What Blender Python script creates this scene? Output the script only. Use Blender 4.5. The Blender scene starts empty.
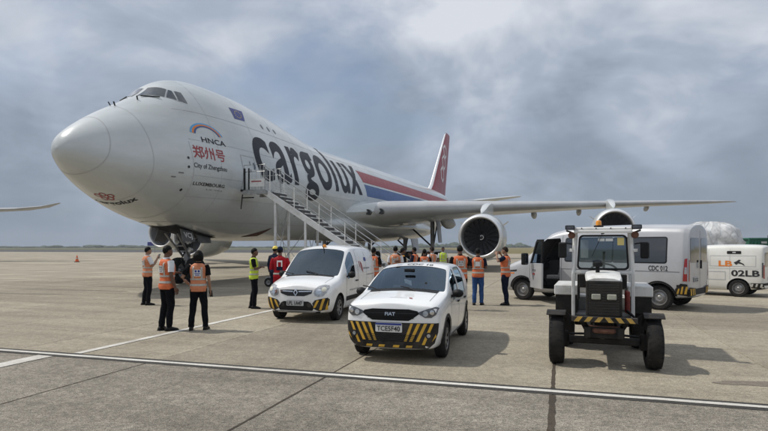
import bpy, bmesh, math, random
from math import sin, cos, pi, radians, sqrt, atan2
from mathutils import Vector, Matrix
from mathutils.bvhtree import BVHTree

# ------------------------------------------------------------------ camera, sky, sun, exposure
scene = bpy.context.scene
C = scene.collection
CAM_H = 1.76
cam_data = bpy.data.cameras.new('camera')
cam_data.sensor_width = 36.0
cam_data.lens = 557.0 / 768.0 * 36.0
cam_data.shift_y = 31.0 / 768.0
cam_data.clip_start = 0.1
cam_data.clip_end = 9000.0
cam = bpy.data.objects.new('camera', cam_data)
cam.location = (0, 0, CAM_H)
cam.rotation_euler = (radians(90), 0, 0)
C.objects.link(cam)
scene.camera = cam

SUN_EL = radians(54)
SUN_DIR = Vector((-0.972 * cos(SUN_EL), 0.235 * cos(SUN_EL), sin(SUN_EL))).normalized()
sun_data = bpy.data.lights.new('sun', 'SUN')
sun_data.energy = 3.15
sun_data.angle = radians(1.2)
sun_data.color = (1.0, 0.955, 0.88)
sun = bpy.data.objects.new('sun', sun_data)
sun.rotation_euler = (-SUN_DIR).to_track_quat('-Z', 'Y').to_euler()
sun.location = (-30, 8, 60)
C.objects.link(sun)

world = bpy.data.worlds.new('World')
scene.world = world
world.use_nodes = True
nt = world.node_tree
for n in list(nt.nodes):
    nt.nodes.remove(n)
def wn(t, **kw):
    n = nt.nodes.new(t)
    for k, v in kw.items():
        setattr(n, k, v)
    return n
def wmath(op, a, b=None):
    n = wn('ShaderNodeMath', operation=op)
    for i, v in enumerate((a, b)):
        if v is None:
            continue
        if isinstance(v, (int, float)):
            n.inputs[i].default_value = v
        else:
            nt.links.new(v, n.inputs[i])
    return n.outputs[0]
sky = wn('ShaderNodeTexSky', sky_type='NISHITA', sun_disc=False)
sky.sun_elevation = SUN_EL
sky.sun_rotation = atan2(SUN_DIR.x, SUN_DIR.y)
sky.air_density = 1.0
sky.dust_density = 2.0
bg_sky = wn('ShaderNodeBackground')
bg_sky.inputs['Strength'].default_value = 0.1
nt.links.new(sky.outputs[0], bg_sky.inputs['Color'])
tc = wn('ShaderNodeTexCoord')
sp = wn('ShaderNodeSeparateXYZ')
nt.links.new(tc.outputs['Generated'], sp.inputs[0])
zc = wmath('ADD', wmath('MAXIMUM', sp.outputs[2], 0.0), 0.40)
cb = wn('ShaderNodeCombineXYZ')
nt.links.new(wmath('DIVIDE', sp.outputs[0], zc), cb.inputs[0])
nt.links.new(wmath('DIVIDE', sp.outputs[1], zc), cb.inputs[1])
def wnoise(scale, detail, rough, off, dist=0.0):
    mp = wn('ShaderNodeMapping')
    mp.inputs['Location'].default_value = off
    nt.links.new(cb.outputs[0], mp.inputs[0])
    n = wn('ShaderNodeTexNoise')
    n.inputs['Scale'].default_value = scale
    n.inputs['Detail'].default_value = detail
    n.inputs['Roughness'].default_value = rough
    n.inputs['Distortion'].default_value = dist
    nt.links.new(mp.outputs[0], n.inputs['Vector'])
    return n.outputs['Fac']
n_big = wnoise(1.15, 5.0, 0.52, (4.38, 7.36, 0.0), 0.5)
n_fine = wnoise(2.9, 7.0, 0.54, (5.38, 10.36, 2.0), 0.6)
n_gap = wnoise(1.3, 7.0, 0.56, (3.64, 3.42, 1.0), 0.3)
shade = wmath('ADD', wmath('MULTIPLY', n_big, 0.72), wmath('MULTIPLY', n_fine, 0.28))
lift = wmath('MULTIPLY', wmath('SUBTRACT', wmath('MINIMUM', wmath('MAXIMUM', sp.outputs[2], 0.0), 0.42), 0.17), 0.48)   # cloud cover thins overhead
calm = wmath('MINIMUM', wmath('ADD', wmath('MULTIPLY', wmath('MAXIMUM', sp.outputs[2], 0.0), 4.0), 0.28), 1.0)   # distant cloud merges into haze
shade = wmath('ADD', wmath('MULTIPLY', wmath('SUBTRACT', shade, 0.5), calm), 0.5)
shade = wmath('ADD', shade, lift)
cr = wn('ShaderNodeValToRGB')
nt.links.new(shade, cr.inputs[0])
els = cr.color_ramp.elements
els[0].position = 0.38; els[0].color = (0.220, 0.268, 0.335, 1)
els[1].position = 0.64; els[1].color = (0.70, 0.735, 0.80, 1)
e = els.new(0.465); e.color = (0.285, 0.338, 0.415, 1)
e = els.new(0.545); e.color = (0.40, 0.46, 0.56, 1)
bg_cloud = wn('ShaderNodeBackground')
nt.links.new(cr.outputs[0], bg_cloud.inputs['Color'])
bg_cloud.inputs['Strength'].default_value = 1.0
gap = wn('ShaderNodeMapRange')
gap.inputs['From Min'].default_value = 0.34
gap.inputs['From Max'].default_value = 0.45
gap.inputs['To Min'].default_value = 0.25
gap.inputs['To Max'].default_value = 0.98
nt.links.new(n_gap, gap.inputs['Value'])
mixw = wn('ShaderNodeMixShader')
cover = wmath('SUBTRACT', 1.0, wmath('MULTIPLY', wmath('SUBTRACT', 1.0, gap.outputs[0]), wmath('MINIMUM', wmath('MULTIPLY', wmath('MAXIMUM', sp.outputs[2], 0.0), 3.2), 1.0)))   # towards the horizon the layers close up
nt.links.new(cover, mixw.inputs[0])
nt.links.new(bg_sky.outputs[0], mixw.inputs[1])
nt.links.new(bg_cloud.outputs[0], mixw.inputs[2])
wo = wn('ShaderNodeOutputWorld')
nt.links.new(mixw.outputs[0], wo.inputs[0])

scene.view_settings.view_transform = 'Standard'
scene.view_settings.look = 'None'
scene.view_settings.gamma = 1.0
scene.view_settings.use_curve_mapping = False
scene.view_settings.exposure = 0.0
scene.cycles.max_bounces = 6
scene.cycles.transparent_max_bounces = 12
scene.cycles.use_denoising = True

# ------------------------------------------------------------------ materials
MATS = {}
def mat(name, col, rough=0.5, metal=0.0, var=0.0, vscale=3.0, col2=None, bump=0.0, bscale=20.0,
        coat=0.0, emit=None, spec=None, detail=5.0, lo=0.35, hi=0.65, rand=0.0, stretch=None):
    if name in MATS:
        return MATS[name]
    m = bpy.data.materials.new(name)
    m.use_nodes = True
    t = m.node_tree
    b = t.nodes['Principled BSDF']
    b.inputs['Roughness'].default_value = rough
    b.inputs['Metallic'].default_value = metal
    if coat:
        b.inputs['Coat Weight'].default_value = coat
        b.inputs['Coat Roughness'].default_value = 0.06
    if spec is not None:
        b.inputs['Specular IOR Level'].default_value = spec
    if emit:
        b.inputs['Emission Color'].default_value = (*emit[:3], 1)
        b.inputs['Emission Strength'].default_value = emit[3]
    c1 = (*col, 1)
    co = t.nodes.new('ShaderNodeTexCoord')
    src = co.outputs['Object']
    if stretch:
        mp = t.nodes.new('ShaderNodeMapping')
        mp.inputs['Scale'].default_value = stretch
        t.links.new(src, mp.inputs[0])
        src = mp.outputs[0]
    if col2 is None and var:
        col2 = tuple(max(0, c * (1 - var)) for c in col)
    out = None
    if col2 is not None:
        n = t.nodes.new('ShaderNodeTexNoise')
        n.inputs['Scale'].default_value = vscale
        n.inputs['Detail'].default_value = detail
        n.inputs['Roughness'].default_value = 0.6
        t.links.new(src, n.inputs['Vector'])
        r = t.nodes.new('ShaderNodeMapRange')
        r.inputs['From Min'].default_value = lo
        r.inputs['From Max'].default_value = hi
        t.links.new(n.outputs['Fac'], r.inputs['Value'])
        mx = t.nodes.new('ShaderNodeMix')
        mx.data_type = 'RGBA'
        mx.inputs[6].default_value = c1
        mx.inputs[7].default_value = (*col2, 1)
        t.links.new(r.outputs[0], mx.inputs[0])
        out = mx.outputs[2]
        rr = t.nodes.new('ShaderNodeMapRange')
        rr.inputs['To Min'].default_value = max(0.02, rough - 0.06)
        rr.inputs['To Max'].default_value = min(1, rough + 0.1)
        t.links.new(n.outputs['Fac'], rr.inputs['Value'])
        t.links.new(rr.outputs[0], b.inputs['Roughness'])
    if rand:
        oi = t.nodes.new('ShaderNodeObjectInfo')
        hv = t.nodes.new('ShaderNodeHueSaturation')
        mr = t.nodes.new('ShaderNodeMapRange')
        mr.inputs['To Min'].default_value = 1 - rand
        mr.inputs['To Max'].default_value = 1 + rand
        t.links.new(oi.outputs['Random'], mr.inputs['Value'])
        t.links.new(mr.outputs[0], hv.inputs['Value'])
        if out is not None:
            t.links.new(out, hv.inputs['Color'])
        else:
            hv.inputs['Color'].default_value = c1
        out = hv.outputs[0]
    if out is not None:
        t.links.new(out, b.inputs['Base Color'])
    else:
        b.inputs['Base Color'].default_value = c1
    if bump:
        n2 = t.nodes.new('ShaderNodeTexNoise')
        n2.inputs['Scale'].default_value = bscale
        n2.inputs['Detail'].default_value = 6
        t.links.new(src, n2.inputs['Vector'])
        bp = t.nodes.new('ShaderNodeBump')
        bp.inputs['Strength'].default_value = bump
        bp.inputs['Distance'].default_value = 0.02
        t.links.new(n2.outputs['Fac'], bp.inputs['Height'])
        t.links.new(bp.outputs[0], b.inputs['Normal'])
    MATS[name] = m
    return m

def glass_mat(name, tint, opacity):
    """car glass: mirror reflection by Fresnel over a tinted pane that lets light through"""
    m = bpy.data.materials.new(name)
    m.use_nodes = True
    t = m.node_tree
    for n in list(t.nodes):
        t.nodes.remove(n)
    o = t.nodes.new('ShaderNodeOutputMaterial')
    tr = t.nodes.new('ShaderNodeBsdfTransparent')
    tr.inputs[0].default_value = (*tint, 1)
    df = t.nodes.new('ShaderNodeBsdfDiffuse')
    df.inputs[0].default_value = (0.012, 0.014, 0.016, 1)
    m1 = t.nodes.new('ShaderNodeMixShader')
    m1.inputs[0].default_value = opacity
    gl = t.nodes.new('ShaderNodeBsdfGlossy')
    gl.inputs['Roughness'].default_value = 0.03
    gl.inputs['Color'].default_value = (0.70, 0.86, 1.0, 1)
    fr = t.nodes.new('ShaderNodeFresnel')
    fr.inputs[0].default_value = 1.52
    m2 = t.nodes.new('ShaderNodeMixShader')
    t.links.new(tr.outputs[0], m1.inputs[1])
    t.links.new(df.outputs[0], m1.inputs[2])
    dbl = t.nodes.new('ShaderNodeMath'); dbl.operation = 'MULTIPLY'; dbl.inputs[1].default_value = 2.2; dbl.use_clamp = True   # both faces of the pane
    ad = t.nodes.new('ShaderNodeMath'); ad.operation = 'ADD'; ad.inputs[1].default_value = 0.015; ad.use_clamp = True   # even extra reflection added to lighten the glass
    t.links.new(fr.outputs[0], dbl.inputs[0])
    t.links.new(dbl.outputs[0], ad.inputs[0]); t.links.new(ad.outputs[0], m2.inputs[0])
    t.links.new(m1.outputs[0], m2.inputs[1])
    t.links.new(gl.outputs[0], m2.inputs[2])
    t.links.new(m2.outputs[0], o.inputs[0])
    MATS[name] = m
    return m

mat('aircraft_white', (0.565, 0.60, 0.61), 0.28, coat=0.5, col2=(0.45, 0.475, 0.47), vscale=0.35, stretch=(0.6, 1, 2.2), detail=8)
mat('aircraft_grey', (0.42, 0.43, 0.44), 0.4, var=0.18, vscale=0.6, stretch=(0.5, 1, 1))
mat('bare_metal', (0.82, 0.82, 0.82), 0.42, 0.75, var=0.12, vscale=2)
mat('dull_metal', (0.33, 0.33, 0.34), 0.42, 0.8, var=0.25, vscale=3)
mat('dark_metal', (0.03, 0.031, 0.033), 0.45, 0.5, var=0.4, vscale=6, spec=0.3)
mat('fan_metal', (0.095, 0.098, 0.105), 0.35, 0.4, var=0.3, vscale=4)
mat('duct_lining', (0.20, 0.20, 0.205), 0.6, var=0.2)
mat('letter_navy', (0.009, 0.010, 0.018), 0.4, var=0.2, vscale=0.8, spec=0.2)
mat('decal_black', (0.02, 0.02, 0.022), 0.5)
mat('decal_grey', (0.18, 0.18, 0.19), 0.5)
mat('decal_red', (0.33, 0.030, 0.036), 0.4, var=0.15)
mat('decal_blue', (0.035, 0.095, 0.27), 0.4, var=0.15)
mat('decal_lightblue', (0.08, 0.33, 0.62), 0.4)
mat('decal_orange', (0.75, 0.22, 0.03), 0.45, var=0.1)
mat('decal_yellow', (0.80, 0.62, 0.08), 0.45)
mat('decal_white', (0.78, 0.78, 0.78), 0.4)
mat('flag_blue', (0.035, 0.045, 0.22), 0.45)
mat('seam', (0.10, 0.10, 0.105), 0.7)
mat('seam_light', (0.42, 0.43, 0.44), 0.6)
mat('seam_faint', (0.40, 0.415, 0.43), 0.45)
mat('tail_red', (0.30, 0.014, 0.024), 0.35, var=0.15, vscale=0.7)
mat('tyre', (0.014, 0.014, 0.0145), 0.85, col2=(0.030, 0.028, 0.025), vscale=5, bump=0.25, bscale=60, spec=0.15)
mat('car_white', (0.82, 0.825, 0.82), 0.25, coat=0.7, col2=(0.70, 0.69, 0.66), vscale=1.6, detail=8, lo=0.45, hi=0.8)
mat('van_silver', (0.50, 0.51, 0.53), 0.32, 0.25, coat=0.6, col2=(0.43, 0.43, 0.44), vscale=1.2, detail=8)
mat('van_cream', (0.76, 0.76, 0.72), 0.35, coat=0.4, col2=(0.66, 0.65, 0.60), vscale=1.6, detail=8)
mat('black_plastic', (0.010, 0.010, 0.0105), 0.55, var=0.3, vscale=4, spec=0.25)
mat('grille_black', (0.007, 0.007, 0.0075), 0.65, spec=0.15)
mat('cab_trim', (0.10, 0.10, 0.105), 0.8, var=0.2, spec=0.15)
mat('gloss_black', (0.012, 0.012, 0.014), 0.2, coat=0.4)
mat('headliner', (0.05, 0.05, 0.052), 0.9, var=0.2, spec=0.1)
mat('dash_grey', (0.045, 0.046, 0.05), 0.7, var=0.2, spec=0.2)
mat('cabin_dark', (0.016, 0.016, 0.017), 0.8, var=0.3, spec=0.15)
mat('seat_cloth', (0.10, 0.105, 0.115), 0.9, var=0.3, vscale=20, spec=0.1)
mat('hazard_yellow', (0.72, 0.42, 0.03), 0.5, col2=(0.55, 0.33, 0.05), vscale=7)
mat('hazard_black', (0.010, 0.010, 0.010), 0.5, col2=(0.05, 0.045, 0.04), vscale=6, spec=0.2)
mat('chrome', (0.75, 0.75, 0.76), 0.12, 1.0)
mat('steel_rim', (0.36, 0.365, 0.37), 0.4, 0.7, col2=(0.22, 0.21, 0.20), vscale=8)
mat('lamp_clear', (0.55, 0.56, 0.57), 0.08, 0.35, coat=1.0, col2=(0.28, 0.29, 0.30), vscale=14)
mat('lamp_smoked', (0.05, 0.053, 0.06), 0.08, 0.2, coat=1.0, col2=(0.13, 0.135, 0.145), vscale=12)
mat('lamp_warm', (0.74, 0.72, 0.60), 0.2, coat=0.6)
mat('lamp_red', (0.34, 0.012, 0.012), 0.15, coat=0.8)
mat('amber', (0.80, 0.30, 0.02), 0.2, coat=0.6)
mat('plate_white', (0.72, 0.72, 0.70), 0.45)
mat('plate_grey', (0.45, 0.46, 0.46), 0.45)
mat('plate_blue', (0.02, 0.04, 0.24), 0.45)
mat('paper', (0.75, 0.76, 0.74), 0.7)
mat('sticker_yellow', (0.70, 0.58, 0.22), 0.7)
mat('stair_white', (0.72, 0.73, 0.72), 0.45, col2=(0.50, 0.48, 0.44), vscale=3, lo=0.5, hi=0.75)
mat('stair_tread', (0.12, 0.12, 0.12), 0.6, 0.4, var=0.4, vscale=8)
mat('galvanised', (0.45, 0.46, 0.46), 0.4, 0.7, var=0.3, vscale=6)
mat('tractor_white', (0.72, 0.72, 0.70), 0.4, coat=0.2, col2=(0.46, 0.44, 0.39), vscale=4.5, detail=8, lo=0.48, hi=0.78)
mat('tractor_black', (0.011, 0.011, 0.011), 0.6, col2=(0.034, 0.030, 0.026), vscale=6, spec=0.22)
mat('tractor_red', (0.22, 0.02, 0.015), 0.55, var=0.5, vscale=8)
mat('rust', (0.14, 0.06, 0.035), 0.85, var=0.4, vscale=12)
glass_mat('glass_clear', (0.70, 0.77, 0.80), 0.05)
glass_mat('glass_dark', (0.10, 0.11, 0.12), 0.65)
glass_mat('glass_tractor', (0.80, 0.84, 0.86), 0.06)
mat('cockpit_glass', (0.022, 0.027, 0.034), 0.08, coat=1.0)
mat('skin_dark', (0.13, 0.062, 0.036), 0.55, var=0.2, vscale=14)
mat('skin_mid', (0.30, 0.165, 0.105), 0.55, var=0.15, vscale=14)
mat('hair_black', (0.005, 0.0045, 0.004), 0.55, var=0.3, vscale=40, bump=0.4, bscale=90, spec=0.12)
mat('hair_brown', (0.022, 0.013, 0.008), 0.6, var=0.3, vscale=40, bump=0.4, bscale=90, spec=0.12)
mat('vest_orange', (0.66, 0.16, 0.055), 0.75, col2=(0.50, 0.11, 0.035), vscale=9, bump=0.5, bscale=14)
mat('vest_faded', (0.62, 0.24, 0.12), 0.75, col2=(0.48, 0.16, 0.07), vscale=9, bump=0.5, bscale=14)
mat('vest_yellow', (0.52, 0.66, 0.05), 0.75, col2=(0.40, 0.52, 0.04), vscale=9, bump=0.5, bscale=14)
mat('vest_amber', (0.66, 0.30, 0.03), 0.75, var=0.2, vscale=9, bump=0.5, bscale=14)
mat('reflective', (0.46, 0.44, 0.39), 0.4, 0.2, var=0.2, vscale=30)
mat('trouser_black', (0.006, 0.0065, 0.009), 0.85, var=0.4, vscale=14, bump=0.5, bscale=18, spec=0.08)
mat('trouser_navy', (0.010, 0.014, 0.032), 0.85, var=0.4, vscale=14, bump=0.5, bscale=18, spec=0.08)
mat('jeans_blue', (0.035, 0.085, 0.23), 0.85, var=0.35, vscale=14, bump=0.5, bscale=18, spec=0.1)
mat('shirt_white', (0.66, 0.67, 0.70), 0.8, var=0.1, vscale=14, bump=0.5, bscale=18)
mat('shirt_black', (0.007, 0.007, 0.008), 0.85, var=0.3, vscale=14, spec=0.08)
mat('shirt_navy', (0.010, 0.015, 0.036), 0.85, var=0.3, vscale=14, spec=0.08)
mat('overall_red', (0.36, 0.010, 0.018), 0.75, var=0.3, vscale=12, bump=0.5, bscale=18, spec=0.15)
mat('shoe_black', (0.006, 0.006, 0.006), 0.5, spec=0.25)
mat('net_white', (0.72, 0.73, 0.73), 0.45, col2=(0.42, 0.43, 0.44), vscale=2.6, bump=0.9, bscale=3.2, detail=8)
mat('net_rope', (0.50, 0.50, 0.50), 0.8)
mat('green_paint', (0.015, 0.14, 0.085), 0.55, var=0.4, vscale=2)
mat('cone_orange', (0.70, 0.12, 0.02), 0.55)
mat('leaf_far', (0.035, 0.055, 0.022), 0.9, col2=(0.06, 0.075, 0.035), vscale=0.2)
mat('bark', (0.06, 0.045, 0.03), 0.9)

# ------------------------------------------------------------------ mesh helpers
WORK = bpy.data.scenes.new('workbench')          # modifiers are applied here, away from the growing scene
def applied(o):
    """mesh of an object with its modifiers or text applied"""
    vl = WORK.view_layers[0]
    vl.update()
    dg = vl.depsgraph
    return bpy.data.meshes.new_from_object(o.evaluated_get(dg), depsgraph=dg)
class MB:
    def __init__(self):
        self.v = []; self.f = []
    def add(self, vs, fs):
        o = len(self.v)
        self.v += [tuple(p) for p in vs]
        self.f += [tuple(i + o for i in f) for f in fs]
        return self
    def box(self, c, s, rot=None):
        hx, hy, hz = s[0] / 2, s[1] / 2, s[2] / 2
        vs = [Vector((x, y, z)) for x in (-hx, hx) for y in (-hy, hy) for z in (-hz, hz)]
        if rot is not None:
            M = rot if isinstance(rot, Matrix) else Matrix.Rotation(rot, 3, 'Z')
            vs = [M @ p for p in vs]
        vs = [p + Vector(c) for p in vs]
        return self.add(vs, [(0, 1, 3, 2), (4, 6, 7, 5), (0, 4, 5, 1), (2, 3, 7, 6), (0, 2, 6, 4), (1, 5, 7, 3)])
    def bar(self, p0, p1, w, h, up=(0, 0, 1)):
        """rectangular bar between two points, w across, h along up"""
        p0, p1 = Vector(p0), Vector(p1)
        d = (p1 - p0).normalized(); u = Vector(up)
        s = d.cross(u)
        if s.length < 1e-4:
            s = d.cross(Vector((1, 0, 0)))
        s.normalize(); u = s.cross(d).normalized()
        vs = [p + s * (a * w / 2) + u * (b * h / 2) for p in (p0, p1) for a, b in ((-1, -1), (1, -1), (1, 1), (-1, 1))]
        return self.add(vs, [(3, 2, 1, 0), (4, 5, 6, 7), (0, 1, 5, 4), (1, 2, 6, 5), (2, 3, 7, 6), (3, 0, 4, 7)])
    def tube(self, pts, r, n=8, cap=True, flat=1.0):
        """tube through pts; r number or list; flat squashes the second axis"""
        pts = [Vector(p) for p in pts]
        rs = r if isinstance(r, (list, tuple)) else [r] * len(pts)
        rings = []
        d0 = (pts[1] - pts[0]).normalized()
        ref = Vector((0, 0, 1)) if abs(d0.z) < 0.9 else Vector((1, 0, 0))
        for i, p in enumerate(pts):
            d = (pts[min(i + 1, len(pts) - 1)] - pts[max(i - 1, 0)]).normalized()
            s = d.cross(ref)
            if s.length < 1e-3:
                s = d.cross(Vector((0, 1, 0)))
            s.normalize(); u = s.cross(d).normalized()
            rings.append([p + s * (cos(2 * pi * k / n) * rs[i]) + u * (sin(2 * pi * k / n) * rs[i] * flat) for k in range(n)])
        return self.loft(rings, cap)
    def loft(self, rings, cap=True, closed=True):
        n = len(rings[0]); vs = [p for r in rings for p in r]; fs = []
        for i in range(len(rings) - 1):
            for k in range(n if closed else n - 1):
                a = i * n + k; b = i * n + (k + 1) % n
                fs.append((a, b, b + n, a + n))
        if cap:
            fs.append(tuple(reversed(range(n)))); fs.append(tuple((len(rings) - 1) * n + k for k in range(n)))
        return self.add(vs, fs)
    def lathe(self, prof, n=24, M=None, cap=False):
        """profile of (x, r) turned about the local X axis"""
        rings = []
        for x, r in prof:
            ring = [Vector((x, r * cos(2 * pi * k / n), r * sin(2 * pi * k / n))) for k in range(n)]
            rings.append([M @ p for p in ring] if M else ring)
        return self.loft(rings, cap)
    def prism(self, poly, fn, t0, t1):
        """2-D polygon extruded: fn(u, v, t) -> point"""
        n = len(poly)
        vs = [fn(u, v, t0) for u, v in poly] + [fn(u, v, t1) for u, v in poly]
        fs = [tuple(reversed(range(n))), tuple(range(n, 2 * n))] + [(k, (k + 1) % n, (k + 1) % n + n, k + n) for k in range(n)]
        return self.add(vs, fs)
    def ellipsoid(self, c, r, nu=14, nv=9, M=None):
        rings = []
        for j in range(nv + 1):
            t = -pi / 2 + pi * j / nv
            cr = max(cos(t), 0.02)
            ring = [Vector((r[0] * cr * cos(2 * pi * k / nu), r[1] * cr * sin(2 * pi * k / nu), r[2] * sin(t))) for k in range(nu)]
            rings.append([(M @ p if M else p) + Vector(c) for p in ring])
        return self.loft(rings, True)
    def mesh(self, name='m'):
        me = bpy.data.meshes.new(name)
        me.from_pydata(self.v, [], self.f)
        me.update()
        return me
    def build(self, name, m, parent=None, smooth=False, bevel=0.0, fix=True, segs=1):
        me = self.mesh(name)
        if fix or bevel:
            bm = bmesh.new(); bm.from_mesh(me)
            if fix:
                bmesh.ops.recalc_face_normals(bm, faces=bm.faces)
            if bevel:
                ed = [e for e in bm.edges if len(e.link_faces) == 2 and e.calc_face_angle(0) > 0.6]
                bmesh.ops.bevel(bm, geom=ed, offset=bevel, segments=segs, profile=0.6, affect='EDGES', clamp_overlap=True)
            bm.to_mesh(me); bm.free()
        return link(name, me, m, parent, smooth)

def link(name, me, m, parent=None, smooth=False):
    o = bpy.data.objects.new(name, me)
    C.objects.link(o)
    if m is not None:
        me.materials.clear()
        me.materials.append(MATS[m] if isinstance(m, str) else m)
    if smooth:
        me.shade_smooth()
        if smooth != 'all':
            me.set_sharp_from_angle(angle=radians(smooth if smooth is not True else 38))
    if parent is not None:
        o.parent = parent
    return o

def tag(o, label, cat, group=None):
    o['label'] = label; o['category'] = cat
    if group:
        o['group'] = group
    return o
def thing(name, label, cat, loc=(0, 0, 0), rz=0.0, group=None):
    o = bpy.data.objects.new(name, None)
    o.empty_display_size = 0.3
    C.objects.link(o)
    o.location = loc
    o.rotation_euler = (0, 0, rz)
    return tag(o, label, cat, group)
def struct(o):
    o['kind'] = 'structure'
    return o
def copy_part(o, parent, M=None):
    """linked copy of a part and its sub-parts"""
    c = o.copy(); C.objects.link(c); c.parent = parent
    if M is not None:
        c.matrix_local = M
    for ch in o.children:
        copy_part(ch, c)
    return c

def at(px, py, z=0.0):
    """where the ray through a photo pixel meets the height z"""
    Y = 557.0 * (CAM_H - z) / (py - 246.5)
    return Vector(((px - 384.0) / 557.0 * Y, Y, z))

def text_mesh(s, size=1.0, bold=0.0, sx=1.0, align='LEFT', res=3, space=1.0):
    """flat mesh of a word in the built-in typeface: list of verts (u, v) and faces"""
    cu = bpy.data.curves.new('txt', 'FONT')
    cu.body = s; cu.size = size; cu.offset = bold; cu.align_x = align; cu.resolution_u = res; cu.space_character = space
    o = bpy.data.objects.new('txt', cu)
    WORK.collection.objects.link(o)
    me = applied(o)
    vs = [(v.co.x * sx, v.co.y) for v in me.vertices]
    fs = [tuple(p.vertices) for p in me.polygons]
    bpy.data.meshes.remove(me)
    bpy.data.objects.remove(o)
    bpy.data.curves.remove(cu)
    return vs, fs
def fit_text(s, u0, v0, w, h, bold=0.0, cap=True, mirror=False):
    """word scaled so that its ink fills the box"""
    vs, fs = text_mesh(s, 1.0, bold)
    us = [p[0] for p in vs]; ws = [p[1] for p in vs]
    a, b, c, d = min(us), max(us), min(ws), max(ws)
    out = []
    for u, v in vs:
        t = (u - a) / (b - a)
        if mirror:
            t = 1 - t
        out.append((u0 + t * w, v0 + (v - c) / (d - c) * h))
    return out, fs
def poly2(*polys):
    vs, fs = [], []
    for p in polys:
        fs.append(tuple(range(len(vs), len(vs) + len(p)))); vs += list(p)
    return vs, fs
def ring2(cx, cy, r0, r1, n=20, a0=0.0, a1=2 * pi, ry=1.0):
    vs, fs = [], []
    for k in range(n + 1):
        a = a0 + (a1 - a0) * k / n
        vs += [(cx + r0 * cos(a), cy + r0 * ry * sin(a)), (cx + r1 * cos(a), cy + r1 * ry * sin(a))]
    for k in range(n):
        fs.append((2 * k, 2 * k + 1, 2 * k + 3, 2 * k + 2))
    return vs, fs
def decal(name, geo, fn, m, parent, cell=0.2, thick=0.0, smooth=False):
    """flat (u, v) geometry cut into cells and laid on a surface by fn(u, v, lift) -> point"""
    vs, fs = geo
    bm = bmesh.new()
    bv = [bm.verts.new((u, v, 0)) for u, v in vs]
    for f in fs:
        try:
            bm.faces.new([bv[i] for i in f])
        except ValueError:
            pass
    us = [p[0] for p in vs]; ws = [p[1] for p in vs]
    if cell:
        for ax, lo, hi in ((0, min(us), max(us)), (1, min(ws), max(ws))):
            k = math.ceil(lo / cell)
            while k * cell < hi - 1e-6:
                co = (k * cell, 0, 0) if ax == 0 else (0, k * cell, 0)
                no = (1, 0, 0) if ax == 0 else (0, 1, 0)
                bmesh.ops.bisect_plane(bm, geom=bm.verts[:] + bm.edges[:] + bm.faces[:], dist=1e-5, plane_co=co, plane_no=no)
                k += 1
    bmesh.ops.triangulate(bm, faces=bm.faces[:])
    if thick:
        base = {v: (v.co.x, v.co.y) for v in bm.verts}
        r = bmesh.ops.extrude_face_region(bm, geom=bm.faces[:])
        top = {g for g in r['geom'] if isinstance(g, bmesh.types.BMVert)}
        bmesh.ops.recalc_face_normals(bm, faces=bm.faces)
        for v in bm.verts:
            u, w = v.co.x, v.co.y
            v.co = fn(u, w, 1.0 if v in top else -thick)
    else:
        for v in bm.verts:
            v.co = fn(v.co.x, v.co.y, 1.0)
    bmesh.ops.recalc_face_normals(bm, faces=bm.faces)
    me = bpy.data.meshes.new(name)
    bm.to_mesh(me); bm.free()
    return link(name, me, m, parent, smooth)
def interp(tab, x):
    """smooth (Catmull-Rom, monotone-ish) interpolation in a table of (x, y...)"""
    n = len(tab)
    if x <= tab[0][0]:
        return tab[0][1:]
    if x >= tab[-1][0]:
        return tab[-1][1:]
    i = max(k for k in range(n - 1) if tab[k][0] <= x)
    x0, x1 = tab[i][0], tab[i + 1][0]
    t = (x - x0) / (x1 - x0)
    out = []
    for j in range(1, len(tab[0])):
        y0, y1 = tab[i][j], tab[i + 1][j]
        s = (y1 - y0) / (x1 - x0)
        def slope(k):
            if k <= 0 or k >= n - 1:
                return s
            a = (tab[k][j] - tab[k - 1][j]) / (tab[k][0] - tab[k - 1][0])
            b = (tab[k + 1][j] - tab[k][j]) / (tab[k + 1][0] - tab[k][0])
            return 0.0 if a * b <= 0 else 2 * a * b / (a + b)
        m0, m1 = slope(i) * (x1 - x0), slope(i + 1) * (x1 - x0)
        out.append((2 * t ** 3 - 3 * t * t + 1) * y0 + (t ** 3 - 2 * t * t + t) * m0 + (3 * t * t - 2 * t ** 3) * y1 + (t ** 3 - t * t) * m1)
    return tuple(out)

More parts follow.
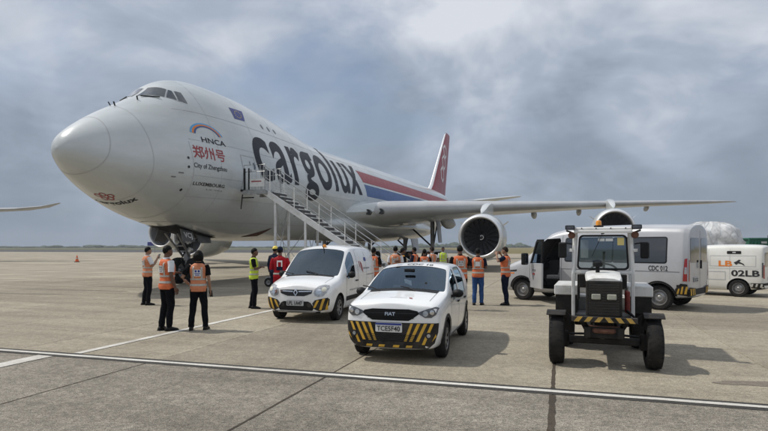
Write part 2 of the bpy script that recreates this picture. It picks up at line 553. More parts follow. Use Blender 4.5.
# ------------------------------------------------------------------ ground, apron, markings
PHI = radians(17.5)
U = Vector((sin(PHI), cos(PHI), 0))          # along the aircraft, nose to tail
P = Vector((cos(PHI), -sin(PHI), 0))         # out along its left wing
RZ = radians(90) - PHI
def ground_mat(name, cA, cB, cStain, speck=0.35, bump=0.35, joints=False, rand=0.0, streak=0.5):
    m = bpy.data.materials.new(name); m.use_nodes = True
    t = m.node_tree; b = t.nodes['Principled BSDF']
    L = t.links.new
    g = t.nodes.new('ShaderNodeNewGeometry')
    def noise(sc, det, rough=0.55, stretch=None, rot=None):
        src = g.outputs['Position']
        if stretch:
            mp = t.nodes.new('ShaderNodeMapping')
            mp.inputs['Rotation'].default_value = (0, 0, rot or 0)
            mp2 = t.nodes.new('ShaderNodeMapping')
            mp2.inputs['Scale'].default_value = stretch
            L(src, mp.inputs[0]); L(mp.outputs[0], mp2.inputs[0]); src = mp2.outputs[0]
        n = t.nodes.new('ShaderNodeTexNoise')
        n.inputs['Scale'].default_value = sc; n.inputs['Detail'].default_value = det
        n.inputs['Roughness'].default_value = rough
        L(src, n.inputs['Vector'])
        return n.outputs['Fac']
    def rng(v, a, bb, c=0.0, d=1.0):
        r = t.nodes.new('ShaderNodeMapRange')
        for k, x in zip(('From Min', 'From Max', 'To Min', 'To Max'), (a, bb, c, d)):
            r.inputs[k].default_value = x
        L(v, r.inputs['Value']); return r.outputs[0]
    def mix(fac, a, bb, mode='MIX'):
        x = t.nodes.new('ShaderNodeMix'); x.data_type = 'RGBA'; x.blend_type = mode
        if isinstance(fac, float): x.inputs[0].default_value = fac
        else: L(fac, x.inputs[0])
        for i, v in ((6, a), (7, bb)):
            if isinstance(v, tuple): x.inputs[i].default_value = (*v, 1)
            else: L(v, x.inputs[i])
        return x.outputs[2]
    col = mix(rng(noise(0.35, 6), 0.36, 0.64), cA, cB)
    col = mix(rng(noise(0.11, 5, 0.6), 0.50, 0.66, 0.0, 0.55), col, tuple(c * 1.22 for c in cA))
    col = mix(rng(noise(0.23, 8, 0.7, (1.0, 0.35, 1), PHI), 0.53, 0.66, 0.0, 0.5), col, cStain)
    col = mix(rng(noise(0.9, 7, 0.62, (0.16, 1.6, 1), PHI), 0.42, 0.72, 0.0, streak), col, cStain)
    col = mix(rng(noise(2.3, 8, 0.66), 0.56, 0.78, 0.0, 0.55), col, cStain)
    sp = rng(noise(95.0, 2, 0.5), 0.35, 0.65, 1 - speck, 1 + speck)
    sp2 = rng(noise(22.0, 3, 0.6), 0.3, 0.7, 1 - speck * 0.6, 1 + speck * 0.6)
    pits = rng(noise(38.0, 3, 0.6), 0.56, 0.68, 1.0, 1 - speck * 1.15)          # open pores of the worn surface
    mott = rng(noise(6.5, 5, 0.65), 0.3, 0.7, 1 - speck * 0.5, 1 + speck * 0.5)
    mp_ = t.nodes.new('ShaderNodeMath'); mp_.operation = 'MULTIPLY'
    L(pits, mp_.inputs[0]); L(mott, mp_.inputs[1])
    m0 = t.nodes.new('ShaderNodeMath'); m0.operation = 'MULTIPLY'
    L(sp2, m0.inputs[0]); L(mp_.outputs[0], m0.inputs[1])
    mm = t.nodes.new('ShaderNodeMath'); mm.operation = 'MULTIPLY'
    L(sp, mm.inputs[0]); L(m0.outputs[0], mm.inputs[1])
    hs = t.nodes.new('ShaderNodeHueSaturation')
    L(col, hs.inputs['Color'])
    val = mm.outputs[0]
    if rand:
        oi = t.nodes.new('ShaderNodeObjectInfo')
        m3 = t.nodes.new('ShaderNodeMath'); m3.operation = 'MULTIPLY'
        L(rng(oi.outputs['Random'], 0, 1, 1 - rand, 1 + rand), m3.inputs[0]); L(val, m3.inputs[1]); val = m3.outputs[0]
    L(val, hs.inputs['Value'])
    col = hs.outputs[0]
    if joints:
        mp = t.nodes.new('ShaderNodeMapping')
        mp.inputs['Rotation'].default_value = (0, 0, PHI)
        L(g.outputs['Position'], mp.inputs[0])
        s = t.nodes.new('ShaderNodeSeparateXYZ'); L(mp.outputs[0], s.inputs[0])
        fac = None
        for ch, pitch in ((0, 2.93), (1, 6.2)):
            w = t.nodes.new('ShaderNodeMath'); w.operation = 'PINGPONG'; w.inputs[1].default_value = pitch / 2
            L(s.outputs[ch], w.inputs[0])
            r = rng(w.outputs[0], 0.0, 0.03, 0.55, 0.0)
            if fac is None: fac = r
            else:
                mx = t.nodes.new('ShaderNodeMath'); mx.operation = 'MAXIMUM'
                L(fac, mx.inputs[0]); L(r, mx.inputs[1]); fac = mx.outputs[0]
        col = mix(fac, col, (0.07, 0.065, 0.06))
    L(col, b.inputs['Base Color'])
    b.inputs['Roughness'].default_value = 0.9
    b.inputs['Specular IOR Level'].default_value = 0.25
    bp = t.nodes.new('ShaderNodeBump')
    bp.inputs['Strength'].default_value = bump; bp.inputs['Distance'].default_value = 0.01
    L(noise(55.0, 4, 0.6), bp.inputs['Height']); L(bp.outputs[0], b.inputs['Normal'])
    MATS[name] = m
    return m
ground_mat('concrete_tan', (0.338, 0.300, 0.232), (0.272, 0.239, 0.183), (0.150, 0.130, 0.098), 0.36, 0.7, rand=0.11)
ground_mat('concrete_far', (0.375, 0.334, 0.260), (0.285, 0.252, 0.194), (0.165, 0.144, 0.110), 0.12, 0.2, joints=True, streak=0.7)
ground_mat('concrete_grey', (0.275, 0.249, 0.207), (0.222, 0.200, 0.164), (0.125, 0.110, 0.089), 0.54, 1.0, rand=0.09)
ground_mat('asphalt', (0.085, 0.085, 0.085), (0.065, 0.065, 0.066), (0.05, 0.05, 0.05), 0.2, 0.3)
ground_mat('dry_grass', (0.20, 0.155, 0.065), (0.145, 0.125, 0.05), (0.09, 0.095, 0.04), 0.3, 0.5)
ground_mat('green_grass', (0.085, 0.095, 0.045), (0.11, 0.105, 0.05), (0.06, 0.07, 0.035), 0.3, 0.5)
ground_mat('joint_sealant', (0.045, 0.043, 0.04), (0.06, 0.057, 0.05), (0.03, 0.03, 0.03), 0.3, 0.4)
ground_mat('paint_white', (0.66, 0.65, 0.61), (0.56, 0.545, 0.50), (0.33, 0.30, 0.26), 0.14, 0.3, streak=0.75)
ground_mat('paint_worn', (0.50, 0.48, 0.44), (0.42, 0.39, 0.35), (0.28, 0.25, 0.21), 0.16, 0.3, streak=0.9)
ground_mat('oil_stain', (0.17, 0.147, 0.118), (0.20, 0.172, 0.138), (0.135, 0.118, 0.10), 0.2, 0.3)

def quad(name, pts, m, parent=None):
    o = MB().add(pts, [tuple(range(len(pts)))]).build(name, m, parent, fix=False)
    if o.data.polygons[0].normal.z < 0:
        o.data.flip_normals()
    return o
def gp(l, u, z=0.0):
    """ground point: l out along the left-wing direction, u along the aircraft axis"""
    v = P * l + U * u
    return (v.x, v.y, z)
def sheet(name, l0, l1, u0, u1, z, m, parent=None):
    return quad(name, [gp(l0, u0, z), gp(l1, u0, z), gp(l1, u1, z), gp(l0, u1, z)], m, parent)

struct(quad('ground', [(-6000, -400, -0.30), (6000, -400, -0.30), (6000, 7500, -0.30), (-6000, 7500, -0.30)], 'green_grass'))
struct(quad('taxiway', [(-900, 172, -0.24), (60, 172, -0.24), (60, 330, -0.24), (-900, 330, -0.24)], 'asphalt'))
struct(quad('dry_field', [(30, 100, -0.18), (900, 60, -0.18), (1400, 900, -0.18), (60, 900, -0.18)], 'dry_grass'))
apron = struct(sheet('apron', -300, 260, -60, 140, -0.014, 'concrete_far'))

# line A runs across the picture; the slab grid hangs on it
A0 = Vector((0.0, 7.40, 0.0))
UA = A0.dot(U); LA = A0.dot(P)
JB = Vector((1.62, 5.4, 0)).dot(P)           # the joint that runs away from the camera right of the middle
SW, SL = 2.93, 6.2
def slab_mesh(w, l):
    mb = MB(); g = 0.006; b = 0.006
    w2, l2 = w / 2 - g, l / 2 - g
    rng_ = random.Random(4)
    # outline with slightly chipped edges
    out = []
    def edge(p, q, n):
        for k in range(n):
            t = k / n
            out.append((p[0] + (q[0] - p[0]) * t, p[1] + (q[1] - p[1]) * t))
    edge((-w2, -l2), (w2, -l2), 5); edge((w2, -l2), (w2, l2), 8); edge((w2, l2), (-w2, l2), 5); edge((-w2, l2), (-w2, -l2), 8)
    n = len(out)
    low = [(x, y, -0.013) for x, y in out]
    mid = [(x, y, -b) for x, y in out]
    top = [(x - math.copysign(b + rng_.random() * 0.004, x) if abs(abs(x) - w2) < 1e-4 else x,
            y - math.copysign(b + rng_.random() * 0.004, y) if abs(abs(y) - l2) < 1e-4 else y, 0) for x, y in out]
    mb.loft([low, mid, top], cap=False)
    mb.f.append(tuple(range(2 * n, 3 * n)))
    return mb.mesh('concrete_slab')
slab_tan = slab_mesh(SW, SL); slab_tan.materials.append(MATS['concrete_tan'])
slab_grey = slab_tan.copy(); slab_grey.materials.clear(); slab_grey.materials.append(MATS['concrete_grey'])
for me in (slab_tan, slab_grey):
    if me.polygons[-1].normal.z < 0:
        me.flip_normals()
for i in range(-9, 9):
    for j in range(-2, 6):
        o = bpy.data.objects.new('concrete_slab', slab_grey if j < 0 else slab_tan)
        C.objects.link(o); o.parent = apron
        c = P * (JB + (i + 0.5) * SW) + U * (UA + (j + 0.5) * SL)
        o.location = (c.x, c.y, 0); o.rotation_euler = (0, 0, -PHI)
def marking(name, l0, l1, u0, u1, z, m, parent=apron):
    """a worn painted strip: sides wander a little"""
    rg = random.Random(hash((round(l0, 2), round(u0, 2))) & 0xffff)
    along_l = abs(l1 - l0) > abs(u1 - u0)
    n = int(max(abs(l1 - l0), abs(u1 - u0)) / 0.35) + 1
    a, b = [], []
    for k in range(n + 1):
        t = k / n; j1, j2 = rg.uniform(-.006, .006), rg.uniform(-.006, .006)
        if along_l:
            a.append(gp(l0 + (l1 - l0) * t, u0 + j1, z)); b.append(gp(l0 + (l1 - l0) * t, u1 + j2, z))
        else:
            a.append(gp(l0 + j1, u0 + (u1 - u0) * t, z)); b.append(gp(l1 + j2, u0 + (u1 - u0) * t, z))
    mb = MB().add(a + b, [(k, k + 1, n + 2 + k, n + 1 + k) for k in range(n)])
    o = mb.build(name, m, parent, fix=False)
    if o.data.polygons[0].normal.z < 0:
        o.data.flip_normals()
    return o
marking('sealant_border', -18, 14, UA - 0.15, UA + 0.15, 0.004, 'joint_sealant')
marking('painted_line', -18, 14, UA - 0.05, UA + 0.05, 0.008, 'paint_white')
D1 = Vector((-5.21, 8.95, 0)); D2 = Vector((-3.15, 14.74, 0))
LD = (D1.dot(P) + D2.dot(P)) / 2
marking('painted_line', LD - 0.075, LD + 0.075, UA + 0.15, 30, 0.008, 'paint_white')
marking('painted_line', LD - 0.48, LD - 0.18, UA - 3.0, UA - 0.16, 0.008, 'paint_white')
def blot(name, c, rx, ry, z, m, seed, rot=0.0):
    rg = random.Random(seed); n = 36; pts = []
    ph = [rg.uniform(0, 6.28) for _ in range(5)]
    for k in range(n):
        a = 2 * pi * k / n
        r = 1 + 0.16 * sin(2 * a + ph[0]) + 0.12 * sin(3 * a + ph[1]) + 0.09 * sin(5 * a + ph[2]) + 0.06 * sin(9 * a + ph[3])
        x, y = rx * r * cos(a), ry * r * sin(a)
        pts.append((c[0] + x * cos(rot) - y * sin(rot), c[1] + x * sin(rot) + y * cos(rot), z))
    return quad(name, pts, m, apron)
blot('oil_patch', at(756, 384), 0.42, 0.16, 0.004, 'oil_stain', 3, -0.2)
marking('painted_line', 5.8, 9.0, at(488, 288).dot(U) - 0.08, at(488, 288).dot(U) + 0.08, 0.008, 'paint_worn')

ground_mat('joint_filler', (0.075, 0.06, 0.045), (0.055, 0.045, 0.035), (0.04, 0.033, 0.026), 0.3, 0.5)
def filler(l, u0, u1, w, seed):
    rg = random.Random(seed); n = int((u1 - u0) / .12); a = []; b = []
    for k in range(n + 1):
        u = u0 + (u1 - u0) * k / n
        a.append(gp(l - w / 2 - rg.random() * w * .35, u, .0035)); b.append(gp(l + w / 2 + rg.random() * w * .35, u, .0035))
    o = MB().add(a + b, [(k, k + 1, n + 2 + k, n + 1 + k) for k in range(n)]).build('joint_filler', 'joint_filler', apron, fix=False)
    if o.data.polygons[0].normal.z < 0:
        o.data.flip_normals()
filler(JB, UA - 6, UA - .17, .05, 1); filler(JB, UA + .17, UA + 2.4, .035, 2)
filler(JB - SW, UA - 6, UA - .17, .022, 3); filler(JB - SW, UA + .17, UA + 9, .014, 4); filler(JB - 2 * SW, UA - 6, UA - .17, .016, 5)
blot('damp_streak', at(72, 290), 2.6, 0.16, 0.004, 'oil_stain', 21, -0.28)
blot('damp_streak', at(28, 294), 1.6, 0.10, 0.004, 'oil_stain', 22, -0.2)
blot('damp_streak', at(120, 287), 1.7, 0.10, 0.004, 'oil_stain', 23, -0.3)

# far wood along the horizon: one mass nobody could count
def woods():
    rg = random.Random(11); mb = MB()
    phi = (1 + sqrt(5)) / 2
    for k in range(900):
        x = rg.uniform(-1500, 1500); y = 1000 + rg.uniform(-60, 160) + 60 * sin(x * 0.004)
        h = rg.uniform(2.5, 6.5) * (0.75 + 0.35 * sin(x * 0.011) + 0.2 * sin(x * 0.037 + 1)); h = max(2.0, h)
        h *= 1.5 if x > 60 else .62
        if rg.random() < 0.03: h *= 1.9
        r = rg.uniform(5, 11)
        rings = []
        for j, (zz, rr) in enumerate(((-0.3, 0.8), (h * 0.35, 1.05), (h * 0.7, 0.85), (h, 0.3))):
            rings.append([(x + r * rr * cos(2 * pi * q / 7 + j) * rg.uniform(.75, 1.25), y + r * rr * sin(2 * pi * q / 7 + j), zz * rg.uniform(.9, 1.1)) for q in range(7)])
        mb.loft(rings)
    o = mb.build('far_woods', 'leaf_far')
    o['kind'] = 'stuff'
    tag(o, 'low dark green wood along the horizon beyond the airfield', 'woods')
woods()

# ------------------------------------------------------------------ the cargo aircraft
PITCH = 0.0157
def lz(a, z):
    return z - PITCH * (a - 10)
plane = thing('cargo_aircraft', 'large white four-engined freighter aircraft with big dark lettering and red tail', 'aircraft')
plane.location = (-11.57, 19.39, -0.157)
plane.rotation_euler = (0, -PITCH, RZ)
# station: a, bottom, top, half width, height of widest point, upper exponent
FUS = [(0.28, 5.354, 5.414, 0.03, 5.384, 2), (0.34, 5.154, 5.618, 0.2629, 5.386, 2), (0.5, 4.955, 5.883, 0.51, 5.39, 1.95), (0.85, 4.687, 6.194, 0.83, 5.33, 1.9),
       (1.5, 4.293, 6.647, 1.303, 5.23, 1.8), (2.5, 3.801, 7.243, 1.918, 5.15, 1.7), (3.5, 3.376, 7.771, 2.388, 5.12, 1.6), (4.4, 3.04, 8.325, 2.688, 5.13, 1.5),
       (5.2, 2.82, 8.961, 2.851, 5.15, 1.42), (6, 2.64, 9.276, 2.977, 5.18, 1.38), (7, 2.448, 9.444, 3.12, 5.2, 1.36), (8.5, 2.2, 9.502, 3.21, 5.24, 1.35), (10, 2.06, 9.495, 3.25, 5.28, 1.35),
       (13, 2.03, 9.268, 3.25, 5.3, 1.35), (15.5, 2.03, 8.95, 3.25, 5.3, 1.4), (18, 2.03, 8.6, 3.25, 5.3, 1.55), (21, 2.03, 8.43, 3.25, 5.3, 1.8), (24, 2.03, 8.449, 3.25, 5.3, 1.95),
       (30, 2.03, 8.508, 3.25, 5.3, 2), (48, 2.03, 8.643, 3.25, 5.3, 2), (52, 2.2, 8.65, 3.22, 5.35, 2), (58, 3.1, 8.6, 2.98, 5.8, 2), (64, 4.4, 8.4, 2.35, 6.4, 2.0), (70, 5.8, 8.0, 1.4, 6.95, 2.0),
       (73, 6.6, 7.65, 0.7, 7.15, 2.0), (74.4, 7.0, 7.35, 0.2, 7.17, 2.0)]
def fus(a):
    return interp(FUS, a)
def fus_w(a, z):
    zb, zt, w, zm, p = fus(a)
    if z < zm:
        t = min(1, (zm - z) / max(zm - zb, 1e-3))
        return w * sqrt(max(0, 1 - t ** 2.1))
    t = min(1, (z - zm) / max(zt - zm, 1e-3))
    return w * sqrt(max(0, 1 - t ** p))
def fus_z(a, l):
    """upper surface height at half width l"""
    zb, zt, w, zm, p = fus(a)
    return zm + (zt - zm) * max(0, 1 - min(1, l / w) ** 2) ** (1 / p)
def fus_ring(a, n=72, grow=0.0):
    zb, zt, w, zm, p = fus(a)
    ring = []
    for k in range(n):
        th = 2 * pi * k / n
        s, c_ = sin(th), cos(th)
        z = zm + (zt - zm) * abs(s) ** (2 / p) if s >= 0 else zm - (zm - zb) * abs(s) ** (2 / 2.1)
        ring.append(Vector((a, w * c_, z)))
    return ring
sts = [0.28, 0.285, 0.3, 0.32, 0.35, 0.39, 0.45, 0.55, 0.7, 0.9, 1.15, 1.4] + [1.7 + 0.3 * k for k in range(20)] + [8 + 0.6 * k for k in range(30)] + [26 + 2 * k for k in range(12)] + [50 + k for k in range(24)] + [73.5, 74, 74.4]
mb = MB().loft([fus_ring(a) for a in sts])
fuselage = mb.build('fuselage', 'aircraft_white', plane, smooth='all')
FUS_BVH = BVHTree.FromPolygons([Vector(v) for v in mb.v], mb.f)
def port(a, z, lift=1.0, s=-1):
    """point on the fuselage side; s = -1 left (port), +1 right"""
    w = fus_w(a, z); e = 0.02
    dz = (fus_w(a, z + e) - fus_w(a, z - e)) / (2 * e); da = (fus_w(a + e, z) - fus_w(a - e, z)) / (2 * e)
    n = Vector((-da, s, -dz)).normalized()
    return Vector((a, s * w, z)) + n * 0.007 * lift
fnP = lambda u, v, k: port(u, v, k)
fnS = lambda u, v, k: port(u, v, k, 1)
def fnl(lift):
    return lambda u, v, k: port(u, v, lift * k)

# radome ring and panel seams
def fus_band(name, a0, a1, m, t0=0, t1=2 * pi, lift=0.006, tilt=0.0, n=64):
    vs = []
    for k in range(n + 1):
        th = t0 + (t1 - t0) * k / n
        for a in (a0, a1):
            zb, zt, w, zm, p = fus(a + tilt * sin(th))
            s, c_ = sin(th), cos(th)
            z = zm + (zt - zm) * abs(s) ** (2 / p) if s >= 0 else zm - (zm - zb) * abs(s) ** (2 / 2.1)
            v = Vector((a + tilt * sin(th), w * c_, z))
            nn = Vector((-0.25, c_, s)).normalized()
            vs.append(v + nn * lift)
    return MB().add(vs, [(2 * k, 2 * k + 1, 2 * k + 3, 2 * k + 2) for k in range(n)]).build(name, m, fuselage)
fus_band('radome_seam', 1.36, 1.385, 'seam_light', tilt=0.3)
fus_band('nose_door_seam', 4.35, 4.37, 'seam_light', pi * 0.86, 2 * pi - 0.86 * 0 - 0.0, tilt=0.0)
for a in (2.75, 5.9, 8.9, 11.6, 13.9, 16.4, 18.9, 21.4, 24.2, 27.0, 30.0, 33.0, 36.5, 40, 44, 48, 52, 56, 60):
    fus_band('skin_seam', a, a + 0.018, 'seam_faint', lift=0.004)
for z in (2.9, 3.9, 4.75, 6.25, 7.55):
    for sd in (-1, 1):
        vs = []
        n = 90
        for k in range(n + 1):
            a = 4.4 + (50 - 4.4) * (k / n) ** 1.4
            for dz in (0, 0.018):
                vs.append(port(a, z + dz, 0.6, sd))
        MB().add(vs, [(2 * k, 2 * k + 1, 2 * k + 3, 2 * k + 2) for k in range(n)]).build('lap_joint', 'seam_faint', fuselage)

# cockpit glazing: corners as (a, half width), laid on the upper skin
def upper(a, l, s, lift=0.012):
    z = fus_z(a, l); e = 0.02
    za = (fus_z(a + e, l) - fus_z(a - e, l)) / (2 * e); zl_ = (fus_z(a, l + e) - fus_z(a, max(0, l - e))) / (2 * e)
    n = Vector((-za, -s * zl_, 1)).normalized()
    return Vector((a, s * l, z)) + n * lift
def pane(name, c, s, m, lift, n=8):
    vs = []
    for i in range(n + 1):
        for j in range(n + 1):
            u, v = i / n, j / n
            a = (1 - u) * (1 - v) * c[0][0] + u * (1 - v) * c[1][0] + u * v * c[2][0] + (1 - u) * v * c[3][0]
            l = (1 - u) * (1 - v) * c[0][1] + u * (1 - v) * c[1][1] + u * v * c[2][1] + (1 - u) * v * c[3][1]
            vs.append(upper(a, l, s, lift))
    fs = [(i * (n + 1) + j, (i + 1) * (n + 1) + j, (i + 1) * (n + 1) + j + 1, i * (n + 1) + j + 1) for i in range(n) for j in range(n)]
    return MB().add(vs, fs).build(name, m, fuselage, smooth='all')
def grow(c, g):
    ca = sum(p[0] for p in c) / 4; cl = sum(p[1] for p in c) / 4
    return [(ca + (p[0] - ca) * (1 + g[0]), cl + (p[1] - cl) * (1 + g[1])) for p in c]
WIN = [[(4.08, 0.13), (4.59, 1.08), (4.94, 0.89), (4.74, 0.12)], [(4.63, 1.14), (4.89, 1.46), (5.04, 1.09), (4.97, 0.96)],
       [(4.93, 1.52), (5.24, 1.72), (5.34, 1.31), (5.11, 1.15)]]
for s in (-1, 1):
    for c in WIN:
        pane('window_frame', grow(c, (0.10, 0.07)), s, 'aircraft_grey', 0.008)
        pane('cockpit_window', c, s, 'cockpit_glass', 0.016)
for s in (-1, 1):
    MB().tube([upper(4.05, 0.35, s, 0.04), upper(4.42, 1.0, s, 0.05)], 0.025, 6).build('wiper', 'dark_metal', fuselage)
for a, l in ((2.9, 0.1), (3.3, -0.5), (3.75, 0.45)):
    MB().bar(upper(a, abs(l), -1 if l > 0 else 1, 0.0), upper(a, abs(l), -1 if l > 0 else 1, 0.16), 0.05, 0.03).build('probe', 'dark_metal', fuselage)
for a in (10.6, 11.3, 12.0):
    decal('upper_deck_window', ring2(a, 7.92, 0.0, 0.10, 12, ry=1.35), fnl(1.2), 'decal_grey', fuselage, 0)

# lettering and marks on the port side
vs, fs = text_mesh('cargolux', 1.0, 0.018, res=8, space=1.06)
xs = [p[0] for p in vs]; x0_, x1_ = min(xs), max(xs)
xh = max(p[1] for p in text_mesh('x', 1.0, 0.018)[0]); b0 = min(p[1] for p in text_mesh('x', 1.0, 0.018)[0])
def letter_z(u, v):
    k = (v - b0) / (xh - b0)
    return 5.0 + 0.019 * (u - 9) + (k * 2.12 if k < 1 else 2.12 + (k - 1) * 1.5 if k < 3 else 0) - (0 if k > -0.06 else (k + 0.06) * 2.12 * 0.28)
vs = [(8.5 + (u - x0_) / (x1_ - x0_) * 14.6, v) for u, v in vs]
vs = [(u, letter_z(u, v)) for u, v in vs]
lo_, hi_ = min(p[1] for p in vs), max(p[1] for p in vs)
decal('lettering', (vs, fs), fnl(1.4), 'letter_navy', fuselage, 0.45)
# straps of the word painted on the right side too
vs2 = [(8.5 + 14.6 - (u - 8.5), v) for u, v in vs]
decal('lettering', (vs2, fs), fnS, 'letter_navy', fuselage, 0.45)
def strip(a0, a1, z0, z1, slant=0.0, n=60):
    vs, fs = [], []
    for k in range(n + 1):
        t = k / n
        vs += [(a0 + (a1 - a0) * t + slant * (1 - t), z0), (a0 + (a1 - a0) * t, z1)]
    fs = [(2 * k, 2 * k + 1, 2 * k + 3, 2 * k + 2) for k in range(n)]
    return vs, fs
for fn in (fnP, fnS):
    decal('red_stripe', strip(23.3, 61.5, 6.27, 7.12, 0.35, 24), fn, 'decal_red', fuselage, 0.22)
    decal('blue_stripe', strip(23.75, 59.5, 5.25, 6.12, 0.35, 24), fn, 'decal_blue', fuselage, 0.22)
decal('union_flag', poly2([(8.07, 7.83), (8.95, 7.87), (9.35, 8.47), (8.19, 8.42)]), fnl(1.2), 'flag_blue', fuselage, 0.15)
for k in range(12):
    a = 2 * pi * k / 12
    decal('flag_star', ring2(8.64 + 0.26 * cos(a) + 0.1 * sin(a), 8.15 + 0.19 * sin(a), 0, 0.03, 5), fnl(2.2), 'decal_yellow', fuselage, 0)
for r0, m in ((0.92, 'decal_lightblue'), (0.83, 'decal_orange'), (0.74, 'decal_blue')):
    decal('rainbow_arc', ring2(5.52, 6.5, r0 - 0.09, r0, 28, radians(14), radians(172), ry=0.64), fnl(1.2), m, fuselage, 0)
decal('lettering', fit_text('HNCA', 5.06, 6.22, 1.38, 0.23, 0.012), fnl(1.2), 'letter_navy', fuselage, 0.2)
decal('lettering', fit_text('郑州号', 4.42, 5.48, 1.78, 0.54, 0.014), fnl(1.2), 'decal_red', fuselage, 0.2)
decal('lettering', fit_text('City of Zhengzhou', 4.36, 5.02, 1.84, 0.26, 0.012), fnl(1.2), 'decal_black', fuselage, 0.2)
decal('lettering', fit_text('LUXEMBOURG', 4.44, 4.37, 1.74, 0.14, 0.02), fnl(1.2), 'decal_black', fuselage, 0.2)
decal('lettering', fit_text('LX-VCJ', 5.2, 4.2, 0.9, 0.07, 0.005), fnl(1.2), 'decal_grey', fuselage, 0.2)
# small logo on the underside of the nose: linked rings and the name
def under(u, v, k):
    # u across (left wing positive), v up the picture = towards the nose
    a = -v
    zb, zt, w, zm, p = fus(a)
    z = zm - (zm - zb) * max(0, 1 - min(1, abs(u) / w) ** 2) ** (1 / 2.1)
    return Vector((a, -u, z)) + Vector((-0.25, 0, -1)).normalized() * 0.012
for cx, ca in ((-0.26, 2.36), (0.02, 2.30), (0.28, 2.44), (-0.14, 2.58), (0.13, 2.60)):
    decal('nose_emblem', ring2(cx, -ca, 0.095, 0.155, 14, ry=0.8), under, 'decal_red', fuselage, 0)
decal('lettering', fit_text('cargolux', -1.02, -3.16, 2.06, 0.33, 0.02), under, 'letter_navy', fuselage, 0.15)
# doors, vents and service panels
def frame2(u0, u1, v0, v1, t):
    return poly2([(u0, v0), (u1, v0), (u1, v0 + t), (u0, v0 + t)], [(u0, v1 - t), (u1, v1 - t), (u1, v1), (u0, v1)],
                 [(u0, v0 + t), (u0 + t, v0 + t), (u0 + t, v1 - t), (u0, v1 - t)], [(u1 - t, v0 + t), (u1, v0 + t), (u1, v1 - t), (u1 - t, v1 - t)])
decal('entry_door', poly2([(7.34, 4.33), (8.34, 4.33), (8.34, 5.95), (7.34, 5.95)]), fnl(0.8), 'aircraft_white', fuselage, 0.2)
decal('door_seam', frame2(7.3, 8.38, 4.28, 6.0, 0.03), fnl(1.2), 'seam_light', fuselage, 0.2)
decal('door_window', ring2(8.24, 5.56, 0, 0.09, 14, ry=1.9), fnl(1.8), 'cockpit_glass', fuselage, 0)
decal('door_handle', poly2([(7.88, 5.25), (7.96, 5.25), (7.96, 5.75), (7.88, 5.75)]), fnl(1.8), 'decal_grey', fuselage, 0)
for a, z in ((4.14, 5.44), (4.12, 5.07), (4.05, 4.15)):
    decal('static_port', ring2(a, z, 0, 0.055, 10), fnl(1.2), 'decal_black', fuselage, 0)
for a, z, w in ((3.7, 4.78, 0.22), (3.45, 4.6, 0.18), (13.2, 3.4, 0.35)):
    decal('service_mark', poly2([(a, z), (a + w, z), (a + w, z + 0.05), (a, z + 0.05)]), fnl(1.2), 'decal_grey', fuselage, 0)
decal('cargo_door_seam', frame2(12.4, 15.2, 2.9, 4.5, 0.03), fnl(1.0), 'seam_light', fuselage, 0.3)
decal('belly_panel', poly2([(10.2, 2.25), (11.6, 2.3), (11.9, 2.75)]), fnl(1.5), 'rust', fuselage, 0.2)

# belly fairing round the wing root
rings = []
for k in range(25):
    t = k / 24; a = 17.5 + 31 * t
    e = sin(pi * min(1, max(0, t))) ** 0.55 if 0 < t < 1 else 0.0
    hw = 2.6 + 1.15 * e; zb = 2.5 - 0.72 * e; zt = 3.6 + 0.95 * e
    rings.append([Vector((a, hw * cos(2 * pi * q / 28), (zb + zt) / 2 + (zt - zb) / 2 * sin(2 * pi * q / 28))) for q in range(28)])
MB().loft(rings).build('belly_fairing', 'aircraft_white', plane, smooth='all')

# wings
AF = [(1.0, 0.002), (0.85, 0.022), (0.7, 0.042), (0.5, 0.062), (0.35, 0.068), (0.2, 0.062), (0.1, 0.048), (0.04, 0.031), (0.012, 0.017), (0.0, 0.0),
      (0.012, -0.014), (0.04, -0.024), (0.1, -0.034), (0.2, -0.042), (0.35, -0.046), (0.5, -0.040), (0.7, -0.022), (0.85, -0.010), (1.0, -0.002)]
def wing_sec(l, ale, z, ch, tr, s, tw=0.0):
    out = []
    for x, y in AF:
        a = ale + x * ch
        out.append(Vector((a, s * l, lz(ale, z) + y * ch * tr / 0.11 - (x - 0.0) * ch * tw)))
    return out
WS = [(2.0, 19.4, 4.0, 18.0, .118, .03), (3.4, 20.9, 4.12, 16.6, .115, .03), (6, 23.5, 4.40, 14.4, .11, .025), (9, 26.3, 4.66, 12.2, .105, .02), (12, 29.1, 4.88, 10.4, .10, .015),
      (16.5, 33.1, 5.18, 8.6, .095, .008), (21, 37.1, 5.47, 7.0, .09, .0), (26, 41.5, 5.78, 5.5, .09, -.005), (30.5, 45.5, 6.06, 4.1, .085, -.01), (32.6, 47.8, 6.22, 2.8, .08, -.01), (33.8, 49.6, 6.33, 1.5, .07, -.01), (34.3, 50.9, 6.38, .4, .07, 0)]
WT = [(w[0], w[1], w[2], w[3], w[4], w[5]) for w in WS]
def wing_at(l):
    return interp(WT, l)
wing_bvh = {}
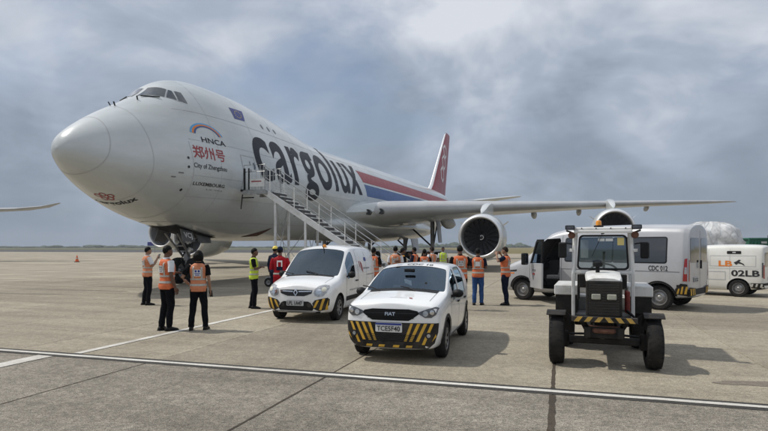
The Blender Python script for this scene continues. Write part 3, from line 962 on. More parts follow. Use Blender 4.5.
for s in (-1, 1):
    ls = [2.0, 3.4, 4.5, 6, 7.5, 9, 10.5, 12, 14, 16.5, 19, 21, 23.5, 26, 28.5, 30.5, 31.6, 32.6, 33.3, 33.8, 34.1, 34.3]
    secs = []
    for l in ls:
        ale, z, ch, tr, tw = wing_at(l)
        secs.append(wing_sec(l, ale, z, ch, tr, s, tw))
    mb = MB().loft(secs)
    w = mb.build('wing', 'aircraft_white', plane, smooth=50)
    # polished leading edge
    le = [[p + Vector((-0.02 if 7 < q < 11 else 0, 0, 0)) + Vector((0, 0, 0.02 if q < 9 else -0.02 if q > 9 else 0)) for q, p in enumerate(sec) if 6 <= q <= 12] for sec in secs[2:]]
    MB().loft(le, cap=False, closed=False).build('leading_edge', 'aircraft_grey', w, smooth='all')
    # flap track fairings
    for l, f0, ln, r in ((7.2, 0.56, 6.6, 0.62), (14.6, 0.55, 4.8, 0.42), (18.6, 0.55, 4.2, 0.38), (25.0, 0.55, 3.2, 0.30)):
        ale, z, ch, tr, tw = wing_at(l)
        a0 = ale + ch * f0
        z0 = lz(ale, z) - ch * (f0 * tw) - 0.28 * r / 0.4
        rings = []
        for k in range(11):
            t = k / 10
            rr = r * max(0.05, sin(pi * t ** 0.75)) ** 0.7
            rings.append([Vector((a0 + ln * t, s * l + rr * 0.62 * cos(2 * pi * q / 14), z0 - ln * t * tw * 0.6 - 0.15 * t + rr * sin(2 * pi * q / 14))) for q in range(14)])
        MB().loft(rings).build('flap_fairing', 'aircraft_grey', w, smooth='all')
    # control surface joints
    for f in (0.78,):
        vs = []
        for l in (5, 9, 12, 16.5, 21, 26, 30):
            ale, z, ch, tr, tw = wing_at(l)
            for ff in (f, f + 0.012 * 8 / ch):
                vs.append((ale + ch * ff, s * l, lz(ale, z) + (0.034 - 0.1 * (ff - 0.78)) * ch * tr / .11 - ff * ch * tw + 0.02))
        MB().add(vs, [(2 * k, 2 * k + 1, 2 * k + 3, 2 * k + 2) for k in range(6)]).build('flap_seam', 'seam', w)
    # landing lights in the wing root
    for l in (4.15, 4.85):
        ale, z, ch, tr, tw = wing_at(l)
        M = Matrix.Translation((ale + 0.16, s * l, lz(ale, z) - 0.04))
        MB().lathe([(-0.19, 0.02), (-0.19, 0.20), (0.1, 0.22)], 16, M).build('landing_light', 'cockpit_glass', w, smooth=True)

# engines
def make_engine():
    n = MB().lathe([(0.02, 1.50), (0.25, 1.60), (0.8, 1.69), (1.6, 1.73), (2.6, 1.70), (3.6, 1.55), (4.3, 1.38), (4.62, 1.30), (4.6, 1.24), (4.0, 1.26), (3.9, 0.9)], 48).build('engine', 'aircraft_white', plane, smooth=60)
    MB().lathe([(0.26, 1.604), (0.1, 1.555), (0.02, 1.505), (-0.02, 1.455), (0.0, 1.40), (0.08, 1.37), (0.22, 1.345)], 48).build('inlet_lip', 'bare_metal', n, smooth='all')
    MB().lathe([(0.215, 1.345), (0.5, 1.33), (1.15, 1.34)], 40).build('inlet_duct', 'duct_lining', n, smooth='all')
    MB().lathe([(1.3, 1.345), (1.31, 0.02)], 32).build('fan_backing', 'gloss_black', n)
    MB().lathe([(3.6, 0.95), (4.6, 0.86), (5.3, 0.70), (5.28, 0.64), (4.9, 0.5)], 32).build('core_cowl', 'dull_metal', n, smooth=50)
    MB().lathe([(4.8, 0.5), (5.4, 0.38), (6.1, 0.05), (6.12, 0.0)], 24).build('exhaust_cone', 'dull_metal', n, smooth='all')
    sp = MB().lathe([(0.62, 0.0), (0.66, 0.07), (0.8, 0.17), (1.0, 0.27), (1.2, 0.36), (1.25, 0.36)], 24).build('spinner', 'fan_metal', n, smooth='all')
    pts, fs = [], []
    for k in range(15):
        t = k / 14; a = 0.6 + t * 4.6; r = 0.05 + 0.17 * t; x = 0.645 + (r - 0.05) * 1.35 - 0.025
        for d in (-0.028, 0.028):
            pts.append((x, (r + d) * cos(a), (r + d) * sin(a)))
    MB().add(pts, [(2 * k, 2 * k + 1, 2 * k + 3, 2 * k + 2) for k in range(14)]).build('spinner_spiral', 'decal_white', sp)
    vs = []
    nr = 7
    for k in range(nr):
        t = k / (nr - 1); r = 0.34 + 0.985 * t
        tw = radians(38 + 24 * t); ch = 0.30 + 0.16 * sin(pi * min(1, t * 0.9)); sweep = 0.12 * sin(pi * t) - 0.05 * t
        for q in (-0.5, 0.0, 0.5):
            x = 1.0 + q * ch * cos(tw) + sweep * 0.5 + 0.02 * (1 - 4 * q * q)
            y = q * ch * sin(tw) + sweep * 0.6
            vs.append((x, y, r))
    fs = []
    for k in range(nr - 1):
        for q in range(2):
            fs.append((k * 3 + q, k * 3 + q + 1, k * 3 + q + 4, k * 3 + q + 3))
    bl = MB().add(vs, fs).build('fan_blade', 'fan_metal', n, smooth='all')
    for k in range(1, 18):
        copy_part(bl, n, Matrix.Rotation(2 * pi * k / 18, 4, 'X'))
    rings = []
    for a, w_, z0, z1 in ((0.9, 0.03, 1.62, 1.72), (1.8, 0.20, 1.5, 2.05), (3.2, 0.26, 1.3, 2.45), (4.8, 0.26, 1.0, 2.7), (6.4, 0.24, 1.1, 2.7), (8.0, 0.05, 1.9, 2.6)):
        rings.append([Vector((a, -w_, z0)), Vector((a, w_, z0)), Vector((a, w_, z1)), Vector((a, 0, z1 + 0.06)), Vector((a, -w_, z1))])
    MB().loft(rings).build('pylon', 'aircraft_white', n, smooth=50)
    for s in (-1, 1):
        MB().add([(1.3, s * 1.50, 0.88), (2.5, s * 1.50, 0.86), (2.6, s * 1.82, 1.12), (1.9, s * 1.84, 1.14)], [(0, 1, 2, 3)]).build('nacelle_strake', 'aircraft_white', n)
    for a in (1.05, 3.0):
        MB().lathe([(a, 1.712 if a < 2 else 1.658), (a + 0.03, 1.714 if a < 2 else 1.655)], 48).build('cowl_seam', 'seam_light', n)
    return n
eng = make_engine()
ENG = [(23.0, 11.7, 2.42), (31.0, 20.9, 3.12), (23.0, -11.7, 2.42), (31.0, -20.9, 3.12)]
for k, (a, l, z) in enumerate(ENG):
    M = Matrix.Translation((a, -l, lz(a, z))) @ Matrix.Diagonal((1, 0.94, 0.94, 1))
    if k == 0:
        eng.matrix_local = M
        for ch in eng.children:
            pass
    else:
        copy_part(eng, plane, M)
eng['label'] = 'left inner engine with white spiral on its dark fan'

# fin and tailplane
FIN_AF = [(1.0, 0.004), (0.7, 0.035), (0.4, 0.05), (0.15, 0.042), (0.04, 0.024), (0, 0), (0.04, -0.024), (0.15, -0.042), (0.4, -0.05), (0.7, -0.035), (1.0, -0.004)]
def fin_at(z):
    t = (z - 8.3) / (18.45 - 8.3)
    return 58.6 + 11.7 * t, 11.0 - 7.4 * t
secs = []
for z in (7.4, 8.3, 9.5, 11, 13, 15, 17, 18.1, 18.4, 18.5):
    ale, ch = fin_at(z)
    if z < 9: ale -= 1.2 * (9 - z); ch += 1.2 * (9 - z)
    th = 1.0 if z < 18.3 else 0.5
    if z >= 18.4: ale += 0.35; ch -= 0.5
    secs.append([Vector((ale + x * ch, y * ch * th, z)) for x, y in FIN_AF])
fin = MB().loft(secs).build('tail_fin', 'tail_red', plane, smooth=50)
le = [[Vector((p.x - 0.02, p.y * 1.06, p.z)) for q, p in enumerate(sec) if 4 <= q <= 6] for sec in secs[1:-1]]
MB().loft(le, cap=False, closed=False).build('fin_leading_edge', 'bare_metal', fin, smooth='all')
def fin_side(s):
    def fn(u, v, k):
        ale, ch = fin_at(v)
        x = min(1, max(0, (u - ale) / ch))
        y = interp([(p[0], p[1]) for p in reversed(FIN_AF[:6])], x)[0]
        return Vector((u, s * (y * ch + 0.015), v))
    return fn
HEX = [(0, 1.0), (0.86, 0.5), (0.86, -0.5), (0, -1.0), (-0.86, -0.5), (-0.86, 0.5)]
def hexring(cx, cz, r, t):
    vs, fs = [], []
    for u, v in HEX:
        vs += [(cx + u * r, cz + v * r), (cx + u * (r - t), cz + v * (r - t))]
    for k in range(6):
        a, b = 2 * k, 2 * ((k + 1) % 6)
        fs.append((a, b, b + 1, a + 1))
    return vs, fs
for s in (-1, 1):
    for cx, cz, r in ((68.6, 15.2, 1.15), (67.3, 13.4, 1.2), (65.9, 11.5, 1.25)):
        decal('fin_emblem', hexring(cx, cz, r, 0.34), fin_side(s), 'decal_white', fin, 0.5)
    decal('rudder_seam', poly2([(67.0 + 0.05, 9.2), (67.13, 9.2), (72.35, 18.0), (72.27, 18.0)]), fin_side(s), 'seam', fin, 0.8)
for s in (-1, 1):
    secs = []
    for l, ale, z, ch in ((0.6, 61.8, 6.95, 9.6), (2.2, 63.2, 7.1, 8.6), (6, 66.8, 7.65, 6.0), (10.2, 70.8, 8.3, 3.2), (11.0, 71.9, 8.42, 2.1), (11.2, 72.6, 8.45, 1.0)):
        secs.append([Vector((ale + x * ch, s * l, z + y * ch * 0.8)) for x, y in AF])
    MB().loft(secs).build('tailplane', 'aircraft_white', plane, smooth=50)
MB().lathe([(73.6, 0.3), (74.6, 0.22), (74.7, 0.05)], 16, Matrix.Translation((0, 0, 7.17))).build('tail_cone', 'dull_metal', plane, smooth=True)

# landing gear
def gear_wheel_mesh(r, w):
    return MB().lathe([(-w / 2, r * 0.56), (-w / 2, r * 0.86), (-w * 0.38, r * 0.97), (-w * 0.2, r), (w * 0.2, r), (w * 0.38, r * 0.97), (w / 2, r * 0.86), (w / 2, r * 0.56), (w * 0.1, r * 0.5), (-w * 0.1, r * 0.5)], 28, Matrix.Rotation(pi / 2, 4, 'Z'))
def gear_rim_mesh(r, w):
    return MB().lathe([(-w * 0.42, 0.02), (-w * 0.42, r * 0.2), (-w * 0.2, r * 0.3), (-w * 0.25, r * 0.52), (-w * 0.48, r * 0.57), (w * 0.48, r * 0.57), (w * 0.25, r * 0.52), (w * 0.2, r * 0.3), (w * 0.42, r * 0.2), (w * 0.42, 0.02)], 20, Matrix.Rotation(pi / 2, 4, 'Z'))
NG = 7.4
gz = lz(NG, 0.0)
mat('door_grey', (0.17, 0.17, 0.165), 0.5, var=0.3, vscale=3, spec=0.2)
ng = MB().tube([(NG, 0, gz + 0.62), (NG, 0, gz + 1.2)], 0.10, 12).tube([(NG, 0, gz + 1.1), (NG + 0.05, 0, gz + 2.7)], 0.16, 12).tube([(NG, -0.5, gz + 0.62), (NG, 0.5, gz + 0.62)], 0.07, 8)
ngear = ng.build('nose_gear', 'dull_metal', plane, smooth=True)
MB().tube([(NG - 0.05, -0.18, gz + 1.3), (NG - 1.1, -0.35, gz + 2.4)], 0.055, 8).tube([(NG - 0.05, 0.18, gz + 1.3), (NG - 1.1, 0.35, gz + 2.4)], 0.055, 8).tube([(NG - 0.5, -0.27, gz + 1.8), (NG - 0.5, 0.27, gz + 1.8)], 0.04, 8).build('drag_brace', 'dull_metal', ngear)
MB().tube([(NG - 0.16, 0, gz + 0.8), (NG - 0.42, 0, gz + 1.15), (NG - 0.16, 0, gz + 1.5)], 0.035, 6).build('torque_link', 'dark_metal', ngear)
MB().box((NG - 0.1, 0, gz + 1.75), (0.2, 0.75, 0.34)).build('steering_block', 'dark_metal', ngear, bevel=0.03)
for k, (dy, dz) in enumerate(((-0.36, 1.62), (0.36, 1.62), (-0.3, 1.98), (0.3, 1.98))):
    MB().lathe([(-0.16, 0.02), (-0.16, 0.11), (-0.1, 0.12), (0.03, 0.09), (0.06, 0.02)], 14, Matrix.Translation((NG - 0.16, dy, gz + dz))).build('taxi_light', 'lamp_clear', ngear, smooth=True)
for s in (-1, 1):
    w = gear_wheel_mesh(0.62, 0.42).build('nose_wheel', 'tyre', ngear, smooth=True); w.location = (NG, s * 0.46, gz + 0.62)
    gear_rim_mesh(0.62, 0.42).build('rim', 'dull_metal', w, smooth=True)
    pts = [(6.15, s * 0.62, 2.62), (6.95, s * 0.66, 2.5), (6.9, s * 0.86, 2.02), (6.1, s * 0.80, 2.06)]
    d = MB().add(pts + [(p[0], p[1] - s * 0.05, p[2]) for p in pts], [(0, 1, 2, 3), (7, 6, 5, 4), (0, 4, 5, 1), (1, 5, 6, 2), (2, 6, 7, 3), (3, 7, 4, 0)]).build('gear_door', 'door_grey', ngear)
    if s < 0:
        q = [Vector(p) for p in pts]
        def fnd(u, v, k):
            a = q[3] + (q[2] - q[3]) * u; b = q[0] + (q[1] - q[0]) * u
            return a + (b - a) * v + Vector((0, -0.012, 0))
        decal('lettering', fit_text('VCJ', 0.16, 0.18, 0.68, 0.62, 0.03), fnd, 'decal_white', d, 0)
    pts = [(7.4, s * 0.52, 2.4), (8.5, s * 0.52, 2.3), (8.4, s * 0.66, 1.95), (7.5, s * 0.66, 1.95)]
    MB().add(pts + [(p[0], p[1] - s * 0.04, p[2]) for p in pts], [(0, 1, 2, 3), (7, 6, 5, 4), (0, 4, 5, 1), (1, 5, 6, 2), (2, 6, 7, 3), (3, 7, 4, 0)]).build('gear_door', 'door_grey', ngear)
decal('gear_bay', poly2([(5.6, -0.8), (8.6, -0.8), (8.6, 0.8), (5.6, 0.8)]), lambda u, v, k: Vector((u, v, fus(u)[0] + (abs(v) / fus(u)[2]) ** 2 * 1.0 - 0.02)), 'cabin_dark', plane, 0.3)
for ga, gl in ((36.2, 5.5), (36.2, -5.5), (39.6, 1.9), (39.6, -1.9)):
    s = -1 if gl > 0 else 1; y = -gl; g0 = lz(ga, 0)
    top = 4.0 if abs(gl) > 3 else 3.0
    m = MB().tube([(ga, y, g0 + 0.65), (ga, y, g0 + 1.6)], 0.13, 12).tube([(ga, y, g0 + 1.4), (ga, y, top)], 0.2, 12).bar((ga - 0.85, y, g0 + 0.65), (ga + 0.85, y, g0 + 0.65), 0.22, 0.26)
    for dx in (-0.75, 0.75):
        m.tube([(ga + dx, y - 0.62, g0 + 0.64), (ga + dx, y + 0.62, g0 + 0.64)], 0.08, 8)
    mg = m.build('main_gear', 'dull_metal', plane, smooth=True)
    MB().tube([(ga, y, g0 + 1.7), (ga, y - (1.9 if y > 0 else -1.9), 3.0)], 0.08, 8).tube([(ga + 0.2, y, g0 + 1.5), (ga + 1.9, y, 3.3)], 0.07, 8).build('side_brace', 'dark_metal', mg)
    if abs(gl) > 3:
        pts = [(ga - 0.9, y + s * 0.55, 3.9), (ga + 1.0, y + s * 0.55, 3.8), (ga + 0.8, y + s * 0.75, 1.7), (ga - 0.6, y + s * 0.75, 1.7)]
    else:
        pts = [(ga - 1.2, y + s * 0.95, 2.1), (ga + 1.5, y + s * 0.95, 2.1), (ga + 1.3, y + s * 1.15, 0.95), (ga - 1.0, y + s * 1.15, 0.95)]
    MB().add(pts + [(p[0], p[1] - s * 0.06, p[2]) for p in pts], [(0, 1, 2, 3), (7, 6, 5, 4), (0, 4, 5, 1), (1, 5, 6, 2), (2, 6, 7, 3), (3, 7, 4, 0)]).build('gear_door', 'aircraft_grey', mg)
    wm = None
    for dx in (-0.75, 0.75):
        for dy in (-0.56, 0.56):
            if wm is None:
                wm = gear_wheel_mesh(0.64, 0.46).build('main_wheel', 'tyre', mg, smooth=True); wm.location = (ga + dx, y + dy, g0 + 0.64 + PITCH * 0)
                gear_rim_mesh(0.64, 0.46).build('rim', 'dull_metal', wm, smooth=True)
            else:
                c = copy_part(wm, mg); c.location = (ga + dx, y + dy, g0 + 0.64 - PITCH * dx)

# ------------------------------------------------------------------ the airliner at the left edge: only its wing tip reaches into view
def parked_airliner():
    t = thing('parked_airliner', 'upswept grey wing tip of another airliner at the left edge', 'aircraft', (-78.2, 58, 0), 0)
    rings = []
    for y, r, z in ((-26, 0.1, 4.4), (-25, 1.2, 4.4), (-22, 2.3, 4.6), (-18, 2.9, 4.8), (20, 2.9, 4.8), (28, 2.2, 5.4), (34, 0.9, 6.2), (36, 0.2, 6.6)):
        rings.append([Vector((r * cos(2 * pi * k / 24), y, z + r * sin(2 * pi * k / 24))) for k in range(24)])
    MB().loft(rings).build('fuselage', 'aircraft_white', t, smooth='all')
    for s in (-1, 1):
        secs = []
        for l, yle, z, ch, tr in ((2, -8, 4.2, 11, .11), (12, -2, 4.9, 7.6, .11), (24, 4.6, 5.7, 5.0, .11), (30, 8, 6.1, 3.8, .12), (33.2, 9.9, 6.35, 2.9, .12), (35.4, 11.4, 6.75, 1.9, .11), (36.8, 12.8, 7.3, .6, .1)):
            secs.append([Vector((s * l, yle + x * ch, z + y * ch * tr / .11)) for x, y in AF])
        w = MB().loft(secs).build('wing', 'aircraft_grey', t, smooth=50)
        for l, yy, z in ((28.2, 10.2, 5.75), (22, 7.0, 5.3)):
            MB().ellipsoid((s * l, yy, z), (0.28, 1.8, 0.34)).build('flap_fairing', 'aircraft_grey', w, smooth='all')
        e = MB().lathe([(0, 1.3), (0.3, 1.5), (1.5, 1.6), (3.5, 1.3), (4.2, 1.1), (4.1, 0.9)], 24, Matrix.Translation((s * 10, -8.5, 2.5)) @ Matrix.Rotation(pi / 2, 4, 'Z')).build('engine', 'aircraft_white', t, smooth=True)
        MB().bar((s * 10, -6.5, 4.0), (s * 10, -2.5, 4.5), 0.4, 0.9).build('pylon', 'aircraft_white', e)
        g = MB().tube([(s * 4.5, 2, 0.6), (s * 4.5, 2, 4.2)], 0.18, 10).build('main_gear', 'dull_metal', t)
        for dy in (-0.7, 0.7):
            w2 = MB().lathe([(-.2, .3), (-.2, .6), (.2, .6), (.2, .3)], 20).build('main_wheel', 'tyre', g, smooth=True); w2.location = (s * 4.5 + 0.3, 2 + dy, 0.6)
    g = MB().tube([(0, -20, 0.5), (0, -20, 2.4)], 0.14, 10).build('nose_gear', 'dull_metal', t)
    for s in (-1, 1):
        w2 = MB().lathe([(-.15, .25), (-.15, .5), (.15, .5), (.15, .25)], 20).build('nose_wheel', 'tyre', g, smooth=True); w2.location = (s * 0.3, -20, 0.5)
    secs = [[Vector((y * ch * 0.7, 26 + (z - 7) * 0.75 + x * ch, z)) for x, y in AF] for z, ch in ((6.5, 7.5), (14.5, 2.6))]
    MB().loft(secs).build('tail_fin', 'aircraft_grey', t, smooth=50)
parked_airliner()

# ------------------------------------------------------------------ passenger stairs at the entry door
def stairs():
    o = plane.location
    base = Vector((o.x, o.y, 0)) + U * 6.9
    t = thing('boarding_stairs', 'white mobile boarding stairs with landing at the aircraft door', 'stairs', base, -PHI)
    # local x = out along the left wing (l), local y = along the aircraft (0..1.25)
    W = 1.25; L0, L1, ZT = 4.45, 10.95, 4.28
    def fl(l):
        return ZT * (L1 - l) / (L1 - L0)
    for y in (0, W):
        MB().bar((L0 - 0.1, y, fl(L0) - 0.05), (L1, y, 0.10), 0.07, 0.26).build('stringer', 'stair_white', t, bevel=0.008)
    n = 22
    tr = None
    for k in range(1, n):
        l = L0 + (L1 - L0) * k / n
        m = MB().box((0, 0, 0), (0.27, W - 0.08, 0.03)).box((0.13, 0, -0.06), (0.02, W - 0.08, 0.10))
        if tr is None:
            tr = m.build('step', 'stair_tread', t); tr.location = (l, W / 2, fl(l) + 0.06)
        else:
            c = copy_part(tr, t); c.location = (l, W / 2, fl(l) + 0.06)
    nose = None
    for k in range(1, n):
        l = L0 + (L1 - L0) * k / n
        if nose is None:
            nose = MB().box((0, 0, 0), (0.035, W - 0.06, 0.04)).build('step_nosing', 'stair_white', t); nose.location = (l + 0.14, W / 2, fl(l) + 0.08)
        else:
            c = copy_part(nose, t); c.location = (l + 0.14, W / 2, fl(l) + 0.08)
    # landing
    MB().box((3.98, W / 2, ZT - 0.04), (1.14, W + 0.2, 0.07)).build('landing_floor', 'galvanised', t)
    MB().box((3.98, -0.12, ZT - 0.12), (1.16, 0.05, 0.16)).box((3.98, W + 0.12, ZT - 0.12), (1.16, 0.05, 0.16)).box((4.57, W / 2, ZT - 0.12), (0.05, W + 0.24, 0.16)).build('landing_beam', 'galvanised', t)
    MB().box((3.34, W / 2, ZT - 0.02), (0.14, W + 0.3, 0.09)).build('door_bumper', 'black_plastic', t, bevel=0.02)
    MB().bar((3.38, -0.12, ZT - 0.2), (3.3, -0.12, ZT - 0.85), 0.035, 0.035).bar((3.34, -0.12, ZT - 0.35), (3.95, -0.12, ZT - 0.35), 0.05, 0.05).build('landing_bracket', 'dark_metal', t)
    # side guards of the landing: posts, rails and sheet panels
    for y in (-0.11, W + 0.11):
        for q in range(6):
            MB().tube([(3.6 + .165 * q, y, ZT + .02), (3.6 + .165 * q, y, ZT + 1.08)], 0.009, 5).build('guard_bar', 'stair_white', t)
        MB().box((4.08, y - .02 if y < 0 else y + .02, ZT + 0.30), (0.8, 0.012, 0.34)).build('guard_panel', 'stair_white', t)
        MB().box((4.08, y - .028 if y < 0 else y + .028, ZT + 0.36), (0.5, 0.004, 0.05)).build('panel_mark', 'decal_red', t)
        MB().tube([(3.45, y, ZT), (3.45, y, ZT + 1.1), (4.5, y, ZT + 1.1), (4.5, y, ZT)], 0.022, 8).tube([(3.45, y, ZT + 0.8), (4.5, y, ZT + 0.8)], 0.016, 6).build('guard_rail', 'galvanised', t)
    MB().bar((3.5, -0.15, ZT + 0.0), (3.5, -0.15, ZT + 0.95), 0.05, 0.08).bar((3.72, -0.15, ZT), (3.72, -0.15, ZT + 0.95), 0.05, 0.05).build('guard_post', 'dark_metal', t)
    # handrails
    for y in (-0.03, W + 0.03):
        pts = [(L0, y, fl(L0) + 1.05), (L1 - 0.25, y, fl(L1 - 0.25) + 1.0)]
        MB().tube(pts, 0.022, 8).tube([(L0, y, fl(L0) + 0.55), (L1 - 0.25, y, fl(L1 - 0.25) + 0.52)], 0.013, 6).build('handrail', 'galvanised', t, smooth=True)
        for k in range(6):
            l = L0 + 0.25 + (L1 - 0.6 - L0) * k / 5
            MB().tube([(l, y, fl(l)), (l, y, fl(l) + 1.02)], 0.02, 6).build('rail_post', 'stair_white', t)
    # legs and bracing
    for l in (4.95, 6.40, 8.2):
        for y in (0.0, W):
            MB().bar((l, y, 0.34), (l, y, fl(l) - 0.1), 0.085, 0.085).build('leg', 'stair_white', t)
        zt = fl(l) - 0.2
        MB().tube([(l, 0, 0.6), (l, W, zt)], 0.014, 6).tube([(l, W, 0.6), (l, 0, zt)], 0.014, 6).build('cross_brace', 'galvanised', t)
    MB().tube([(4.95, 0, 2.4), (6.4, 0, 0.7)], 0.013, 6).tube([(4.95, 0, 0.7), (6.4, 0, 2.4)], 0.013, 6).build('cross_brace', 'galvanised', t)
    # chassis and wheels
    MB().box((7.1, 0.0, 0.34), (5.2, 0.12, 0.14)).box((7.1, W, 0.34), (5.2, 0.12, 0.14)).box((4.6, W / 2, 0.34), (0.12, W, 0.14)).box((9.4, W / 2, 0.34), (0.12, W, 0.14)).build('chassis', 'galvanised', t, bevel=0.01)
    w0 = None
    for l in (4.75, 8.9):
        for y in (-0.22, W + 0.22):
            if w0 is None:
                w0 = gear_wheel_mesh(0.2, 0.14).build('wheel', 'tyre', t, smooth=True); w0.location = (l, y, 0.2)
                gear_rim_mesh(0.2, 0.14).build('rim', 'steel_rim', w0, smooth=True)
            else:
                c = copy_part(w0, t); c.location = (l, y, 0.2)
        MB().tube([(l, -0.22, 0.2), (l, W + 0.22, 0.2)], 0.04, 8).build('axle', 'dark_metal', t)
    MB().bar((10.95, W / 2 - 0.5, 0.3), (11.9, W / 2 - 0.1, 0.35), 0.06, 0.06).bar((10.95, W / 2 + 0.5, 0.3), (11.9, W / 2 + 0.1, 0.35), 0.06, 0.06).bar((9.4, 0.1, 0.48), (10.95, W / 2 - 0.5, 0.3), 0.06, 0.06).bar((9.4, W - 0.1, 0.48), (10.95, W / 2 + 0.5, 0.3), 0.06, 0.06).build('tow_bar', 'hazard_yellow', t)
stairs()

# ------------------------------------------------------------------ vehicles
def body_cage(st, fb, rb):
    """st: stations front to rear, each (x, [9 points (y, z)] from underside edge up to roof centre).
    fb / rb: how far the middle of the front / rear bulges beyond its corner, per row 0..7 (last = top row)"""
    V, F, tagsF = [], [], {}
    n = 18
    rings = []
    for x, pts in st:
        xs = x if isinstance(x, (list, tuple)) else [x] * 9
        ring = []
        for k in range(8):
            ring.append(len(V)); V.append((xs[k], pts[k][0], pts[k][1]))
        ring.append(len(V)); V.append((xs[8], 0.0, pts[8][1]))
        for k in range(7, -1, -1):
            ring.append(len(V)); V.append((xs[k], -pts[k][0], pts[k][1]))
        ring.append(len(V)); V.append((xs[0], 0.0, pts[0][1]))
        rings.append(ring)
    for i in range(len(st) - 1):
        for k in range(n):
            a, b = rings[i], rings[i + 1]
            tagsF[len(F)] = ('s', i, k if k < 8 else 15 - k if k < 16 else 99)
            F.append((a[k], a[(k + 1) % n], b[(k + 1) % n], b[k]))
    for end, ring, bulge, sg in (('f', rings[0], fb, 1), ('r', rings[-1], rb, -1)):
        rows = []
        for k in range(8):
            L, R = ring[k], ring[16 - k]
            if k == 0: c = ring[17]
            elif k == 7: c = ring[8]
            else:
                c = len(V); V.append((V[L][0], 0.0, V[L][2]))
            # an extra pair of columns keeps the face flat across and round at the corner
            m1 = len(V); V.append((V[L][0] + sg * bulge[k] * 0.8, V[L][1] * 0.62, V[L][2]))
            m2 = len(V); V.append((V[L][0] + sg * bulge[k] * 0.8, V[R][1] * 0.62, V[R][2]))
            if k in (0, 7):
                V[c] = (V[c][0] + sg * bulge[k], V[c][1], V[c][2])
            else:
                V[c] = (V[L][0] + sg * bulge[k], 0.0, V[L][2])
            rows.append((L, m1, c, m2, R))
        for k in range(7):
            for q in range(4):
                tagsF[len(F)] = (end, k, q)
                F.append((rows[k][q], rows[k][q + 1], rows[k + 1][q + 1], rows[k + 1][q]))
        # close the slivers above the top row and under the bottom row
        for row, mid in ((rows[7], ring[8]), (rows[0], ring[17])):
            F.append((row[0], row[1], row[2])); tagsF[len(F) - 1] = (end, 'x', 0)
            F.append((row[2], row[3], row[4])); tagsF[len(F) - 1] = (end, 'x', 1)
    return V, F, tagsF

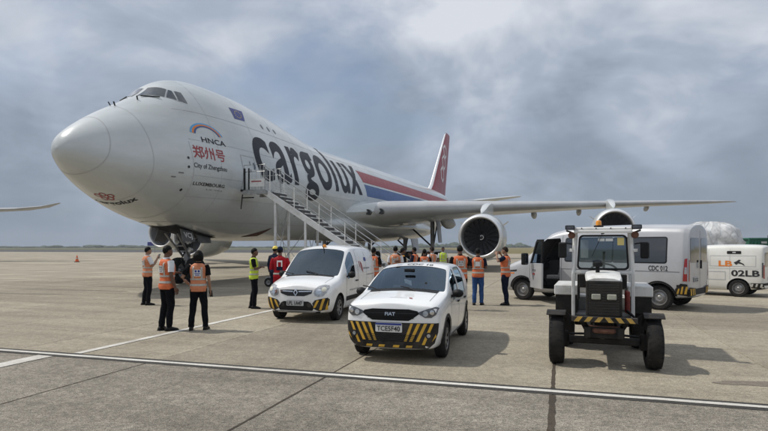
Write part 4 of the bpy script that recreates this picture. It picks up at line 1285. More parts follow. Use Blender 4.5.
def make_body(root, st, fb, rb, glass, wheels, paint, glassmat, extra_cut=None, levels=2, crease=None, arch_r=None):
    """returns (body object, BVH of the closed skin). glass: {part name: predicate on tag}"""
    V, F, tg = body_cage(st, fb, rb)
    me = bpy.data.meshes.new('body')
    me.from_pydata(V, [], F)
    names = list(glass)
    for i, p in enumerate(me.polygons):
        for gi, nme in enumerate(names):
            if glass[nme](tg[i]):
                p.material_index = gi + 1
    bm = bmesh.new(); bm.from_mesh(me)
    bmesh.ops.recalc_face_normals(bm, faces=bm.faces)
    cl = bm.edges.layers.float.new('crease_edge')
    for e in bm.edges:
        lf = e.link_faces
        if len(lf) == 2 and lf[0].material_index != lf[1].material_index:
            e[cl] = 0.93
        elif len(lf) == 2 and e.calc_face_angle(0) > 0.9:
            e[cl] = 0.25
    if crease:
        for e in bm.edges:
            a_, b_ = sorted(v.index for v in e.verts)
            if a_ < 18 * len(st) and b_ < 18 * len(st):
                ra, ka, rb2, kb = a_ // 18, a_ % 18, b_ // 18, b_ % 18
                ka, kb = (ka if ka <= 8 else 16 - ka), (kb if kb <= 8 else 16 - kb)
                if ka == kb and abs(ra - rb2) == 1:
                    e[cl] = max(e[cl], crease.get(('line', ka), 0))
                elif ra == rb2:
                    e[cl] = max(e[cl], crease.get(('ring', ra), 0) if min(ka, kb) >= crease.get('from', 4) else 0)
    bm.to_mesh(me); bm.free()
    for _ in range(len(names) + 2):
        me.materials.append(None)
    o = bpy.data.objects.new('tmp_body', me); WORK.collection.objects.link(o)
    sm = o.modifiers.new('s', 'SUBSURF'); sm.levels = levels; sm.render_levels = levels
    cutters = []
    WELL = len(names) + 1
    def add_cut(mb):
        cm = mb.mesh('cut')
        bm2 = bmesh.new(); bm2.from_mesh(cm); bmesh.ops.recalc_face_normals(bm2, faces=bm2.faces); bm2.to_mesh(cm); bm2.free()
        for _ in range(len(names) + 2):
            cm.materials.append(None)
        for p in cm.polygons:
            p.material_index = WELL
        co = bpy.data.objects.new('cut', cm); WORK.collection.objects.link(co)
        bo = o.modifiers.new('b', 'BOOLEAN'); bo.operation = 'DIFFERENCE'; bo.object = co; bo.solver = 'EXACT'
        bo.material_mode = 'INDEX'
        cutters.append(co)
    for x, y, z, r, w in wheels:
        ar = r * 1.2 if arch_r is None else arch_r
        M = Matrix.Translation((x, 0, z)) @ Matrix.Rotation(pi / 2, 4, 'Z')
        for s in (-1, 1):
            prof = [(s * (y - w * 0.75), 0.0001), (s * (y - w * 0.75), ar), (s * (y + 0.6), ar), (s * (y + 0.6), 0.0001)]
            mb = MB()
            rings = [[Vector((x + rr * cos(2 * pi * k / 40), yy, z + rr * sin(2 * pi * k / 40))) for k in range(40)] for yy, rr in ((s * (y - w * 0.8), ar), (s * (y + 0.5), ar))]
            mb.loft(rings)
            add_cut(mb)
    for mb in (extra_cut or []):
        add_cut(mb)
    ev = applied(o)
    for co in cutters:
        cm = co.data; bpy.data.objects.remove(co); bpy.data.meshes.remove(cm)
    bpy.data.objects.remove(o)
    bvh = BVHTree.FromPolygons([v.co.copy() for v in ev.vertices], [tuple(p.vertices) for p in ev.polygons])
    body = None
    out = {}
    for idx in range(len(names) + 2):
        bm = bmesh.new(); bm.from_mesh(ev)
        bmesh.ops.delete(bm, geom=[f for f in bm.faces if f.material_index != idx], context='FACES')
        if not bm.faces:
            bm.free(); continue
        for f in bm.faces:
            f.material_index = 0
        if idx == 0:
            nm, m = 'body', paint
        elif idx == WELL:
            nm, m = 'wheel_arch', 'cabin_dark'
        else:
            nm, m = names[idx - 1], glassmat[names[idx - 1]] if isinstance(glassmat, dict) else glassmat
            bm.normal_update()
            inner = [v for v in bm.verts]
            for v in inner:
                v.co = v.co - v.normal * 0.006
        # separate left and right panes into their own objects
        groups = [bm.faces[:]]
        if 0 < idx < WELL and nm.startswith('side'):
            for sgn, q in ((1, 'L'), (-1, 'R')):
                b2 = bm.copy()
                bmesh.ops.delete(b2, geom=[f for f in b2.faces if f.calc_center_median().y * sgn < 0], context='FACES')
                mm = bpy.data.meshes.new(nm); b2.to_mesh(mm); b2.free()
                pt = link(nm, mm, m, root, 'all')
                out.setdefault(nm, []).append(pt)
            bm.free(); continue
        if idx == WELL:
            todo = set(bm.faces)
            while todo:
                seed = todo.pop(); comp = {seed}; stack = [seed]
                while stack:
                    for e in stack.pop().edges:
                        for g2 in e.link_faces:
                            if g2 in todo:
                                todo.discard(g2); comp.add(g2); stack.append(g2)
                vi = {}
                fl_ = [[vi.setdefault(v, len(vi)) for v in f.verts] for f in comp]
                zc_ = sum(v.co.z for v in vi) / len(vi)
                link('cab_interior' if zc_ > .9 else nm, MB().add([v.co for v in vi], fl_).mesh(nm), 'cab_trim' if zc_ > .9 else m, root, 35)
            bm.free(); continue
        mm = bpy.data.meshes.new(nm); bm.to_mesh(mm); bm.free()
        pt = link(nm, mm, m, root, 35 if idx in (0, WELL) else 'all')
        out.setdefault(nm, []).append(pt)
        if idx == 0:
            body = pt
            b3 = bmesh.new(); b3.from_mesh(mm); b3.normal_update()
            for v in b3.verts:
                v.co = v.co - v.normal * 0.035
            m3 = bpy.data.meshes.new('cabin_lining'); b3.to_mesh(m3); b3.free()
            link('cabin_lining', m3, 'headliner', body, 'all')
    bpy.data.meshes.remove(ev)
    return body, bvh, out

EXT = {}
def shot(bvh, d, off=0.004):
    """map (u, v) onto a body: d = 'front' (u = y, v = z), 'rear', 'left', 'right' (u = x, v = z), 'top' (u = x, v = y)"""
    def fn(u, v, k):
        lift = off * k if k > 0 else k
        if d == 'front': o, n = Vector((6, u, v)), Vector((-1, 0, 0))
        elif d == 'rear': o, n = Vector((-6, u, v)), Vector((1, 0, 0))
        elif d == 'left': o, n = Vector((u, 6, v)), Vector((0, -1, 0))
        elif d == 'right': o, n = Vector((u, -6, v)), Vector((0, 1, 0))
        else: o, n = Vector((u, v, 6)), Vector((0, 0, -1))
        h = bvh.ray_cast(o, n)
        if h[0] is None:
            if id(bvh) not in EXT:
                EXT[id(bvh)] = (bvh, bvh.ray_cast(Vector((6, 0, .55)), Vector((-1, 0, 0)))[0].x, bvh.ray_cast(Vector((-6, 0, .75)), Vector((1, 0, 0)))[0].x)
            e_ = EXT[id(bvh)]
            q_ = Vector((e_[1] - .12, u, v)) if d == 'front' else Vector((e_[2] + .1, u, v)) if d == 'rear' else Vector((u, o.y * .14, v)) if d != 'top' else Vector((u, v, 1.5))
            h2 = bvh.find_nearest(q_)
            nn = h2[1] if h2[1].dot(n) < 0 else -h2[1]
            return h2[0] + (nn * lift if k > 0 else -n * lift)
        nn = h[1] if h[1].dot(n) < 0 else -h[1]
        return h[0] + (nn * lift if k > 0 else -n * lift)
    return fn

def rounded(u0, u1, v0, v1, r, n=4):
    pts = []
    for cx, cy, a0 in ((u1 - r, v1 - r, 0), (u0 + r, v1 - r, pi / 2), (u0 + r, v0 + r, pi), (u1 - r, v0 + r, 1.5 * pi)):
        for k in range(n + 1):
            a = a0 + pi / 2 * k / n
            pts.append((cx + r * cos(a), cy + r * sin(a)))
    return pts
def mirror_y(poly):
    return [(-u, v) for u, v in reversed(poly)]

def wheel(root, x, y, r, w, style='steel', steer=0.0, name='wheel'):
    """tyre with rim as child, y > 0 is the left side, dish faces outwards"""
    s = 1 if y > 0 else -1
    rim = r * 0.64
    t = MB().lathe([(-w / 2, rim), (-w / 2, r * 0.88), (-w * 0.42, r * 0.965), (-w * 0.25, r), (-w * 0.12, r), (-w * 0.11, r * 0.985), (-w * 0.06, r * 0.985), (-w * 0.05, r), (w * 0.05, r), (w * 0.06, r * 0.985), (w * 0.11, r * 0.985), (w * 0.12, r),
                    (w * 0.25, r), (w * 0.42, r * 0.965), (w / 2, r * 0.88), (w / 2, rim), (w * 0.3, rim * 0.95), (-w * 0.3, rim * 0.95)], 36, Matrix.Rotation(pi / 2, 4, 'Z'))
    o = t.build(name, 'tyre', root, smooth=30)
    o.location = (x, y, r)
    o.rotation_euler = (0, 0, steer)
    R = Matrix.Rotation(s * pi / 2, 4, 'Z')
    if style == 'steel':
        rb = MB().lathe([(w * 0.46, rim * 1.0), (w * 0.47, rim * 0.93), (w * 0.2, rim * 0.86), (w * 0.12, rim * 0.8), (w * 0.22, rim * 0.62), (w * 0.30, rim * 0.45), (w * 0.26, rim * 0.28), (w * 0.32, rim * 0.2), (w * 0.36, rim * 0.12), (w * 0.36, 0.001)], 30, R)
        ro = rb.build('rim', 'steel_rim', o, smooth=30)
        for k in range(8):
            a = 2 * pi * k / 8
            MB().lathe([(w * 0.19, 0.001), (w * 0.205, rim * 0.10), (w * 0.15, rim * 0.11)], 10, R @ Matrix.Translation((0, rim * 0.70 * cos(a), rim * 0.70 * sin(a)))).build('rim_hole', 'cabin_dark', ro) if False else None
    else:
        rb = MB().lathe([(w * 0.46, rim * 1.0), (w * 0.47, rim * 0.92), (w * 0.1, rim * 0.88), (w * 0.05, 0.001)], 30, R)
        ro = rb.build('rim', 'dark_metal', o, smooth=30)
        for k in range(7):
            a = 2 * pi * k / 7
            c, s_ = cos(a), sin(a)
            MB().bar(R @ Vector((w * 0.30, 0, 0)), R @ Vector((w * 0.40, rim * 0.92 * c, rim * 0.92 * s_)), rim * 0.24, 0.02, R.to_3x3() @ Vector((1, 0, 0))).build('hubcap_spoke', 'steel_rim', ro)
        MB().lathe([(w * 0.42, 0.001), (w * 0.40, rim * 0.2), (w * 0.3, rim * 0.26)], 16, R).build('hubcap_centre', 'steel_rim', ro, smooth=30)
        MB().lathe([(w * 0.465, rim * 1.0), (w * 0.47, rim * 0.86), (w * 0.42, rim * 0.84)], 30, R).build('hubcap_ring', 'steel_rim', ro, smooth=30)
    return o

def seat(root, x, y, z0, h=0.62):
    m = MB().box((x, y, z0 + 0.06), (0.48, 0.48, 0.14)).build('seat', 'seat_cloth', root, bevel=0.04, segs=2)
    MB().bar((x - 0.2, y, z0 + 0.1), (x - 0.36, y, z0 + h), 0.46, 0.12, (1, 0, 0)).build('seat_back', 'seat_cloth', m, bevel=0.04, segs=2)
    MB().box((x - 0.40, y, z0 + h + 0.12), (0.08, 0.26, 0.18)).build('headrest', 'seat_cloth', m, bevel=0.03, segs=2)
def dashboard(root, x, z, w, depth=0.35):
    MB().box((x, 0, z), (depth, w, 0.16)).build('dashboard', 'dash_grey', root, bevel=0.04, segs=2)
def steering(root, x, y, z, r=0.18, tilt=0.5):
    M = Matrix.Translation((x, y, z)) @ Matrix.Rotation(-tilt, 4, 'Y')
    pts = [M @ Vector((0, r * cos(2 * pi * k / 20), r * sin(2 * pi * k / 20))) for k in range(21)]
    MB().tube(pts, 0.016, 6, cap=False).tube([M @ Vector((0, -r, 0)), M @ Vector((0.02, 0, 0)), M @ Vector((0, r, 0))], 0.014, 6).tube([M @ Vector((0.02, 0, 0)), M @ Vector((0.35, 0, 0))], 0.02, 6).build('steering_wheel', 'black_plastic', root, smooth=True)
def mirror(root, x, y, z, m='black_plastic', w=0.2, h=0.14):
    s = 1 if y > 0 else -1
    o = MB().ellipsoid((x, y, z), (0.075, w / 2, h / 2), 12, 8).build('wing_mirror', m, root, smooth='all')
    MB().bar((x + 0.02, y - s * w * 0.35, z - 0.03), (x + 0.06, y - s * (w * 0.5 + 0.06), z - 0.07), 0.06, 0.04).build('mirror_stalk', 'black_plastic', o)
    MB().box((x - 0.072, y, z), (0.008, w * 0.72, h * 0.7)).build('mirror_glass', 'cockpit_glass', o, bevel=0.01)
def plate(root, fn, u0, u1, v0, v1, txt, m, band=False, mirror_txt=False):
    p = decal('number_plate', poly2(rounded(u0, u1, v0, v1, 0.015, 2)), lambda u, v, k: fn(u, v, 1) + (fn((u0 + u1) / 2, (v0 + v1) / 2, 1) - fn(u, v, 1)) * 0.9 * 0 , m, root, 0.1)
    vt = v1 - (0.035 if band else 0.012)
    if band:
        decal('plate_band', poly2([(u0 + 0.006, v1 - 0.032), (u1 - 0.006, v1 - 0.032), (u1 - 0.006, v1 - 0.004), (u0 + 0.006, v1 - 0.004)]), lambda u, v, k: fn(u, v, 1.6), 'plate_blue', p, 0.1)
    decal('plate_text', fit_text(txt, u0 + 0.03, v0 + 0.018, u1 - u0 - 0.06, vt - v0 - 0.03, 0.02, mirror=mirror_txt), lambda u, v, k: fn(u, v, 1.8), 'decal_black', p, 0)

# stations helper: nine points from half widths and heights
def S(x, z0, wu, wb, zl, wl, zb, wbelt, zg, wg, zr, wr, z6, w6, z7, w7, z8):
    return (x, [(wu, z0), (wb, z0 + 0.02), (wl, zl), (wbelt, zb), (wg, zg), (wr, zr), (w6, z6), (w7, z7), (0, z8)])

def small_hatchback():
    """white hatchback with black and yellow striped bumper"""
    fl, fr = at(358.7, 353), at(441, 356)
    ax = (Vector((fl.x, fl.y, 0)) + Vector((fr.x, fr.y, 0))) / 2
    hd = atan2(-U.y, -U.x) + radians(1.5)
    d = Vector((cos(hd), sin(hd), 0))
    XF = 1.06
    loc = ax - d * XF
    t = thing('hatchback_car', 'small white hatchback with black and yellow striped front bumper', 'car', loc + P * .045, hd)
    t.scale = (1, .94, 1)
    st = [
        S(1.71, .22, .54, .66, .40, .745, .64, .745, .75, .735, .82, .71, .865, .64, .90, .34, .912),
        S(1.60, .20, .54, .71, .42, .79, .68, .79, .80, .775, .87, .745, .91, .67, .945, .35, .958),
        S(1.30, .19, .55, .74, .44, .805, .74, .80, .86, .785, .92, .755, .95, .69, .985, .36, 1.0),
        S(1.02, .19, .55, .745, .44, .805, .79, .80, .91, .79, .965, .765, .99, .71, 1.022, .37, 1.038),
        S(.88, .19, .55, .745, .44, .805, .82, .80, .935, .79, .985, .765, 1.01, .725, 1.045, .38, 1.06),
        S(.50, .19, .55, .745, .44, .805, .86, .80, 1.04, .775, 1.18, .715, 1.20, .675, 1.245, .37, 1.26),
        S(.16, .19, .55, .745, .44, .805, .875, .80, 1.12, .76, 1.325, .665, 1.355, .62, 1.41, .35, 1.425),
        S(-.10, .19, .55, .745, .44, .805, .885, .80, 1.14, .755, 1.375, .645, 1.41, .595, 1.452, .34, 1.466),
        S(-.22, .19, .55, .745, .44, .805, .89, .80, 1.145, .755, 1.385, .64, 1.42, .59, 1.46, .34, 1.474),
        S(-.92, .19, .55, .745, .44, .805, .92, .80, 1.16, .755, 1.385, .635, 1.42, .585, 1.455, .34, 1.468),
        S(-1.30, .20, .55, .74, .45, .80, .95, .795, 1.18, .74, 1.36, .62, 1.395, .57, 1.43, .33, 1.443),
        S(-1.66, .26, .52, .70, .46, .77, .96, .76, 1.17, .70, 1.30, .60, 1.33, .54, 1.36, .31, 1.373),
        S(-1.78, .30, .50, .64, .46, .72, .92, .71, 1.08, .65, 1.17, .56, 1.20, .50, 1.23, .28, 1.243),
    ]
    glass = {
        'windshield': lambda q: q[0] == 's' and q[1] in (4, 5) and q[2] in (6, 7),
        'side_window': lambda q: q[0] == 's' and q[1] in (5, 6) and q[2] in (3, 4),
        'side_window_rear': lambda q: q[0] == 's' and q[1] in (8,) and q[2] in (3, 4),
    }
    R = 0.29
    body, bvh, parts = make_body(t, st, [.05, .07, .08, .08, .07, .06, .05, .04], [.05] * 8, glass, [(XF, .70, R, R, .19), (-1.245, .70, R, R, .19)], 'car_white', 'glass_clear', levels=3, crease={('line', 3): .45, ('line', 5): .3, ('line', 6): .35, ('ring', 0): .5, ('ring', 1): .25})
    F, L, Rr, T = shot(bvh, 'front'), shot(bvh, 'left'), shot(bvh, 'right'), shot(bvh, 'top')
    def Fk(off): return shot(bvh, 'front', off)
    # striped bumper: black ground, yellow bars leaning outwards
    bump = decal('front_bumper', poly2([(-.60, .235), (.60, .235), (.70, .32), (.752, .48), (.762, .62), (-.762, .62), (-.752, .48), (-.70, .32)]), Fk(.006), 'hazard_black', t, 0.06)
    for s in (-1, 1):
        for u, lean, wd in ((.33, .12, .045), (.44, .15, .05), (.545, .15, .05), (.65, .14, .045)):
            lo, hi = .345, .612
            if u > .55: lo = .30
            if u == .34: lo = .47
            ps = [(u, hi), (u + wd, hi), (u + wd + lean * (hi - lo) / .23 * -0.75, lo), (u + lean * (hi - lo) / .23 * -0.75, lo)]
            ps = [(max(-.75, min(.75, s * p[0])), p[1]) for p in ps]
            decal('bumper_stripe', poly2(ps), Fk(.010), 'hazard_yellow', bump, 0.06)
        decal('bumper_stripe', poly2([(s * .69, .38), (s * .725, .42), (s * .72, .46), (s * .66, .34)]), Fk(.010), 'hazard_yellow', bump, 0.06)
    for u in (-.36, -.15, .09, .30):
        decal('bumper_stripe', poly2([(u - .05, .25), (u + .05, .25), (u + .065, .285), (u - .035, .285)]), Fk(.010), 'hazard_yellow', bump, 0.06)
    decal('lower_grille', poly2([(-.40, .335), (.40, .335), (.44, .45), (-.44, .45)]), Fk(.009), 'black_plastic', bump, 0.06)
    for z in (.36, .385, .41, .435):
        decal('grille_slat', poly2([(-.41, z), (.41, z), (.41, z + .008), (-.41, z + .008)]), Fk(.018), 'gloss_black', bump, 0.08)
    for s in (-1, 1):
        decal('fog_lamp', ring2(s * .615, .435, 0, .05, 14), Fk(.014), 'gloss_black', t, 0)
        decal('fog_lens', ring2(s * .615, .435, 0, .028, 12), Fk(.018), 'lamp_clear', t, 0)
    # grille between the headlamps
    g = decal('grille', poly2([(-.44, 0.795), (-.47, 0.755), (-.36, 0.680), (-.30, 0.650), (.30, 0.650), (.36, 0.680), (.47, 0.755), (.44, 0.795), (.30, 0.820), (-.30, 0.820)]), Fk(.006), 'grille_black', t, 0.06)
    for z in (.68, .705, .73, .78):
        decal('grille_slat', poly2([(-.40 + (.735 - z) * .5 if z < .745 else -.44, z), (.40 - (.735 - z) * .5 if z < .745 else .44, z), (.40 if z < .745 else .44, z + .009), (-.40 if z < .745 else -.44, z + .009)]), Fk(.013), 'black_plastic', g, 0.08)
    decal('grille_bar', poly2([(-.42, 0.750), (.42, 0.750), (.43, 0.767), (-.43, 0.767)]), Fk(.014), 'dark_metal', g, 0.08)
    decal('badge', fit_text('FIAT', -.085, .722, .17, .05, .02), Fk(.020), 'chrome', g, 0)
    for s in (-1, 1):
        ps = [(.455, 0.780), (.47, 0.745), (.56, 0.700), (.66, 0.700), (.725, 0.745), (.755, 0.835), (.715, 0.855), (.60, 0.830)]
        ps = ps if s > 0 else mirror_y(ps)
        h = decal('headlight', poly2(ps), Fk(.008), 'lamp_smoked', t, 0.05)
        decal('lamp_reflector', ring2(s * .565, .76, 0, .042, 14), Fk(.014), 'lamp_clear', h, 0.03)
        decal('lamp_reflector', ring2(s * .665, .78, 0, .034, 14), Fk(.014), 'chrome', h, 0.03)
    pf = Fk(.022)
    plate(t, pf, -.24, .20, .475, .615, 'TCE5F40', 'plate_white', band=True)
    # bonnet mark and seams
    decal('bonnet_mark', fit_text('viracopos', 1.34, -.26, .05, .0001, 0) if False else poly2([(1.40, .12), (1.455, .12), (1.455, .05), (1.40, .05)]), T, 'decal_red', t, 0.05) if False else None
    tv, tf = fit_text('viracopos', 0, 0, .30, .035, .01)
    decal('bonnet_lettering', ([(1.47 + b, -.10 + a) for a, b in tv], tf), lambda u, v, k: shot(bvh, 'top', .005)(1.47 - (u - 1.47) * -1 * 1, v, k), 'decal_grey', t, 0)
    decal('bonnet_mark', poly2([(1.455, .225), (1.47, .285), (1.50, .30), (1.485, .24)], [(1.505, .245), (1.515, .30), (1.53, .305), (1.522, .25)]), shot(bvh, 'top', .005), 'decal_red', t, 0)
    rv, rf = fit_text('CDC 10', 0, 0, .50, .13, .02)
    decal('roof_lettering', ([(-.02 + b, -.16 + a) for a, b in rv], rf), lambda u, v, k: shot(bvh, 'top', .005)(-.02 - (u + .02) * -1, v, k), 'decal_black', t, 0.1)
    for s in (-1, 1):
        decal('bonnet_seam', poly2([(.93, s * .60), (1.52, s * .585), (1.52, s * .592), (.93, s * .607)]), shot(bvh, 'top', .003), 'seam', t, 0.1)
    sd = {1: shot(bvh, 'left', .003), -1: shot(bvh, 'right', .003)}
    for s in (1, -1):
        f = sd[s]
        for x in (.70, -.17, -.98):
            decal('door_seam', poly2([(x, .30), (x + .009, .30), (x + .009, .87), (x, .87)]), f, 'seam', t, 0.08)
        decal('door_seam', poly2([(-.95, .27), (.70, .27), (.70, .278), (-.95, .278)]), f, 'seam', t, 0.1)
        for x in (-.10, -.92):
            MB().bar(f(x, .80, 6), f(x + .16, .80, 6), 0.03, 0.03).build('door_handle', 'black_plastic', t, bevel=0.008)
        # black arch mouldings
        for x in (XF, -1.245):
            a0, a1 = (radians(-8), radians(172)) if x > 0 else (radians(8), radians(188))
            decal('arch_moulding', ring2(x, R, R * 1.21, R * 1.40, 20, radians(4), radians(176)), shot(bvh, 'left' if s > 0 else 'right', .008), 'black_plastic', t, 0)
        decal('sill_moulding', poly2([(-.92, .20), (.72, .20), (.72, .29), (-.92, .29)]), shot(bvh, 'left' if s > 0 else 'right', .008), 'black_plastic', t, 0.1)
        mirror(t, .60, s * .90, .98)
        wheel(t, XF, s * .70, R, .18, 'hub'); wheel(t, -1.245, s * .70, R, .18, 'hub')
        MB().tube([(1.0, s * .32 - .1, 1.035), (.92, s * .35 - .25, 1.075), (.88, s * .35 - .42, 1.10)], 0.010, 6).build('wiper', 'black_plastic', t)
    decal('cowl_panel', poly2([(.86, -.62), (1.0, -.60), (1.0, .60), (.86, .62)]), shot(bvh, 'top', .006), 'black_plastic', t, 0.08)
    MB().box((0.05, -.36, 1.49), (.09, .09, .06)).build('roof_beacon', 'rust', t, bevel=0.015)
    MB().tube([(-1.1, 0, 1.50), (-1.45, 0, 1.72)], 0.006, 5).build('aerial', 'black_plastic', t)
    dashboard(t, .62, .90, 1.35, .5)
    steering(t, .38, .34, .98)
    for y in (-.34, .34):
        seat(t, -.05, y, .42, .60)
    MB().box((-.75, 0, .52), (.45, 1.1, .14)).box((-.98, 0, .78), (.14, 1.1, .55)).build('rear_seat', 'seat_cloth', t, bevel=0.04)
    MB().box((.44, -.02, 1.345), (.03, .2, .06)).build('rear_mirror', 'black_plastic', t, bevel=0.01)
    q = [Vector((.60, .06, 1.09)), Vector((.60, -.07, 1.14)), Vector((.46, -.12, 1.20)), Vector((.46, .02, 1.17))]
    MB().add(q, [(0, 1, 2, 3)]).build('paper_sheet', 'paper', t)
    return t
small_hatchback()

def delivery_van():
    """white van with diamond badge, round lamps and hazard corners"""
    f2 = at(308, 319)
    hd = atan2(-U.y, -U.x) + radians(3)
    d = Vector((cos(hd), sin(hd), 0))
    XF = 1.27
    loc = Vector((f2.x, f2.y, 0)) - d * XF
    t = thing('delivery_van', 'white delivery van with diamond badge, round headlights and amber roof light', 'van', loc, hd)
    st = [
        S(1.93, .24, .52, .62, .42, .74, .64, .735, .72, .70, .78, .64, .815, .55, .85, .30, .865),
        S(1.80, .21, .55, .72, .44, .81, .70, .80, .80, .76, .86, .70, .90, .60, .935, .32, .95),
        S(1.52, .20, .58, .77, .45, .83, .78, .825, .89, .79, .935, .72, .96, .63, .99, .33, 1.005),
        S(1.24, .20, .58, .775, .45, .83, .84, .83, .93, .80, .975, .75, .995, .69, 1.025, .36, 1.04),
        S(1.10, .20, .58, .775, .45, .83, .88, .83, .965, .80, 1.005, .765, 1.025, .72, 1.06, .38, 1.075),
        S(.70, .20, .58, .775, .45, .83, .95, .83, 1.17, .80, 1.335, .73, 1.36, .69, 1.405, .37, 1.42),
        S(.32, .20, .58, .775, .45, .83, .99, .83, 1.30, .795, 1.60, .685, 1.645, .63, 1.695, .35, 1.715),
        S(.06, .20, .58, .775, .45, .83, 1.0, .83, 1.33, .79, 1.67, .675, 1.715, .61, 1.765, .34, 1.785),
        S(-.12, .20, .58, .775, .45, .83, 1.0, .83, 1.34, .79, 1.69, .675, 1.735, .61, 1.785, .34, 1.80),
        S(-.90, .20, .58, .775, .45, .83, 1.0, .83, 1.34, .795, 1.70, .69, 1.75, .62, 1.80, .34, 1.815),
        S(-1.70, .22, .58, .77, .46, .825, 1.0, .82, 1.34, .79, 1.66, .69, 1.71, .62, 1.76, .34, 1.775),
        S(-1.98, .28, .55, .72, .46, .79, 1.0, .785, 1.32, .755, 1.58, .665, 1.63, .60, 1.68, .33, 1.695),
        S(-2.04, .32, .5, .66, .46, .74, 1.0, .735, 1.30, .70, 1.53, .62, 1.575, .56, 1.62, .31, 1.635),
    ]
    glass = {
        'windshield': lambda q: q[0] == 's' and q[1] in (4, 5) and q[2] in (6, 7),
        'side_window': lambda q: q[0] == 's' and q[1] in (5, 6) and q[2] in (3, 4),
    }
    R = 0.30
    body, bvh, parts = make_body(t, st, [.05, .08, .09, .08, .07, .06, .05, .04], [.03] * 8, glass, [(XF, .72, R, R, .19), (-1.33, .72, R, R, .19)], 'car_white', 'glass_clear', levels=3, crease={('line', 3): .3, ('line', 6): .3, ('ring', 0): .3, ('ring', 11): .4})
    def Fk(off): return shot(bvh, 'front', off)
    # grille with bright bar and diamond
    g = decal('grille', poly2([(-.40, .755), (-.38, .68), (-.20, .62), (.20, .62), (.38, .68), (.40, .755), (.2, .765), (-.2, .765)]), Fk(.006), 'gloss_black', t, 0.06)
    for z in (.645, .672, .70):
        decal('grille_slat', poly2([(-.33 + (.70 - z), z), (.33 - (.70 - z), z), (.34 - (.70 - z), z + .008), (-.34 + (.70 - z), z + .008)]), Fk(.014), 'black_plastic', g, 0.08)
    for s in (-1, 1):
        ps = [(.07, .735), (.07, .712), (.38, .722), (.38, .742)]
        decal('grille_bar', poly2(ps if s > 0 else mirror_y(ps)), Fk(.018), 'chrome', g, 0.08)
    decal('badge', poly2([(0, .79), (-.055, .70), (-.032, .70), (0, .752)], [(0, .79), (0, .752), (.032, .70), (.055, .70)], [(0, .61), (0, .648), (-.032, .70), (-.055, .70)], [(0, .61), (.055, .70), (.032, .70), (0, .648)]), Fk(.026), 'chrome', g, 0)
    for s in (-1, 1):
        ps = [(.43, .70), (.45, .64), (.53, .605), (.63, .62), (.71, .70), (.745, .80), (.72, .86), (.64, .875), (.53, .85), (.46, .79)]
        h = decal('headlight', poly2(ps if s > 0 else mirror_y(ps)), Fk(.008), 'lamp_clear', t, 0.05)
        decal('lamp_reflector', ring2(s * .545, .72, 0, .065, 16), Fk(.014), 'chrome', h, 0.03)
        decal('lamp_reflector', ring2(s * .65, .77, 0, .05, 16), Fk(.014), 'lamp_warm', h, 0.03)
        # black corner panel with yellow bars
        ps = [(.40, .46), (.44, .33), (.54, .28), (.67, .31), (.755, .42), (.77, .55), (.735, .59), (.56, .555), (.46, .53)]
        cp = decal('hazard_corner', poly2(ps if s > 0 else mirror_y(ps)), Fk(.007), 'hazard_black', t, 0.05)
        for u in (.47, .60, .72):
            ps = [(u - .05, .31 if u > .5 else .36), (u + .0, .31 if u > .5 else .36), (u + .09 if u < .7 else u + .03, .57 if u > .5 else .53), (u + .035, .57 if u > .5 else .53)]
            decal('hazard_bar', poly2(ps if s > 0 else mirror_y(ps)), Fk(.011), 'hazard_yellow', cp, 0.05)
    b = decal('lower_grille', poly2([(-.40, .29), (.40, .29), (.44, .36), (.36, .47), (.30, .50), (-.30, .50), (-.36, .47), (-.44, .36)]), Fk(.007), 'black_plastic', t, 0.06)
    for s in (-1, 1):
        decal('fog_lamp', ring2(s * .33, .42, 0, .055, 14), Fk(.013), 'gloss_black', b, 0)
    decal('lower_lip', poly2([(-.55, .235), (.55, .235), (.58, .275), (-.58, .275)]), Fk(.010), 'black_plastic', t, 0.06)
    plate(t, Fk(.024), -.22, .20, .40, .53, 'LPL 1A47', 'plate_grey')
    for s in (1, -1):
        side = 'left' if s > 0 else 'right'
        f = shot(bvh, side, .003)
        for x in (.78, -.20, -.98):
            decal('door_seam', poly2([(x, .28), (x + .01, .28), (x + .01, .97 if x > .5 else 1.62), (x, .97 if x > .5 else 1.62)]) if x != -.20 else poly2([(x, .28), (x + .01, .28), (x + .01, 1.66), (x, 1.66)]), f, 'seam', t, 0.08)
        decal('door_seam', poly2([(-1.0, .27), (.78, .27), (.78, .278), (-1.0, .278)]), f, 'seam', t, 0.1)
        decal('slide_rail', poly2([(-1.75, .98), (-.98, .98), (-.98, .995), (-1.75, .995)]), f, 'seam', t, 0.1)
        decal('side_moulding', poly2([(-.95, .42), (.80, .42), (.80, .53), (-.95, .53)]), shot(bvh, side, .012), 'black_plastic', t, 0.1)
        decal('side_moulding', poly2([(-1.9, .42), (-1.7, .42), (-1.7, .53), (-1.9, .53)]), shot(bvh, side, .012), 'black_plastic', t, 0.1)
        MB().bar(f(-.10, .88, 6), f(.06, .88, 6), 0.035, 0.035).build('door_handle', 'black_plastic', t, bevel=0.008)
        mirror(t, .70, s * .93, 1.06, w=.2, h=.17)
        wheel(t, XF, s * .72, R, .19, 'hub'); wheel(t, -1.33, s * .72, R, .19, 'hub')
        mir = s < 0
        fl = shot(bvh, side, .005)
        decal('side_lettering', fit_text('viracopos', -1.3, 1.13, .62, .07, .02, mirror=True), fl, 'decal_grey', t, 0) if s > 0 else decal('side_lettering', fit_text('viracopos', -1.3, 1.13, .62, .07, .02), fl, 'decal_grey', t, 0)
        decal('side_mark', poly2([(-.66, 1.05), (-.60, 1.30), (-.46, 1.38), (-.52, 1.14)], [(-.44, 1.18), (-.40, 1.36), (-.34, 1.38), (-.38, 1.22)]), fl, 'decal_red', t, 0.1)
        decal('side_panel_mark', poly2([(-1.05, 1.36), (-.85, 1.36), (-.85, 1.46), (-1.05, 1.46)]), fl, 'plate_blue', t, 0.1)
